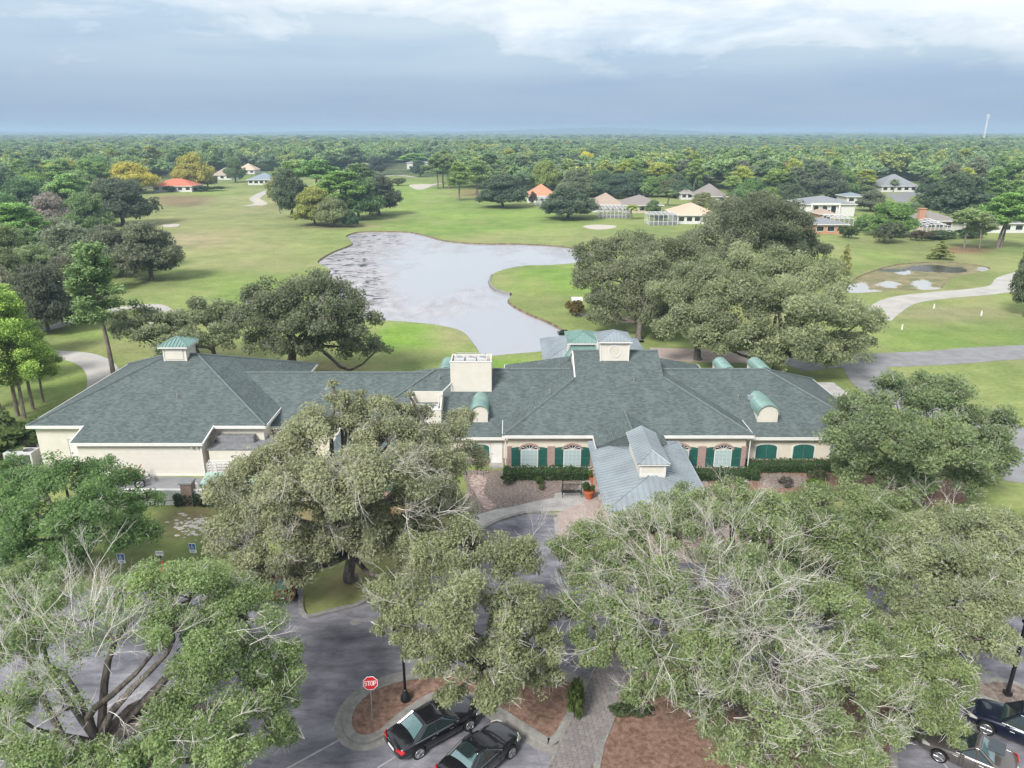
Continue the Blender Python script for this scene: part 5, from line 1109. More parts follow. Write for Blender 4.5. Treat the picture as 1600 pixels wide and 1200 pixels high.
near('oak_tree', 'huge half-bare oak with pale twigs filling the lower middle in front of the canopy', (1118, 1108),
     [(912,838,6,30),(950,890,6.5,42),(1010,822,7.3,38),(1072,782,7.0,28),(1112,795,7.8,36),(905,905,5.5,28),(955,965,6.5,44),(1040,900,8.5,40),(1125,880,9.3,38),(1200,850,8.6,42),(930,1015,5.2,36),(1010,1030,6.2,42),(1095,1010,8,42),(1190,960,9,40),(1285,950,8.2,42),(1345,1005,7,40),(1000,1085,4.6,32),(1085,1110,5,38),(1175,1085,7,44),(1265,1065,7.6,44),(1340,1085,6.3,40),(1150,1175,5.4,42),(1245,1165,6.2,46),(1335,1170,5.6,42),(1390,1140,5,30),(1060,960,8.3,34),(1230,1010,8.4,36),(880,860,5.6,24),(1150,820,8.2,34),(1140,770,7.4,28),(1010,812,7.2,30),(1050,800,7.4,32),(1035,820,7.8,36),(930,855,6.4,32),(905,870,5.8,28),(950,820,6.8,26,.8),(1200,800,8,36),(980,850,7,36,.8),(1060,840,8.4,34,.8),(1090,950,8.8,44,.45),(1150,1010,8.6,44,.45),(1210,910,9,40,.6),(1260,1010,8.2,44,.5),(1130,1060,7.4,44,.5),(1210,1120,7,44,.6),(1310,1040,7.2,44,.6),(1290,1110,6.6,44,.7),(1060,1060,6.4,40,.6),(980,1000,6.4,40,.6),(900,950,5.8,30,.8),(1300,1190,5.6,44),(1200,1190,5.6,40,.8),(1390,1060,5.8,40),(1010,930,7.6,40,.6),(1170,900,9.4,44,.5)],
     105, (.122,.155,.068), trunk_r=.5, fork=2.8, count=.85, holes=.5, spr=[(960,880,7.0,6,1.19,28),(1010,860,8.0,10,1.27,32),(1080,880,9.0,13,1.36,38),(1110,820,8.2,6,1.10,28),(1160,920,9.7,14,1.36,45),(1230,960,9.2,13,1.36,40),(1020,950,7.4,10,1.19,35),(1100,990,8.6,13,1.27,40),(1180,1020,8.8,12,1.19,40),(1270,1010,8.2,6,1.02,35),(1200,1080,7.8,6,1.02,35),(930,940,6.0,4,0.94,22),(1300,1120,6.4,4,0.94,35),(1360,1090,6.2,3,0.85,22),(1040,1050,6.6,4,0.94,30),(1130,1100,6.4,4,0.94,30)], spray_r=.017)
near('oak_tree', 'leafy green oak between the huge half-bare oak and the lawn, right of the canopy', (1290, 965), [(1190,800,6.8,38),(1250,825,7.2,48),(1310,835,7,44),(1360,815,6,36),(1385,865,6.2,46),(1300,890,6,48),(1365,920,5.8,46),(1235,880,6,35),(1270,790,6.6,34),(1330,780,6,34),(1200,850,7,40),(1320,950,5.4,44),(1400,800,6,34),(1270,930,5.6,40)], 106, (.112,.142,.062), trunk_r=.3, fork=2, count=.95, spr=[(1300,830,7.8,3,.9,40),(1370,860,7,3,.9,30),(1240,860,7.3,3,1.,20)], spray_r=.018)
near('oak_tree', 'greyish open-crowned oak at the right edge between lawn and parking', (1495, 1015), [(1430,830,6.8,36),(1500,825,7,46),(1560,865,6.4,46),(1465,890,6.8,50),(1545,930,6,50),(1600,905,5.5,40),(1435,950,6,44),(1515,1000,5,42),(1600,950,5,30),(1470,985,5.4,36),(1420,880,6.6,44),(1520,900,6.6,46),(1400,990,5.2,38),(1560,1010,4.4,34),(1470,1050,4.6,30),(1540,960,5.6,44),(1590,830,6,36),(1450,840,6.8,40),(1600,870,5.8,40)], 107, (.145,.165,.088), trunk_r=.32, fork=2, count=.95, holes=.4, moss=900, spr=[(1480,850,7.6,5,.9,40),(1540,900,7,3,.9,30),(1440,900,7,3,1,25)], spray_r=.018)
near('oak_tree', 'yellow-green oak leaning over the hood of the brown sedan', (1402, 1118), [(1440,1010,6,42),(1490,1050,5.3,38),(1425,1070,5.8,42),(1475,1110,4.5,36),(1395,1035,6,34),(1485,1145,3.8,24),(1440,1120,4.8,34)], 108, (.118,.148,.062), trunk_r=.22, fork=2, count=.95)
near('oak_tree', 'dense rounded dark green tree at the right end of the clubhouse on red mulch', (1440, 768),
     [(1340,650,7,42),(1400,625,8,42),(1480,640,8,48),(1540,670,6.5,40),(1330,700,5,44),(1400,690,7,52),(1480,705,6,52),(1550,715,4,34),(1360,742,3,36),(1430,752,2.5,42),(1510,750,2.8,36),(1304,660,4.5,22),(1450,605,8.3,26),(1318,735,2.2,26)],
     109, (.105,.138,.066), trunk_r=.16, fork=1.2, stems=4, count=1.0, holes=.25, spr=[(1450,660,8,3,.8,40)], spray_r=.018)
near('camphor_tree', 'dense low green tree hiding the left end of the service wall', (110, 872),
     [(40,765,5,40),(100,752,6,42),(170,760,5.5,40),(222,790,4.2,30),(60,810,5,48),(140,812,5.5,50),(200,838,3.8,38),(30,862,3,44),(110,862,3,40),(15,742,4,28),(160,733,5,20),(-20,800,4,40)],
     110, (.078,.130,.045), trunk_r=.28, fork=1.3, stems=2, count=1.0, holes=.25)
near('oak_tree', 'dark wide oak on the grass behind the left roof, its trunk over the ridge', (455, 568), [(430,475,9.5,40),(480,462,10.5,42),(530,478,9.5,40),(562,505,7.5,34),(588,548,3.5,20),(400,505,7,34),(460,515,6.8,42),(520,532,5.5,36),(392,480,8.2,25),(505,500,8.5,40),(408,540,4,28),(550,545,4,26),(490,548,4.2,26,.8),(440,545,4.5,24,.6)], 111, (.088,.102,.058), leafpx=2.9, trunk_r=.6, fork=2.4, count=.95)
near('oak_tree', 'thin-crowned oak behind the teal cupola over the left roof', (325, 572), [(310,500,6,34),(350,530,4.5,28),(270,512,5.5,28),(228,503,6,28),(262,545,4,22),(200,522,5,24),(345,498,6,28),(300,535,4.5,26),(235,530,4.5,26),(180,505,5.5,20),(365,505,5,24)], 112, (.115,.135,.072), leafpx=2.9, trunk_r=.32, fork=2.2, count=.95, holes=.45, stems=2)
near('oak_tree', 'dark oak at the left of the big tree mass beside the golf green', (1000, 535), [(930,405,9,32),(980,388,10,36),(1030,402,9.5,34),(948,442,6.5,40),(1020,442,7,40),(975,480,4,34),(1062,430,7,30),(1000,420,9,36),(1075,400,9.5,34),(1050,455,6.5,36),(940,470,4.5,28),(915,430,6.5,22),(945,495,3,24),(1030,500,3.2,30),(1060,480,4,30)], 113, (.100,.113,.062), leafpx=2.8, trunk_r=.5, fork=2.2, count=.9)
near('oak_tree', 'second oak from the left in the big tree mass, mid-green, behind the tower', (1090, 562), [(1050,470,7,40),(1100,445,9.3,48),(1060,510,5,38),(1112,502,6,44),(1130,460,9,36)], 114, (.125,.143,.078), leafpx=2.8, trunk_r=.5, fork=2.2, count=.95)
near('oak_tree', 'widest olive-green live oak behind the right wing with drooping moss', (1212, 585), [(1150,425,10.3,44),(1210,430,10.8,48),(1270,440,10,44),(1160,480,8,50),(1232,490,8.3,54),(1300,490,8,44),(1342,505,6,34),(1180,535,5,40),(1252,540,5,44),(1320,545,4,34),(1110,530,4.5,30),(1200,562,3.2,28,.8),(1285,560,3.2,30),(1140,545,3.4,30),(1345,540,3.2,22)], 115, (.145,.165,.088), leafpx=2.9, trunk_r=.65, fork=2.4, count=.95, moss=900, holes=.35)
near('oak_tree', 'large dark oak rising behind the widest live oak, near the houses', (1230, 440), [(1185,352,12,44),(1226,354,11.5,38),(1262,388,7.5,28),(1212,388,8.5,38),(1252,400,6,30)], 116, (.070,.082,.046), leafpx=2.5, trunk_r=.5, fork=2.4, count=.9)
near('oak_tree', 'grey-olive oak in front of the peach house left of the large dark oak', (1145, 425), [(1150,345,11,36),(1112,372,9,34),(1160,388,8,36),(1128,335,10.5,26),(1100,395,6,26),(1185,325,13,26)], 117, (.108,.118,.072), leafpx=2.5, trunk_r=.45, fork=2.4, count=.8)

# ---- reusable kinds for the middle distance
def proto_oak(seed, leaf=.36, count=1.0, H=10., W=12., flat=.8):
    rng = np.random.default_rng(seed); lob = []
    for k in range(12):
        a = 2*math.pi*(k+rng.uniform(-.3, .3))/7; rr = (W/2-2.4)*(1 if k < 7 else .45)*rng.uniform(.75, 1.05); z = (H*.40 if k < 7 else H*.68)+rng.uniform(-.08, .08)*H
        lob.append((rr*math.cos(a), rr*math.sin(a), z, rng.uniform(.19, .24)*W))
    lob.append((rng.uniform(-1, 1), rng.uniform(-1, 1), H-.17*W, .17*W))
    for k in range(6): a = 2*math.pi*(k+.5+rng.uniform(-.3, .3))/6; rr = (W/2-2.2)*rng.uniform(.75, 1.); lob.append((rr*math.cos(a), rr*math.sin(a), H*.24, .15*W))
    return grow('oak_form', (0, 0, 0), lob, seed, leaf, count=count, trunk_r=.4, fork=1.8, twigs=False, holes=.3, flat=flat)
def proto_pine(seed, H=16., leaf=.36, dens=1.0, top=.5, spread=3.0):
    rng = np.random.default_rng(seed); segs = []; s, pts = limb(rng, (0, 0, -.1), (rng.uniform(-.5, .5), rng.uniform(-.5, .5), H*.96), .24, .06, 9, .012); segs += s
    cs, vs = [], []
    for k in range(22):
        t = top+(1-top)*(k+rng.random())/22; z = H*t*.96; a = k*2.4+rng.uniform(-.4, .4); L_ = spread*(1.05-.75*((t-top)/(1-top))**1.5)*rng.uniform(.55, 1.1)
        p0 = np.array(pts[min(9, int(t*9))])*0+np.array([0, 0, z]); p0[:2] = pts[min(9, int(t*9))][:2]; p1 = p0+np.array([math.cos(a)*L_, math.sin(a)*L_, L_*.28]); s, q = limb(rng, p0, p1, .07, .025, 4, .06); segs += s
        for j in range(3):
            c = p0+(p1-p0)*(.55+.24*j)+rng.normal(size=3)*.25; r = rng.uniform(.6, 1.0)*(.8+.2*spread/3); n = int(dens*390*(r*r)*(.42/leaf)**2); off = rng.normal(size=(n, 3))*r*.45; off[:, 2] *= .75; off[:, 2] += .1
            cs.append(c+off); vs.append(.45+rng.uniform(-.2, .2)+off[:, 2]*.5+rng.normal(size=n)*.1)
    c = np.vstack(cs); o = np.zeros_like(c); o[:, 2] = .8
    return {'crown': leaf_mesh('pine_form', c, leaf, rng, np.concatenate(vs), M['needle'], .42, o), 'trunk': tube_mesh('pine_form_trunk', segs, M['pinebark'], 6)}
OAKS = [proto_oak(200+i, W=w_, H=h_) for i, (w_, h_) in enumerate(((12, 10), (13, 10), (11, 10), (12, 11)))]
SPARSE = [proto_oak(220, count=.45), proto_oak(221, count=.5)]
PINES = [proto_pine(230+i, top=t, spread=s) for i, (t, s) in enumerate(((.5, 3.0), (.6, 3.3), (.42, 2.8), (.66, 3.6)))]
def conical(seed, H=10., W=5., leaf=.36):
    rng = np.random.default_rng(seed); lob = []
    for k in range(14): t = k/13; a = k*2.4; rr = W/2*(1-t)*.6; lob.append((rr*math.cos(a), rr*math.sin(a), H*(.12+.8*t), W*(.26-.17*t)))
    return grow('cone_form', (0, 0, 0), lob, seed, leaf, trunk_r=.2, fork=1, twigs=False, count=.9)
CONE = conical(240)
def shrub_form(seed, leaf=.16):
    rng = np.random.default_rng(seed); lob = [(rng.uniform(-.6, .6), rng.uniform(-.5, .5), rng.uniform(.4, .75), rng.uniform(.4, .55)) for _ in range(6)]
    return grow('shrub_form', (0, 0, 0), lob, seed, leaf, trunk_r=.05, fork=.2, twigs=False, count=.9)
SHRUBS = [shrub_form(250), shrub_form(251)]
def palm_form(seed, H=6.):
    rng = np.random.default_rng(seed); s, pts = limb(rng, (0, 0, -.1), (.2, 0, H), .2, .16, 6, .02); mb = MB()
    for k in range(30):
        a = k*2.4; el = rng.uniform(-.5, 1.2); L_ = 2.4; p = Vector((.2, 0, H)); d = Vector((math.cos(a)*math.cos(el), math.sin(a)*math.cos(el), math.sin(el))); sd_ = Vector((-math.sin(a), math.cos(a), 0)); P = []
        for i in range(6): P.append(p.copy()); p = p+d*L_/5; d.z -= .28; d.normalize()
        for i in range(5):
            for sg in (-1, 1):
                w0, w1 = (.1+.34*math.sin(math.pi*(i+.3)/5.5)), (.1+.34*math.sin(math.pi*(i+1.3)/5.5)); dn = Vector((0, 0, -.22)); mb.add([P[i], P[i+1], P[i+1]+sd_*sg*w1+dn*w1, P[i]+sd_*sg*w0+dn*w0], [(0, 1, 2, 3)])
    me = mb.mesh('palm_form', M['leaf']); at = me.attributes.new('var', 'FLOAT', 'POINT'); at.data.foreach_set('value', rng.uniform(.3, .8, len(me.vertices)).astype(np.float32))
    return {'crown': me, 'trunk': tube_mesh('palm_trunk', s, M['pinebark'], 7)}
PALM = palm_form(260)
def at_px(kind, forms, bx, by, ty, wpx, label, color, seed, cat='tree', Hf=10., Wf=12., group=None, zsq=1.):
    color = tuple(c*1.8 for c in color)
    "stand a tree with its foot at photo pixel (bx,by), its top at row ty, wpx pixels wide"
    p = G(bx, by); t = math.atan((600-ty)/FPX)-PITCH; top = CAM_H+p.y*math.tan(t); W_ = wpx*SCL(p); r = random.Random(seed); f = forms[r.randrange(len(forms))] if isinstance(forms, list) else forms
    return plant(kind, f, (p.x, p.y, 0), label, cat, tuple(c*r.uniform(.92, 1.08) for c in color), group, r.uniform(0, 6.28), (W_/Wf, W_/Wf, max(top, 1)/Hf))
MID = [
 # left side
 ('oak_tree', 'O', 237,438,345,112,'dark round oak on the fairway edge at left, bare earth under it',OAK),
 ('oak_tree', 'O', 192,352,283,102,'dark oak left of the fairway, behind the nearer dark round oak',(.062,.075,.050)),
 ('grey_oak_tree', 'S', 84,362,300,74,'grey leafless-looking oak at left among green trees',(.16,.15,.13)),
 ('pine_tree', 'P', 30,405,318,82,'bright green pine at the left edge above the olive scrub trees',(.10,.17,.05)),
 ('oak_tree', 'S', 120,425,345,120,'olive scrubby oak between the left pines and the dark round oak',(.13,.145,.085)),
 ('oak_tree', 'O', 175,432,350,80,'grey-green oak half behind the dark round oak at left',(.10,.115,.07)),
 ('oak_tree', 'O', 75,520,420,95,'dark shaded oak under the tall left pines',(.06,.07,.05)),
 ('oak_tree', 'O', 105,470,400,80,'dull oak behind the tall pine with the long bare trunk',(.09,.10,.065)),
 ('oak_tree', 'O', 20,480,385,85,'olive-green oak at the left edge below the bright pine',(.11,.13,.06)),
 ('oak_tree', 'O', 135,322,268,80,'mid-green oak behind the left dark oak, upper left',(.10,.15,.055)),
 ('oak_tree', 'O', 40,345,278,80,'deep green oak at the upper left edge beside the grey roof',(.07,.12,.055)),
 ('oak_tree', 'O', 92,312,252,60,'bright yellow-green oak at upper left, first of two',(.20,.23,.05)),
 ('oak_tree', 'O', 205,302,252,78,'golden-yellow oak standing over the coral-roofed houses',(.25,.26,.05)),
 ('oak_tree', 'O', 305,296,238,56,'tall yellow-topped oak just right of the coral-roofed house',(.21,.22,.05)),
 ('oak_tree', 'S', 325,294,262,34,'small grey-brown tree right of the tall yellow-topped oak',(.15,.14,.11)),
 ('oak_tree', 'O', 368,285,247,32,'slim green tree in front of the white houses at upper left',(.09,.13,.06)),
 ('oak_tree', 'O', 155,300,244,60,'green rounded oak left of the golden-yellow oak',(.09,.15,.055)),
 ('oak_tree', 'O', 60,455,388,90,'olive oak in the left tree mass, behind the tall bare-trunked pine',(.12,.14,.075)),
 ('oak_tree', 'S', 5,520,410,90,'grey-brown open oak cut by the left edge above the yellow-green pines',(.15,.15,.11)),
 ('oak_tree', 'O', 130,500,440,70,'shadowy oak low behind the tall bare-trunked pine',(.09,.105,.065)),
 ('oak_tree', 'O', 30,560,455,80,'dark oak behind the yellow-green pine stand',(.08,.095,.06)),
 ('oak_tree', 'O', 95,395,340,84,'grey-green oak left of the olive scrubby oak',(.12,.135,.08)),
 ('oak_tree', 'O', 140,372,305,70,'green oak between the grey leafless-looking oak and the left dark oak',(.10,.145,.06)),
 ('oak_tree', 'O', 5,375,300,74,'green oak at the left edge above the bright pine',(.09,.15,.06)),
 ('oak_tree', 'O', 60,330,268,62,'rounded light green oak at upper left below the far woods',(.13,.19,.06)),
 ('pine_tree', 'P', 115,345,272,56,'pine between the yellow-green oaks and the left dark oak',(.11,.17,.06)),
 ('oak_tree', 'O', 165,338,280,54,'dull green oak touching the left dark oak',(.11,.14,.07)),
 ('oak_tree', 'O', 215,420,350,70,'mid-green oak tucked behind the dark round oak on the fairway edge',(.10,.125,.065)),
 ('oak_tree', 'O', 50,420,355,70,'mid-green oak between the left bright pine and the olive scrubby oak',(.10,.135,.06)),
 ('oak_tree', 'O', 150,455,395,66,'light olive oak right behind the tall bare-trunked pine',(.12,.145,.07)),
 ('oak_tree', 'O', 10,440,350,80,'green oak at the left edge, lower than the bright pine',(.095,.135,.06)),
 ('oak_tree', 'O', 100,345,290,64,'soft green oak over the grey leafless-looking oak',(.105,.155,.06)),
 ('pine_tree', 'P', 75,300,250,50,'tall pine in the upper left woods edge',(.11,.17,.06)),
 # clump by the lake
 ('oak_tree', 'O', 457,340,262,66,'leftmost dark oak of the clump beside the lake',(.075,.09,.06)),
 ('pine_tree', 'P', 472,320,250,66,'pine at the back left of the clump beside the lake',(.11,.15,.06)),
 ('pine_tree', 'P', 497,322,250,70,'tall green pine in the middle back of the lake clump',(.09,.15,.05)),
 ('oak_tree', 'O', 492,352,292,66,'yellow-green front tree of the lake clump',(.16,.18,.055)),
 ('oak_tree', 'O', 522,354,306,54,'low olive front tree of the lake clump, over bare soil',(.13,.15,.07)),
 ('pine_tree', 'P', 530,345,268,72,'bright green pine right of centre in the lake clump',(.10,.17,.045)),
 ('oak_tree', 'O', 548,355,330,26,'small dark bush-like tree at the foot of the lake clump',(.045,.075,.045)),
 ('oak_tree', 'O', 560,343,280,74,'green oak in the middle right of the lake clump',(.08,.12,.05)),
 ('oak_tree', 'O', 592,336,273,78,'rightmost dark oak of the clump beside the lake',(.062,.078,.052)),
 ('pine_tree', 'P', 565,318,256,60,'pine at the back right of the lake clump',(.085,.13,.055)),
 ('oak_tree', 'O', 448,320,262,56,'brownish-topped oak at the back left of the lake clump',(.14,.14,.07)),
 # centre
 ('oak_tree', 'O', 587,273,246,30,'dark round oak far up the middle fairway',(.05,.068,.05)),
 ('oak_tree', 'O', 657,276,250,34,'dark oak beside the far cart path at centre',(.055,.075,.05)),
 ('pine_tree', 'P', 645,268,240,40,'bright pine at the head of the middle fairway',(.11,.18,.05)),
 ('pine_tree', 'P', 684,295,240,40,'first pine of the straight-trunked stand right of the middle fairway',(.10,.14,.06)),
 ('pine_tree', 'P', 693,294,236,36,'second pine of the straight-trunked stand right of the middle fairway',(.10,.15,.055)),
 ('pine_tree', 'P', 702,295,243,36,'third pine of the straight-trunked stand right of the middle fairway',(.11,.15,.06)),
 ('pine_tree', 'P', 718,314,254,44,'lone light-green pine standing out on the fairway, centre',(.12,.18,.05)),
 ('pine_tree', 'P', 745,305,250,48,'light pine left of the big dark fairway oak',(.12,.17,.055)),
 ('pine_tree', 'P', 765,290,238,48,'pine rising behind the big dark fairway oak',(.10,.15,.055)),
 ('oak_tree', 'O', 785,324,272,84,'big dark oak standing on the fairway right of centre',(.066,.08,.055)),
 ('oak_tree', 'O', 887,342,290,86,'big dark oak on the mown slope left of the sand bunker',(.066,.082,.05)),
 ('oak_tree', 'O', 905,308,262,56,'olive rounded oak between the orange and tan roofs',(.11,.125,.065)),
 ('oak_tree', 'O', 965,310,272,50,'dark blue-green oak above the brown-grey roof',(.055,.085,.055)),
 ('oak_tree', 'O', 1045,308,278,44,'brownish oak above the peach house',(.11,.115,.065)),
 ('oak_tree', 'O', 852,298,250,50,'yellow-green oak behind the orange roof',(.15,.17,.05)),
 ('oak_tree', 'O', 912,280,238,38,'bright yellow oak in the woods above centre right',(.27,.28,.04)),
 ('oak_tree', 'O', 1005,290,246,52,'olive oak behind the brown-grey roof',(.11,.13,.065)),
 ('pine_tree', 'P', 1110,292,247,50,'tall pine over the grey hip roof, left of two',(.10,.14,.06)),
 ('pine_tree', 'P', 1150,300,250,46,'pine over the grey hip roof, right of two',(.11,.16,.055)),
 ('oak_tree', 'O', 1098,330,300,38,'olive tree in front of the grey hip roof',(.13,.145,.07)),
 ('shrub', 'B', 833,322,297,10,'narrow dark conifer shrub at the orange house wall',(.10,.075,.05)),
 ('oak_tree', 'O', 1020,338,312,30,'small green tree between the brown-grey roof and the right pool cage',(.09,.13,.06)),
 ('oak_tree', 'O', 1075,300,272,44,'green oak behind the peach house, left of the tall hip roof',(.09,.135,.06)),
 ('oak_tree', 'O', 880,318,286,34,'grey-green tree right of the orange-tiled house',(.12,.14,.08)),
 ('oak_tree', 'O', 940,300,270,40,'green oak just above the tan roof',(.09,.14,.06)),
 ('oak_tree', 'O', 1345,360,338,26,'small green tree between the brick house and the domed oak',(.08,.13,.05)),
 ('oak_tree', 'O', 1420,352,318,44,'dark green tree left of the brick chimney',(.07,.10,.055)),
 ('oak_tree', 'O', 1530,350,312,60,'green oak behind the pines at right, over the white house',(.09,.14,.055)),
 ('oak_tree', 'O', 1345,308,274,46,'dull green oak left of the grey-roofed house above the driveway',(.10,.125,.065)),
 # right
 ('oak_tree', 'O', 1388,368,316,86,'bright green domed oak between the arched white house and the chimney house',(.105,.155,.045)),
 ('oak_tree', 'O', 1490,345,271,128,'very wide dark oak behind the chimney house',(.062,.082,.045)),
 ('oak_tree', 'O', 1230,325,286,62,'dark oak left of the arched white house',(.065,.08,.05)),
 ('rusty_tree', 'O', 1228,302,256,50,'rust-brown topped tree upper right of centre',(.15,.115,.06)),
 ('oak_tree', 'O', 1290,310,262,70,'dull dark oak behind the arched white house',(.075,.09,.06)),
 ('oak_tree', 'O', 1360,330,298,50,'olive-grey oak right of the arched white house',(.10,.11,.07)),
 ('pine_tree', 'P', 1558,388,302,72,'tall pine pair member with thick trunk at right, bright crown',(.10,.17,.045)),
 ('pine_tree', 'P', 1564,387,310,56,'slimmer partner of the thick-trunked pine at right',(.10,.165,.045)),
 ('pine_tree', 'P', 1506,390,328,44,'thin pale pine left of the thick-trunked pair',(.12,.16,.07)),
 ('pine_tree', 'P', 1530,391,332,40,'thin pale pine nearest left of the thick-trunked pair',(.12,.15,.07)),
 ('conifer_tree', 'C', 1468,405,375,38,'low cone-shaped conifer on the grass above the marsh',(.14,.16,.055)),
 ('conifer_tree', 'C', 1318,430,380,26,'slim yellow-green cypress left of the marsh',(.17,.18,.06)),
 ('conifer_tree', 'C', 1284,440,392,28,'slim dark cypress beside the large dark oak',(.10,.14,.05)),
 ('oak_tree', 'O', 1600,495,372,62,'dark oak cut by the right edge beside the cart path',(.075,.095,.055)),
 ('pine_tree', 'P', 1600,360,290,50,'pine at the right edge above the white house',(.10,.16,.05)),
 ('oak_tree', 'O', 1180,318,290,60,'olive oak above the peach house, right side',(.11,.125,.065)),
]
FORMS = {'O': (OAKS, 10., 12.), 'S': (SPARSE, 10., 12.), 'P': (PINES, 16., 6.5), 'C': (CONE, 10., 5.), 'B': (SHRUBS, 1.2, 1.8)}
for i, (kind, fk, bx, by, ty, wpx, lab, col) in enumerate(MID):
    fo, Hf, Wf = FORMS[fk]; at_px(kind, fo, bx, by, ty, wpx, lab, col, 300+i, 'tree' if fk != 'B' else 'shrub', Hf, Wf)
# tall pines on the left: larger, finer
NP = [proto_pine(270, 16., .30, .55, .52, 3.4), proto_pine(271, 16., .30, .6, .42, 2.8)]
LP = [proto_pine(272, 16., .24, .9, .30, 3.2), proto_pine(273, 16., .24, .9, .36, 3.4)]
for i, (bx, by, ty, wpx, lab, col) in enumerate([
    (178,590,378,105,'tall pine with a long leaning bare trunk behind the left roof',(.085,.125,.055)),
    (40,660,452,70,'tall yellow-green pine with bare trunk left of the clubhouse, tallest of its stand',(.15,.20,.05)),
    (28,650,440,72,'yellow-green pine behind the tallest of the left stand',(.14,.19,.05)),
    (6,665,462,76,'yellow-green pine cut by the left edge, trunk leaning',(.12,.17,.05)),
    (52,640,480,60,'shorter pine right of the left stand, thin trunk',(.12,.18,.045)),
    (20,600,500,64,'olive-green pine low between the trunks of the left stand',(.16,.20,.06)),
    (68,628,510,46,'slender small pine nearest the roof in the left stand',(.12,.17,.05)),
    (-12,640,455,90,'big yellow-green pine mostly beyond the left edge',(.115,.16,.05))]):
    at_px('pine_tree', NP if i == 0 else LP, bx, by, ty, wpx*(1 if i == 0 else 1.3), lab, col, 400+i, 'tree', 16., 6.8)
for bx, by, ty, wpx, lab in ((986,343,320,30,'golden fan palm between the two pool cages'), (1150,352,323,24,'fan palm in front of the peach house'), (1044,322,297,34,'green palm left of the grey hip roof'), (1395,300,280,16,'small palm before the grey house at upper right'), (1005,318,285,20,'palm behind the brown-grey roof')):
    at_px('palm_tree', PALM, bx, by, ty, wpx, lab, (.16,.17,.05) if 'golden' in lab else (.09,.13,.05), bx, 'palm', 7.2, 4.6)

# ---- hedges and shrubs
def hedge(label, x0, x1, y0, y1, h, seed, color=(.05,.10,.03)):
    rng = np.random.default_rng(seed); n = int(((x1-x0)*(y1-y0)+2*(x1-x0+y1-y0)*h)*170); c = rng.uniform((x0, y0, .05), (x1, y1, h), (n, 3)); f = rng.integers(0, 5, n)
    c[f == 0, 2] = h; c[f == 1, 2] = h; c[f == 2, 1] = y0; c[f == 3, 0] = np.where(rng.random((f == 3).sum()) < .5, x0, x1); c[f == 4, 1] = y0
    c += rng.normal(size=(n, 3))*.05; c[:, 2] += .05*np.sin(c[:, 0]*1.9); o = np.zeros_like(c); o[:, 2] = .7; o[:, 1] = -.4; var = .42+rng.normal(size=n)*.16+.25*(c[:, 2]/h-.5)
    root = empty('hedge', ((x0+x1)/2, (y0+y1)/2, 0), 0, label, 'hedge'); c -= np.array([(x0+x1)/2, (y0+y1)/2, 0])
    q = link('foliage', leaf_mesh('hedge', c, .13, rng, var, M['leaf'], .7, o), root); q.color = (*color, 1)
    b = MB(); b.box(-(x1-x0)/2+.12, (x1-x0)/2-.12, -(y1-y0)/2+.12, (y1-y0)/2-.12, 0, h-.12); b.build('branch_core', M['bark'], root)
hedge('clipped hedge under the two windows left of the entrance', -.6, 6.4, 56.5, 57.7, .85, 1)
hedge('clipped hedge under the windows right of the entrance', 14.8, 20.9, 56.4, 57.6, .8, 2)
hedge('long clipped hedge along the brick band of the right wing', 20.7, 29.6, 58.0, 59.3, .75, 3)
hedge('dark clipped hedge in front of the low white service wall', -26.6, -20.5, 51.9, 53.0, .95, 4, (.04,.075,.03))
def shrub(px, py, w_, h, label, color=(.08,.12,.04), seed=0, group=None):
    p = G(px, py); r = random.Random(px*7+py); f = SHRUBS[r.randrange(2)]; plant('shrub', f, (p.x, p.y, 0), label, 'shrub', color, group, r.uniform(0, 6), (w_/1.8, w_/1.8, h/1.15))
shrub(843, 757, .9, .7, 'small round shrub in the grey mulch left of the bench'); shrub(796, 757, 1.3, 1.0, 'leafy shrub at the left end of the clipped hedge', (.06,.09,.035)); shrub(846, 765, .7, .4, 'lowest pale shrub in the grey mulch', (.12,.15,.06))
shrub(1276, 752, 1.4, 1.0, 'olive shrub on red mulch right of the gravel', (.10,.11,.06)); shrub(1280, 761, 2.0, .45, 'flat bright green groundcover bush on red mulch', (.12,.19,.03)); shrub(1232, 758, 1.5, .5, 'grey low bush on the gravel patch', (.13,.12,.10))
shrub(897, 1125, 1.3, 2.2, 'tall green bush at the left of the paver walk', (.10,.14,.04)); shrub(985, 1118, 1.8, .7, 'low dark ground bush right of the paver walk', (.08,.11,.05)); shrub(1425, 1160, 1.6, 1.2, 'dull bush beside the front of the brown sedan', (.09,.11,.06))
shrub(1330, 1085, 1.8, 1.2, 'dark bush in the mulch under the half-bare oak', (.06,.10,.045))
shrub(20, 705, 6.5, 3.0, 'large hedge-like bush left of the air conditioners', (.11,.16,.05)); shrub(4, 698, 4.5, 3.2, 'bush cut by the left edge behind the air conditioners', (.10,.14,.05))
shrub(893, 493, 3.0, 2.6, 'tropical shrub with orange leaves beside the white bell post on the green', (.16,.12,.04)); shrub(908, 486, 1.8, 1.6, 'dark shrub right of the white bell post', (.06,.09,.04)); shrub(887, 527, 2.2, 1.2, 'dark bush at the water edge behind the clerestory', (.04,.06,.04))
shrub(1380, 378, 9, 5.5, 'wide low grey-green bush below the bright domed oak', (.11,.13,.07)); shrub(1325, 372, 6, 3.4, 'bush at the corner of the orange brick house', (.08,.12,.045)); shrub(1440, 376, 5, 3, 'brownish bush left of the chimney house cage', (.12,.10,.06))
shrub(1030, 344, 5, 2.6, 'clipped bushes inside the right pool cage', (.06,.10,.035)); shrub(270, 300, 8, 3, 'dark bushes before the coral-roofed house', (.05,.085,.04)); shrub(325, 298, 14, 2.6, 'low hedge-like bushes right of the coral-roofed house', (.06,.09,.045))
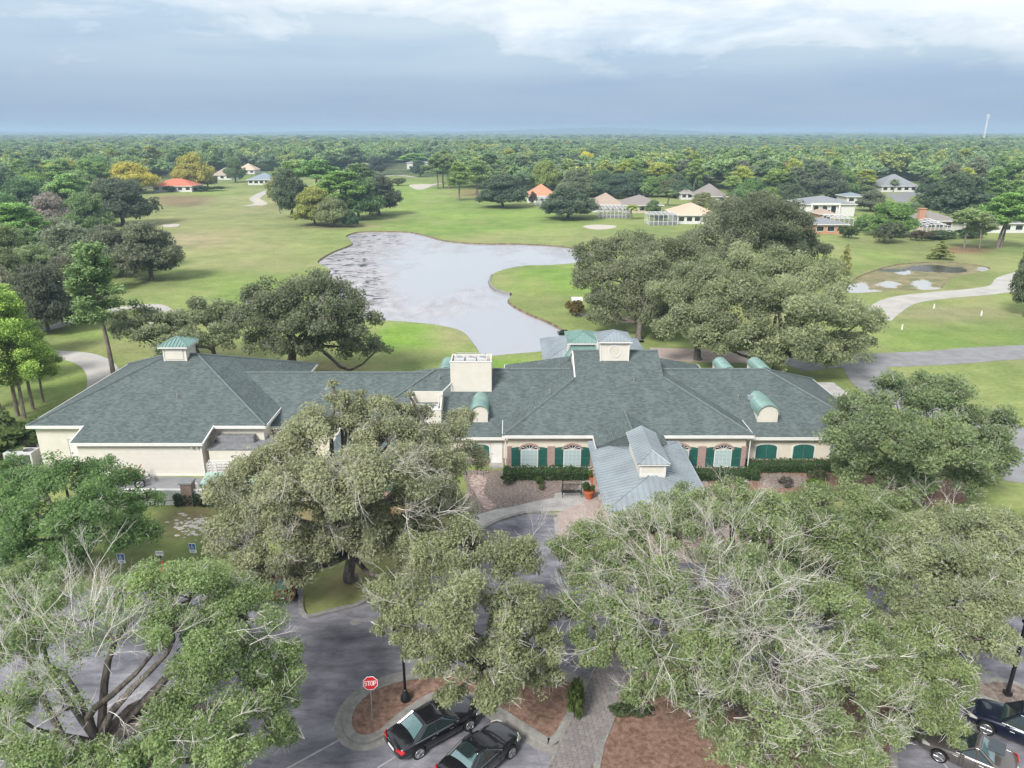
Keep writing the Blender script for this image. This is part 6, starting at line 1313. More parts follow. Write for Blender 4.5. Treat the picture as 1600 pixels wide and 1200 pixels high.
shrub(622, 290, 9, 4, 'olive bush on the far middle fairway edge', (.12,.14,.06)); shrub(1520, 372, 8, 2.6, 'clipped bushes right of the pool cage of the chimney house', (.06,.10,.035)); shrub(1462, 372, 12, 1.8, 'low hedge along the front of the chimney house cage', (.07,.11,.04))

# ---- woods: the nearer trees one by one, the rest as one mass
HEDGE_LINE = [(-200,370),(0,352),(90,338),(180,300),(235,284),(330,276),(400,268),(430,268),(520,268),(580,268),(600,262),(655,262),(680,284),(700,292),(760,300),(800,302),(822,298),(930,308),(1050,312),(1100,318),(1180,330),(1250,318),(1340,320),(1400,298),(1440,300),(1450,330),(1530,335),(1600,350),(1800,350)]
KEEPOUT = [(234,278,305,330),(184,288,232,310),(384,270,436,320),(330,268,365,290),(-30,290,30,320),(820,296,875,325),(920,310,1125,345),(1088,296,1140,325),(1245,312,1345,345),(1372,284,1450,330),(1345,290,1376,310),(1430,335,1600,380),(1535,300,1620,318),(600,255,690,300),(555,262,575,272),(940,276,980,286),(994,300,1016,312)]
def woods():
    rng = np.random.default_rng(77); cand = []
    D = 255.
    while D < 5200:
        s = 7.4+D*.0066 if D < 1400 else 7.4+D*.0105; hw = D*.78+40; x = -hw+rng.uniform(0, s)
        while x < hw: cand.append((x+rng.normal()*s*.3, D+rng.normal()*s*.35, s)); x += s*rng.uniform(.8, 1.25)
        D += s*.8
    A = np.array(cand); px, py = to_px(A[:, 0], A[:, 1]); lim = np.interp(px, [p[0] for p in HEDGE_LINE], [p[1] for p in HEDGE_LINE]); ok = (py < lim) & (px > -60) & (px < 1660)
    for a, b, c_, d in KEEPOUT: ok &= ~((px > a) & (px < c_) & (py > b) & (py < d))
    A = A[ok]; A = A[np.argsort(A[:, 1])]; return A, rng
WA, wr = woods()
NEARW = 190
WCOL = [(.10,.165,.06), (.12,.19,.06), (.09,.13,.07), (.08,.12,.065), (.14,.20,.06), (.20,.23,.055), (.11,.13,.08), (.115,.18,.055)]
for i in range(NEARW):
    x, y, s = WA[i]; r = wr.random(); pine = r < .55; h = wr.uniform(11, 17) if pine else wr.uniform(8, 12.5); w_ = wr.uniform(7.5, 11) if pine else wr.uniform(10, 15)
    f = PINES[wr.integers(4)] if pine else OAKS[wr.integers(4)]; c = tuple(q*1.5 for q in WCOL[wr.integers(len(WCOL))])
    plant('pine_tree' if pine else 'oak_tree', f, (x, y, 0), ('pine' if pine else 'broad oak')+' among the nearer woods behind the golf course houses', 'tree', c, 'pines of the nearer woods' if pine else 'oaks of the nearer woods', wr.uniform(0, 6.28), (w_/6.5, w_/6.5, h/16) if pine else (w_/12, w_/12, h/10))
def woodland_mass():
    M['woodleaf'] = forest_mat('woodland_foliage', [(.155,.235,.11), (.19,.29,.105), (.145,.20,.115), (.21,.30,.105), (.16,.245,.115), (.135,.195,.11), (.19,.275,.11), (.30,.33,.09), (.16,.255,.095)])
    src = bpy.data.collections.new('woodland_sources')
    def joined(d, nm, keepn):
        me = d['crown']; b = me.copy(); b.materials.clear(); b.materials.append(M['woodleaf']); o = bpy.data.objects.new(nm, b); return o
    M['leaf_keep'] = M['leaf']
    k = 0
    for seed in range(5):   # broad crowns, coarse
        rng = np.random.default_rng(500+seed); lob = []
        for j in range(8): a = j*2.4; rr = rng.uniform(.5, 3.6); lob.append((rr*math.cos(a), rr*math.sin(a), rng.uniform(5.5, 8.6), rng.uniform(1.6, 2.3)))
        g = grow('w', (0, 0, 0), lob, 500+seed, .62, count=.95, trunk_r=.3, fork=3, twigs=False, limbs=False); src.objects.link(joined(g, 'broad_crown_%d' % seed, 0))
    for seed in range(4):
        g = proto_pine(520+seed, 12., .55, 1.1, .4, 2.8); me = g['crown']; src.objects.link(joined(g, 'pine_crown_%d' % seed, 0))
    B = WA[NEARW:]; n = len(B); me = bpy.data.meshes.new('distant_woodland'); z = terrain_z(B[:, 0], B[:, 1]); me.vertices.add(n); me.vertices.foreach_set('co', np.column_stack([B[:, 0], B[:, 1], z-.3]).astype(np.float32).ravel())
    sc = B[:, 2]/8.4*wr.lognormal(.16, .32, n); hz_ = wr.uniform(.8, 1.3, n)*np.minimum(np.sqrt(sc/1.3), 1.12)
    clump = np.sin(B[:, 0]*.006+B[:, 1]*.003)+np.sin(B[:, 0]*.011-B[:, 1]*.007+2); hz_ *= 1+.12*clump
    for nm, arr, ty in (('inst_scale', np.column_stack([sc, sc, hz_]), 'FLOAT_VECTOR'), ('inst_rot', wr.uniform(0, 6.28, n), 'FLOAT'), ('inst_kind', np.where(wr.random(n)+.18*clump > .5, wr.integers(0, 5, n), wr.integers(5, 9, n)), 'INT')):
        at = me.attributes.new(nm, ty, 'POINT')
        if ty == 'FLOAT_VECTOR': at.data.foreach_set('vector', arr.astype(np.float32).ravel())
        else: at.data.foreach_set('value', arr.astype(np.float32 if ty == 'FLOAT' else np.int32))
    o = link('distant_woodland', me); tag(o, 'endless green woodland stretching behind the houses to the horizon', 'woodland', kind='stuff')
    ng = bpy.data.node_groups.new('woodland', 'GeometryNodeTree'); ng.interface.new_socket('Geometry', in_out='INPUT', socket_type='NodeSocketGeometry'); ng.interface.new_socket('Geometry', in_out='OUTPUT', socket_type='NodeSocketGeometry')
    N = ng.nodes.new; L = ng.links.new; gi = N('NodeGroupInput'); go = N('NodeGroupOutput'); ip = N('GeometryNodeInstanceOnPoints'); ci = N('GeometryNodeCollectionInfo'); ci.inputs['Collection'].default_value = src; ci.inputs['Separate Children'].default_value = True; ci.inputs['Reset Children'].default_value = True
    def na(nm, ty): q = N('GeometryNodeInputNamedAttribute'); q.data_type = ty; q.inputs['Name'].default_value = nm; return q.outputs['Attribute']
    cx = N('ShaderNodeCombineXYZ'); L(na('inst_rot', 'FLOAT'), cx.inputs[2]); L(gi.outputs[0], ip.inputs['Points']); L(ci.outputs[0], ip.inputs['Instance']); ip.inputs['Pick Instance'].default_value = True
    L(na('inst_kind', 'INT'), ip.inputs['Instance Index']); L(cx.outputs[0], ip.inputs['Rotation']); L(na('inst_scale', 'FLOAT_VECTOR'), ip.inputs['Scale']); L(ip.outputs[0], go.inputs[0])
    md = o.modifiers.new('woodland', 'NODES'); md.node_group = ng; print('woodland instances', n)
woodland_mass()

import collections
dgt = collections.Counter(); seen_ = set()
for o in bpy.data.objects:
    if o.type == 'MESH' and o.data.name not in seen_: seen_.add(o.data.name); dgt[o.name.split('.')[0]] += sum(max(1, p.loop_total-2) for p in o.data.polygons)
print('TRIS unique ~', sum(dgt.values()), 'objects', len(bpy.data.objects), dgt.most_common(8))
# ================================================================ CARS
def carpaint(name, c, coat=1.0, metal=.3): return mat(name, c, .28, .5, metal, 0, coat=coat)
M['tyre'] = mat('tyre_rubber', (.018,.018,.018), .85, .2, 0, 0); M['rim'] = mat('alloy', (.32,.32,.33), .45, .5, .8, 0); M['chrome'] = mat('chrome', (.30,.30,.31), .42, .4, .7, 0)
M['carglass'] = mat('tinted_car_glass', (.02,.03,.032), .04, .9, 0, 0, coat=.6); M['rearglass'] = mat('rear_glass_painted_sky', (.10,.17,.18), .05, .9, 0, 0, coat=1.0)  # rear glass colour is lifted to stand in for reflected sky
M['taillight'] = mat('tail_light', (.45,.01,.012), .2, .6, 0, 0, coat=.6); M['headlight'] = mat('head_light', (.42,.40,.36), .3, .6, 0, 0, coat=.8); M['plate'] = mat('number_plate', (.7,.7,.68), .5, .4, 0, 0)
def car(label, loc, heading, paint, L_=4.9, W_=1.86, H=1.45, suv=False, sunroof=False, rimstyle=9, cat='car', wagon=False):
    root = empty('parked_car', (loc[0], loc[1], .014), heading, label, cat); hw = W_/2; P = M[paint]
    # body stations along x (front = +x): x, half width, top height, bottom height
    hood = .96 if suv else .86; deck = 1.02 if not (suv or wagon) else 1.08; x1 = L_/2; x0 = -L_/2
    ST = [(x0, .76, .62, .42), (x0+.05, .86, .80, .30), (x0+.22, .93, deck-.06, .24), (x0+.75, .985, deck, .22), (x0+1.35, 1., deck-.02, .20), (x0+2.2, 1., .95 if not suv else 1.04, .19), (x1-2.0, 1., .95 if not suv else 1.04, .19), (x1-1.4, .99, hood+.05, .2), (x1-.85, .97, hood-.02, .2), (x1-.35, .91, hood-.12, .22), (x1-.08, .80, .66, .26), (x1, .66, .50, .36)]
    sec = lambda x, k, zt, zb: [(x, 0, zb), (x, hw*k*.80, zb), (x, hw*k*.97, zb+.10), (x, hw*k, zb+(zt-zb)*.45), (x, hw*k*.985, zb+(zt-zb)*.72), (x, hw*k*.93, zb+(zt-zb)*.93), (x, hw*k*.74, zt), (x, hw*k*.35, zt+.025), (x, 0, zt+.032)]
    mb = MB(); vs = []; n = 17
    for s in ST: h = sec(*s); vs += h+[(x, -y, z) for x, y, z in h[::-1][1:-0 or None]][:8]
    fs = []
    m = len(ST)
    for i in range(m-1):
        for j in range(n-1): fs.append((i*n+j, (i+1)*n+j, (i+1)*n+j+1, i*n+j+1))
    fs.append(list(range(n))); fs.append(list(range((m-1)*n, m*n))[::-1])
    mb.add(vs, fs); body = mb.build('body', P, root, smooth=True)
    bmh = bmesh.new(); bmh.from_mesh(body.data); bmesh.ops.remove_doubles(bmh, verts=bmh.verts, dist=1e-4); bmesh.ops.recalc_face_normals(bmh, faces=bmh.faces); bmh.to_mesh(body.data); bmh.free()
    ss = body.modifiers.new('smooth', 'SUBSURF'); ss.levels = ss.render_levels = 2
    # wheel wells by boolean
    wx = (x1-.92, x0+1.0); rw = .34 if not suv else .37; cut = MB()
    for x in wx:
        for s in (-1, 1): cut.bar((x, s*(hw-.26), rw), (x, s*(hw+.2), rw), rw+.055, 24)
    cme = cut.mesh('wheel_well_cutter', P); co = bpy.data.objects.new('cutter', cme); C.objects.link(co); co.parent = root
    bo = body.modifiers.new('wells', 'BOOLEAN'); bo.operation = 'DIFFERENCE'; bo.object = co; bo.solver = 'EXACT'
    bpy.context.view_layer.update(); dg = bpy.context.evaluated_depsgraph_get(); nm = bpy.data.meshes.new_from_object(body.evaluated_get(dg)); body.modifiers.clear(); body.data = nm; bpy.data.objects.remove(co); nm.polygons.foreach_set('use_smooth', [True]*len(nm.polygons))
    # greenhouse
    belt = .93 if not suv else 1.02; 
    if suv or wagon: gb = (x0+.28, x1-1.35); gt = (x0+.75, x1-2.05)
    else: gb = (x0+.75, x1-1.40); gt = (x0+1.55, x1-2.20)
    bw, tw_ = hw*.90, hw*.66
    def ring(xa, xb, w_, z, cr=.0): return [(xb, -w_*.82, z), (xb-.12, -w_, z), (xa+.12, -w_, z), (xa, -w_*.82, z), (xa, w_*.82, z), (xa+.12, w_, z), (xb-.12, w_, z), (xb, w_*.82, z)]
    lo = ring(gb[0], gb[1], bw, belt-.02); hi = ring(gt[0], gt[1], tw_, H-.05); g = MB(); g.add(lo+hi, [(i, (i+1) % 8, 8+(i+1) % 8, 8+i) for i in range(8)]); GL = g.build('side_glass', M['carglass'], root)
    # rear and front screens as own parts, slightly proud
    def quad(a, b, c, d, off, name, m_, ins=.06):
        a, b, c, d = map(Vector, (a, b, c, d)); ce = (a+b+c+d)/4; nr = (b-a).cross(d-a).normalized(); nr = nr if nr.dot(ce-Vector((0, 0, .8))) > 0 else -nr
        q = MB(); q.poly([p+(ce-p)*ins+nr*off for p in (a, b, c, d)]); return q.build(name, m_, root)
    quad(lo[3], lo[4], hi[4], hi[3], .012, 'rear_window', M['rearglass']); quad(lo[7], lo[0], hi[0], hi[7], .012, 'windscreen', M['carglass'])
    # roof panel: gently crowned
    r = MB(); k = 7; vs = []
    for i in range(k):
        x = gt[0]-.06+(gt[1]-gt[0]+.12)*i/(k-1); ed = math.sin(math.pi*i/(k-1))**.5
        for j in range(7): v = (j-3)/3; vs.append((x, v*tw_*1.03, H-.055+.055*ed*(1-v*v*.9)))
    fs = [(i*7+j, (i+1)*7+j, (i+1)*7+j+1, i*7+j+1) for i in range(k-1) for j in range(6)]; r.add(vs, fs); RF = r.build('roof', P, root, smooth=True); so_ = RF.modifiers.new('t', 'SOLIDIFY'); so_.thickness = .04; so_.offset = -1
    if sunroof: q = MB(); xm = gt[1]-.75; q.box(xm-.33, xm+.33, -.40, .40, H-.02, H+.012); q.build('sunroof', M['carglass'], RF)
    # pillars
    q = MB()
    for s in (-1, 1):
        for t in ((0, 1), (.0, .0)): pass
        fa = (gb[1]-.04, s*bw*.92, belt-.02); fb = (gt[1]-.02, s*tw_*.93, H-.04); q.bar(fa, fb, .035, 5)
        ra_ = (gb[0]+.04, s*bw*.92, belt-.02); rb_ = (gt[0]+.02, s*tw_*.93, H-.04); q.bar(ra_, rb_, .06, 5)
        xm0, xm1 = (gb[0]+gb[1])/2-.05, (gt[0]+gt[1])/2; q.bar((xm0, s*bw*1.0, belt-.02), (xm1, s*tw_*1.0, H-.05), .035, 4)
        if suv or wagon: q.bar((gb[0]+1.0, s*bw, belt-.02), (gt[0]+.85, s*tw_, H-.05), .045, 4)
    q.build('pillar', P, root)
    q = MB()
    for s in (-1, 1): q.bar((gb[0]+.1, s*(bw+.012), belt+.0), (gb[1]-.1, s*(bw+.012), belt-.0), .016, 4); q.bar((gt[0]+.05, s*(tw_+.01), H-.06), (gt[1]-.03, s*(tw_+.01), H-.06), .014, 4)
    q.build('window_trim', M['chrome'], root)
    for x in wx:
        for s in (-1, 1):
            t = MB(); t.bar((x, s*(hw-.21), rw), (x, s*(hw-.005), rw), rw, 24); wheel = t.build('wheel', M['tyre'], root)
            t = MB(); t.bar((x, s*(hw-.06), rw), (x, s*(hw+.003), rw), rw*.68, 20); dk = t.build('rim_well', M['grille'], wheel); t = MB()
            for i in range(rimstyle): a = 2*math.pi*i/rimstyle; t.bar((x, s*(hw+.012), rw), (x+rw*.66*math.cos(a), s*(hw+.012), rw+rw*.66*math.sin(a)), .032, 4)
            for i in range(20): a, b = 2*math.pi*i/20, 2*math.pi*(i+1)/20; t.bar((x+rw*.68*math.cos(a), s*(hw+.01), rw+rw*.68*math.sin(a)), (x+rw*.68*math.cos(b), s*(hw+.01), rw+rw*.68*math.sin(b)), .022, 4)
            t.build('rim', M['rim'], wheel)
    for s in (-1, 1):
        q = MB(); y0_, y1_ = (s*hw*.50, s*hw*.80); q.add([(x0+.015, y0_, .72), (x0+.10, s*hw*.915, .70), (x0+.30, s*hw*.955, .76), (x0+.24, s*hw*.93, .86), (x0+.10, s*hw*.80, .885), (x0+.03, y0_, .84)], [(0,1,4,5), (1,2,3,4)]); so_ = q.build('tail_light', M['taillight'], root); mm_ = so_.modifiers.new('t', 'SOLIDIFY'); mm_.thickness = .05; mm_.offset = 0
        q = MB(); q.add([(x1-.03, s*hw*.55, .60), (x1-.18, s*hw*.87, .60), (x1-.48, s*hw*.945, .68), (x1-.45, s*hw*.90, .76), (x1-.20, s*hw*.74, .745), (x1-.10, s*hw*.55, .70)], [(0,1,4,5), (1,2,3,4)]); so_ = q.build('headlight', M['headlight'], root); mm_ = so_.modifiers.new('t', 'SOLIDIFY'); mm_.thickness = .05; mm_.offset = 0
        q = MB(); q.box(gb[1]-.45, gb[1]-.28, *(sorted((s*(hw-.02), s*(hw+.16)))), .92, 1.05); q.build('mirror', P, root, bevel=.03)
        for xh in ((gb[0]+gb[1])/2-.28, (gb[0]+gb[1])/2+.75): q = MB(); q.bar((xh-.1, s*(hw+.012), .80), (xh+.1, s*(hw+.012), .80), .014, 5); q.build('door_handle', M['chrome'], root)
        q = MB()
        for xd in ((gb[0]+gb[1])/2-.05, gb[1]-.3, gb[0]+.45): q.box(xd-.006, xd+.006, *(sorted((s*(hw-.02), s*(hw+.002)))), .34, .86)
        q.build('door_gap', M['black'], root)
    q = MB(); q.box(x0-.012, x0+.06, -.26, .26, .56, .68); q.build('number_plate', M['plate'], root)
    q = MB(); q.bar((x0+.07, -.45, .80), (x0+.07, .45, .80), .015, 4); q.bar((x0+.0, -.7, .36), (x0+.0, .7, .36), .022, 5); q.build('chrome_strip', M['chrome'], root)
    q = MB(); q.box(x1-.06, x1+.01, -.42, .42, .40, .56); q.build('front_grille', M['grille'], root)
    return root
M['p_black'] = carpaint('black_car_paint', (.010,.010,.014)); M['p_navy'] = carpaint('navy_car_paint', (.010,.014,.032)); M['p_brown'] = carpaint('brown_grey_car_paint', (.115,.10,.092)); M['p_maroon'] = carpaint('maroon_car_paint', (.16,.012,.020)); M['p_red'] = carpaint('faded_red_car_paint', (.36,.05,.05), .4, 0)
def place_car(rear, front, **k):
    a, b = G(*rear), G(*front); c = (a+b)/2; return car(loc=(c.x, c.y), heading=math.atan2(b.y-a.y, b.x-a.x), L_=(b-a).length, **k)
place_car((612, 1183), (742, 1112), label='black sedan beside the stop-sign island, leaves over its hood', paint='p_black', H=1.46, rimstyle=12)
place_car((697, 1238), (798, 1152), label='black car with a sunroof cut by the bottom edge', paint='p_black', H=1.44, sunroof=True, rimstyle=10)
place_car((1585, 1222), (1437, 1158), label='brown-grey sedan with a sunroof at the lower right', paint='p_brown', H=1.44, sunroof=True, rimstyle=7)
place_car((1672, 1185), (1510, 1118), label='dark navy tall car behind the brown-grey sedan at the lower right', paint='p_navy', H=1.74, suv=True, rimstyle=6)
place_car((440, 948), (452, 878), label='maroon car parked nose-in under the middle oak, tail showing', paint='p_maroon', H=1.6, suv=True, rimstyle=8)
place_car((195, 762), (236, 752), label='faded red car behind the dense green tree in the service yard', paint='p_red', H=1.5, suv=True, rimstyle=8)

# ================================================================ SIGNS, LAMPS, YARD, ENTRANCE
GL = {'S': [[(1,.82),(.8,1),(.2,1),(0,.82),(0,.65),(.2,.54),(.8,.46),(1,.35),(1,.18),(.8,0),(.2,0),(0,.18)]], 'T': [[(0,1),(1,1)],[(.5,1),(.5,0)]], 'O': [[(.25,0),(.75,0),(1,.22),(1,.78),(.75,1),(.25,1),(0,.78),(0,.22),(.25,0)]], 'P': [[(0,0),(0,1),(.75,1),(1,.85),(1,.6),(.75,.46),(0,.46)]]}
def strokes(mb, polylines, x0, z0, w_, h_, th, y):
    for pl in polylines:
        for (a, b), (c_, d) in zip(pl[:-1], pl[1:]):
            p, q = Vector((x0+a*w_, 0, z0+b*h_)), Vector((x0+c_*w_, 0, z0+d*h_)); t = (q-p).normalized(); nn = Vector((-t.z, 0, t.x))*th/2; e = t*th*.42
            mb.add([(v.x, y, v.z) for v in (p-e-nn, q+e-nn, q+e+nn, p-e+nn)], [(0, 1, 2, 3)])
def stop_sign():
    p = G(582, 1127); root = empty('stop_sign', (p.x, p.y, .11), R(6), 'red octagonal STOP sign on a thin grey post in the mulch island', 'stop sign'); zc_ = 2.02; r = .39
    q = MB(); q.bar((0, .03, 0), (0, .03, zc_+.3), .028, 6); q.build('post', M['steel'], root)
    oc = lambda rr: [(rr*math.cos(R(22.5+45*i)), zc_+rr*math.sin(R(22.5+45*i))) for i in range(8)]
    q = MB(); front_poly(q, oc(r), -.012, .014); PL = q.build('sign_plate', M['signwhite'], root); q = MB(); front_poly(q, oc(r*.93), -.016, .003); q.build('red_face', M['red'], PL)
    q = MB(); lw, lh = .104, .232; x = -.277
    for ch in 'STOP': strokes(q, GL[ch], x, zc_-lh/2, lw, lh, .038, -.0185); x += .149
    q.build('lettering', M['signwhite'], PL)
    root.rotation_euler = (R(-8), 0, R(6))
stop_sign()
def bay_sign(px, py, top, label, kind=0):
    p = G(px, py); root = empty('parking_sign', (p.x, p.y, 0), R(random.Random(px).uniform(-8, 8)), label, 'sign'); t = math.atan((600-top)/FPX)-PITCH; H = CAM_H+p.y*math.tan(t)
    q = MB(); q.bar((0, .03, 0), (0, .03, H-.05), .035, 6); q.build('post', M['steel'] if kind == 0 else M['black'], root)
    if kind == 0:
        w_, h_ = .24, .36; z = H-h_
        q = MB(); q.box(-w_, w_, -.012, .01, z-h_, z+h_); PL = q.build('sign_plate', M['signwhite'], root); q = MB(); q.box(-w_+.03, w_-.03, -.016, -.0121, z-h_*.35, z+h_-.03); q.build('blue_face', M['signblue'], PL)
        q = MB(); o = z+.08; q.bar((0-.02, -.02, o+.20), (-.02, -.021, o+.205), .001, 4)
        n = 14; dsk = [(-.02+.032*math.cos(2*math.pi*i/n), o+.17+.032*math.sin(2*math.pi*i/n)) for i in range(n)]; front_poly(q, dsk, -.019, .002)
        strokes(q, [[(0, 1), (0, .35), (.5, .35), (.72, -.15)], [(0, .68), (.42, .68)]], -.03, o-.08, .16, .2, .028, -.0195)
        wh = [(-.01+.1*math.cos(R(a)), o-.07+.1*math.sin(R(a))) for a in range(110, 380, 20)]
        for a, b in zip(wh[:-1], wh[1:]): p_, q_ = Vector((a[0], 0, a[1])), Vector((b[0], 0, b[1])); tt = (q_-p_).normalized(); nn = Vector((-tt.z, 0, tt.x))*.011; q.add([(v.x, -.0195, v.z) for v in (p_-nn, q_-nn, q_+nn, p_+nn)], [(0, 1, 2, 3)])
        q.build('wheelchair_symbol', M['signwhite'], PL); q = MB()
        for k in range(2): q.box(-.15, .15, -.015, -.0122, z-h_+.05+k*.08, z-h_+.09+k*.08)
        q.build('small_print', M['signblue'], PL)
    else:
        w_, h_ = .26, .17; z = H-h_; q = MB(); q.box(-w_, w_, -.012, .01, z-h_, z+h_); PL = q.build('sign_plate', M['signwhite'], root); q = MB()
        r = random.Random(3)
        for k in range(2):
            x = -.2
            while x < .16: l = r.uniform(.03, .09); q.box(x, x+l, -.015, -.0122, z-.07+k*.1, z-.02+k*.1); x += l+.025
        q.build('small_print', M['black'], PL)
    return root
bay_sign(195, 902, 865, 'blue and white wheelchair parking sign on a grey post, leftmost of the three small signs')
bay_sign(305, 882, 849, 'blue and white wheelchair parking sign nearest the mossy oak')
bay_sign(254, 892, 861, 'small white notice on a black post between the two wheelchair signs', 1)
p = G(256, 893); q = MB(); q.lathe([(.32, 0), (.30, .05), (.2, .35), (.07, .75), (.05, .8)], (p.x, p.y, 0), 12); tag(q.build('traffic_cone', M['terracotta']), 'dull red cone at the foot of the small white notice', 'cone')

def lamp(px, py, H, label, tilt=(0, 0), base=True):
    p = G(px, py); root = empty('street_lamp', (p.x, p.y, .1), 0, label, 'street lamp'); root.rotation_euler = (tilt[0], tilt[1], 0)
    q = MB(); q.lathe([(.26, 0), (.27, .12), (.24, .28), (.17, .45), (.10, .58), (.085, .7)], n=16); q.build('base', M['black'], root, smooth=True)
    q = MB(); q.lathe([(.075, .66), (.06, H-.5), (.09, H-.42), (.09, H-.34), (.05, H-.3)], n=12); q.build('pole', M['black'], root, smooth=True)
    q = MB(); q.lathe([(.10, H-.3), (.19, H-.22), (.24, H+.10), (.2, H+.18)], n=12); q.build('lamp_glass', M['dull_white'], root, smooth=True); q = MB(); q.lathe([(.28, H+.17), (.2, H+.28), (.06, H+.36), (.03, H+.5)], n=12); q.build('lamp_cap', M['black'], root); return root
lamp(634, 1096, 4.3, 'black lamp post with a bell base in the stop-sign island')
lamp(1418, 1142, 3.6, 'black lamp post behind the front of the brown-grey sedan')
def shoebox():
    p = G(1573, 1088); root = empty('street_lamp', (p.x, p.y, .1), 0, 'tall black box-headed lamp post at the right edge', 'street lamp'); H = 4.4; q = MB(); q.box(-.07, .07, -.07, .07, 0, H); q.build('pole', M['black'], root); q = MB(); q.box(-.16, .16, -.16, .16, 0, .25); q.build('base', M['black'], root)
    q = MB(); q.box(-.1, .9, -.2, .2, H, H+.16); q.build('lamp_head', M['black'], root, bevel=.02); q = MB(); q.box(.3, .85, -.16, .16, H-.02, H); q.build('lens', M['dull_white'], root)
shoebox()

# ---- bench, pots, notice post by the entrance
def bench():
    a, b = G(883, 775), G(904, 776); c = (a+b)/2; root = empty('park_bench', (c.x, c.y, .03), 0, 'black metal bench on the paving left of the entrance', 'bench'); w_ = .78
    for s in (-1, 1):
        q = MB(); q.bar((s*w_, -.28, 0), (s*w_, -.28, .62), .025, 5); q.bar((s*w_, .25, 0), (s*w_, .34, .92), .025, 5); q.bar((s*w_, -.3, .62), (s*w_, .3, .64), .025, 5); q.bar((s*w_, -.28, .42), (s*w_, .27, .42), .02, 5); q.build('leg', M['black'], root)
    q = MB(); [q.box(-w_, w_, -.28+i*.09, -.22+i*.09, .42, .44) for i in range(6)]; q.build('seat', M['black'], root); q = MB(); [q.box(-w_+i*.11, -w_+i*.11+.04, .27, .30, .45, .9) for i in range(15)]; q.bar((-w_, .3, .92), (w_, .3, .92), .025, 5); q.build('backrest', M['black'], root)
bench()
p = G(879, 768); root = empty('ash_urn', (p.x, p.y, .03), 0, 'thin black smoking post at the left of the bench', 'post'); q = MB(); q.lathe([(.14, 0), (.14, .03), (.035, .08), (.035, .95), (.1, .98), (.1, 1.12), (.04, 1.15)], n=10); q.build('post', M['black'], root)
def pot(px, py, label, s=1., col=(.07,.11,.03), orange=False, z=.036):
    p = G(px, py); root = empty('flower_pot', (p.x, p.y, z), 0, label, 'planter'); q = MB(); q.lathe([(.22*s, 0), (.34*s, .46*s), (.38*s, .47*s), (.38*s, .56*s), (.33*s, .56*s), (.31*s, .5*s)], n=18); q.build('pot', M['terracotta'], root, smooth=False)
    f = link('foliage', SHRUBS[0]['crown'], root); f.location = (0, 0, .45*s); f.scale = (.42*s,)*2+(.62*s,); f.color = (*col, 1)
    if orange: f2 = link('flowers', SHRUBS[1]['crown'], root); f2.location = (0, 0, .62*s); f2.scale = (.3*s,)*2+(.4*s,); f2.color = (.45, .14, .01, 1)
pot(920, 779, 'terracotta pot with a dark green shrub right of the bench', 1.25); pot(928, 756, 'terracotta pot with orange flowers under the canopy edge', 1.1, (.12,.16,.03), True)
# ---- air conditioners
def condenser(x, y, w_, label, fans=1, z=0.05, h=.95, d=.85, parent_z=0):
    root = empty('air_conditioner', (x, y, z), 0, label, 'air conditioner'); q = MB(); q.box(-w_/2, w_/2, -d/2, d/2, 0, h); q.build('cabinet', M['dull_white'], root, bevel=.03)
    for i in range(fans):
        cx = (i-(fans-1)/2)*w_/fans; r_ = min(w_/fans, d)*.40; q = MB(); q.lathe([(r_, h), (r_, h+.05), (r_-.05, h+.05), (r_-.06, h+.01)], (cx, 0, 0), 20); q.build('fan_ring', M['dull_white'], root); q = MB(); q.lathe([(r_-.05, h+.004), (r_-.06, h+.012)], (cx, 0, 0), 18); q.build('fan_opening', M['grille'], root)
        q = MB(); [q.bar((cx, 0, h+.05), (cx+(r_-.04)*math.cos(k*math.pi/4), (r_-.04)*math.sin(k*math.pi/4), h+.05), .01, 3) for k in range(8)]; q.build('fan_guard', M['steel'], root)
        pw_ = w_/fans; q = MB(); q.box(cx-pw_*.36, cx+pw_*.36, -d/2-.02, -d/2, .12, h-.18); q.build('coil_grille', M['grille'], root)
    q = MB(); q.box(-w_/2-.15, w_/2+.15, -d/2-.15, d/2+.15, -.06, 0); q.build('pad', M['concrete'], root); return root
condenser(-43.4, 59.7, 2.5, 'large white twin-fan air conditioner at the left end wall', 2, .05, 1.35, 1.3)
condenser(-42.5, 62.1, 1.5, 'smaller white air conditioner behind the twin-fan one', 1, .05, 1.3, 1.2)
for i, x in enumerate((-8.4, -7.1)): condenser(x, 61.9, 1.05, ('round-fan roof air conditioner, left one in the low screen', 'round-fan roof air conditioner, right one in the low screen')[i], 1, 3.95, .85, .95)
for i, x in enumerate((-4.9, -3.8, -2.75)): condenser(x, 65.9, .95, ('roof unit in the tall screen, left of three', 'roof unit in the tall screen, middle of three', 'roof unit in the tall screen, right of three')[i], 1, 6.0, 2.15, 1.3)
q = MB(); z_ = 8.35; q.bar((-5.2, 65.3, z_), (-2.5, 65.3, z_), .03, 4); q.bar((-5.2, 66.6, z_), (-2.5, 66.6, z_), .03, 4); [q.bar((x, 65.3, 7.2), (x, 65.3, z_), .03, 4) for x in (-5.2, -4.3, -3.4, -2.5)]; [q.bar((x, 66.6, 7.2), (x, 66.6, z_), .03, 4) for x in (-5.2, -2.5)]; tag(q.build('safety_rail', M['steel']), 'thin steel rail above the tall rooftop screen', 'rail')
q = MB(); q.bar((-6.6, 62.3, 4.2), (-6.6, 62.3, 5.6), .05, 6); q.bar((-6.6, 62.3, 5.6), (-5.6, 64.8, 6.0), .05, 6); tag(q.build('roof_pipe', M['white']), 'white pipe running from the low screen up to the tall screen', 'pipe')
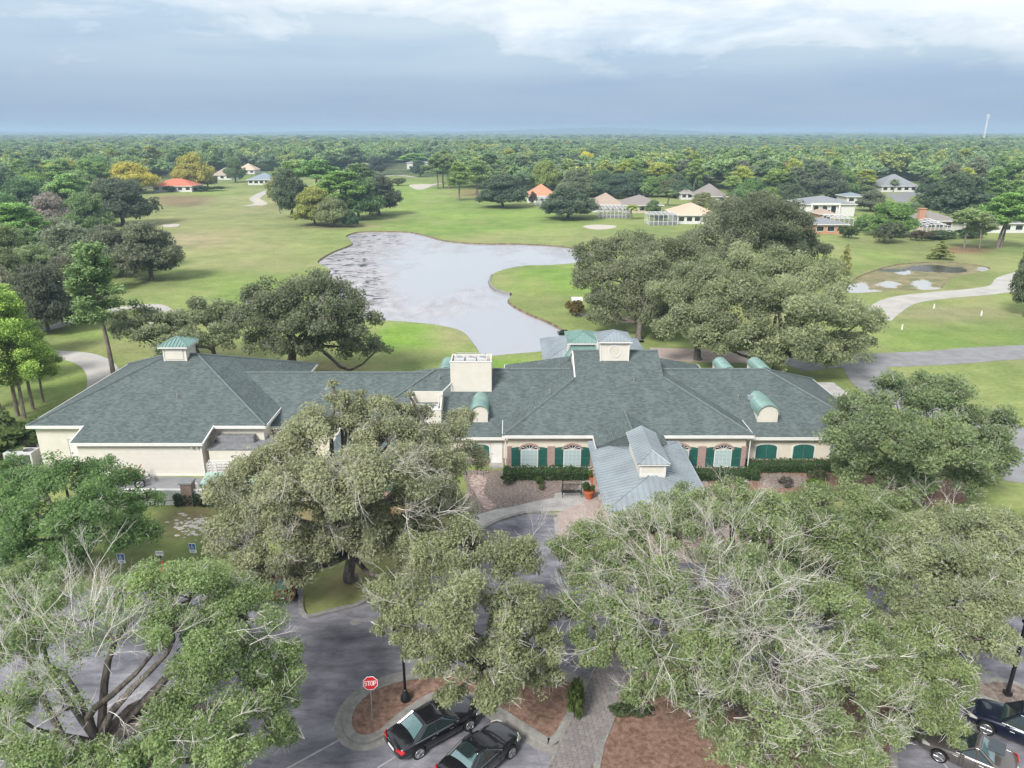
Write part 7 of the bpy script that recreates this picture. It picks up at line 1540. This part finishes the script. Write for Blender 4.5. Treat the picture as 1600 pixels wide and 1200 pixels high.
# ---- service yard
def service_wall():
    a, b = G(236, 789), G(352, 789); b = Vector((b.x+3, b.y, 0)); root = empty('service_wall', (a.x, a.y, 0), 0, 'low white rendered wall with brick pillar round the service yard', 'wall'); W_ = b.x-a.x
    q = MB(); q.box(-4, W_, 0, .25, 0, 1.25); q.build('panel', M['dull_white'], root); q = MB(); q.box(-4, W_, -.03, .28, 1.25, 1.31); q.build('coping', M['white'], root); q = MB(); q.box(-4, W_, -.02, 0, .38, .42); q.build('painted_shadow_line', M['grille'], root)  # dark strip on the panel face stands in for a groove's shadow
    px_ = G(297, 789).x-a.x; q = MB(); q.box(px_-.42, px_+.42, -.3, .5, 0, 1.95); PI_ = q.build('brick_pillar', M['brown_brick'], root); q = MB(); q.box(px_-.5, px_+.5, -.38, .58, 1.95, 2.08); q.build('pillar_cap', M['grey'], PI_)
service_wall()
def dumpster(px, py, w_, label):
    p = G(px, py); root = empty('dumpster', (p.x, p.y, .02), 0, label, 'dumpster'); q = MB(); q.add([(-w_, -.7, 0), (w_, -.7, 0), (w_, .7, 0), (-w_, .7, 0), (-w_-.05, -.8, 1.1), (w_+.05, -.8, 1.1), (w_+.05, .8, 1.4), (-w_-.05, .8, 1.4)], [(0,3,2,1),(4,5,6,7),(0,1,5,4),(1,2,6,5),(2,3,7,6),(3,0,4,7)]); q.build('bin', M['dull_white'], root)
    for s in (-1, 1): q = MB(); x0_, x1_ = sorted((s*.03, s*(w_+.08))); q.add([(x0_, -.85, 1.13), (x1_, -.85, 1.13), (x1_, .82, 1.44), (x0_, .82, 1.44), (x0_, -.85, 1.18), (x1_, -.85, 1.18), (x1_, .82, 1.49), (x0_, .82, 1.49)], [(0,3,2,1),(4,5,6,7),(0,1,5,4),(1,2,6,5),(2,3,7,6),(3,0,4,7)]); q.build('lid', M['dumpster'], root)
dumpster(340, 771, .95, 'dumpster with pale green lids behind the service wall'); dumpster(385, 768, .9, 'second dumpster half hidden by the mossy oak')
def rack(px, py, w_, h_, label, nz=7, nx=5):
    p = G(px, py); root = empty('storage_rack', (p.x, p.y, .02), R(6), label, 'rack'); 
    for s in (-1, 1): q = MB(); q.bar((s*w_, 0, 0), (s*w_, 0, h_), .04, 4); q.bar((s*w_, .7, 0), (s*w_, .7, h_), .04, 4); q.build('upright', M['white'], root)
    for i in range(nz):
        z = h_*(i+.6)/nz; q = MB(); q.box(-w_, w_, 0, .05, z-.035, z+.035); q.box(-w_, w_, .65, .7, z-.035, z+.035); [q.box(-w_+2*w_*k/nx-.02, -w_+2*w_*k/nx+.02, .05, .65, z-.02, z+.02) for k in range(nx+1)]; q.build('shelf', M['white'], root)
    for k in range(1, nx): q = MB(); x = -w_+2*w_*k/nx; q.bar((x, -.02, 0), (x, -.02, h_), .025, 4); q.build('slat', M['white'], root)
rack(345, 752, .95, 1.7, 'white slatted rack stack against the yard wall, left of the two'); rack(372, 757, .6, 1.4, 'smaller white rack beside the dumpsters', 5, 4)
def cold_box():
    a = G(337, 742); root = empty('walk_in_cooler', (-24.3, 57.6, 0), 0, 'grey flat-topped walk-in cooler between the left end and the oak', 'cooler'); q = MB(); q.box(-1.6, 3.5, 0, 3.0, 0, 2.4); q.build('cabinet', M['cream_siding'], root); q = MB(); q.box(-1.7, 3.6, -.1, 3.05, 2.4, 2.5); q.build('roof', M['grey'], root); q = MB(); q.box(-1.3, 1.9, 1.2, 2.2, 2.5, 3.1); q.build('compressor', M['grey'], root, bevel=.02)
cold_box()
q = MB(); q.bar((0,0,0),(0,0,.85),.045,6); q.bar((0,0,.85),(.28,0,.85),.045,6); q.bar((.28,0,.85),(.28,0,.0),.045,6); o = q.build('bollard_pipe', M['white']); pp_ = G(305, 770); o.location = (pp_.x, pp_.y, .02); tag(o, 'white bent pipe guard behind the brick pillar', 'pipe guard')
# teal umbrellas/tables glimpsed under the oak: orange chairs on the terrace
def chair(x, y, rz, label):
    root = empty('terrace_chair', (x, y, .02), rz, label, 'chair', 'orange terrace chairs'); q = MB(); q.box(-.25, .25, -.25, .25, .42, .5); q.build('seat', M['orange'], root, bevel=.02); q = MB(); q.box(-.25, .25, .2, .27, .5, 1.0); q.build('backrest', M['orange'], root, bevel=.02)
    for a in (-.22, .22):
        for b in (-.22, .22): q = MB(); q.bar((a, b, 0), (a, b, .42), .02, 4); q.build('leg', M['black'], root)
for i, (px, py) in enumerate(((562, 797), (573, 796))):
    p = G(px, py); chair(p.x, p.y, R(180+20*i), 'orange chair on the ground seen through the mossy oak')
# ---- golf course things
def bell_post():
    p = G(901, 491); root = empty('notice_post', (p.x, p.y, .02), 0, 'white notice structure at the end of the thin path by the lake', 'notice board'); q = MB(); q.box(-.25, .25, -.2, .2, 0, 2.3); q.build('pillar', M['white'], root); q = MB(); q.add([(-.9,-.5,2.3),(.9,-.5,2.3),(.9,.5,2.6),(-.9,.5,2.6),(-.9,-.5,2.42),(.9,-.5,2.42),(.9,.5,2.75),(-.9,.5,2.75)], [(0,3,2,1),(4,5,6,7),(0,1,5,4),(1,2,6,5),(2,3,7,6),(3,0,4,7)]); q.build('roof', M['white'], root)
bell_post()
for i, (px, py) in enumerate(((961, 504), (1409, 515), (1533, 493), (1459, 482))):
    p = G(px, py); root = empty('tee_marker', (p.x, p.y, 0), 0, ('white post by the thin path near the lake', 'pale marker on the tee lawn nearest the widest live oak', 'pale marker at the right of the tee lawn', 'pale marker at the top middle of the tee lawn')[i], 'marker'); q = MB(); q.lathe([(.14, 0), (.14, .3), (.09, .7), (.12, .75), (.02, .82)], n=8); q.build('post', M['white'], root)
def stone_wall():
    cl = gpoly([(768,429),(765,441),(775,452),(798,459)], 5, closed=False); cl = [p for p in cl]; o = wall_strip('retaining_wall', cl, .35, .12, M['curb'], -.6); tag(o, 'low pale retaining edge of the green jutting into the lake', 'retaining wall')
stone_wall()
p = G(722, 757)
# drain cover lids
q = MB(); q.lathe([(.35, 0), (.35, .02), (.3, .025)], (G(556, 972).x, G(556, 972).y, .012), 16); tag(q.build('manhole_cover', M['concrete']), 'pale round cover in the dark asphalt above the stop sign', 'manhole cover')
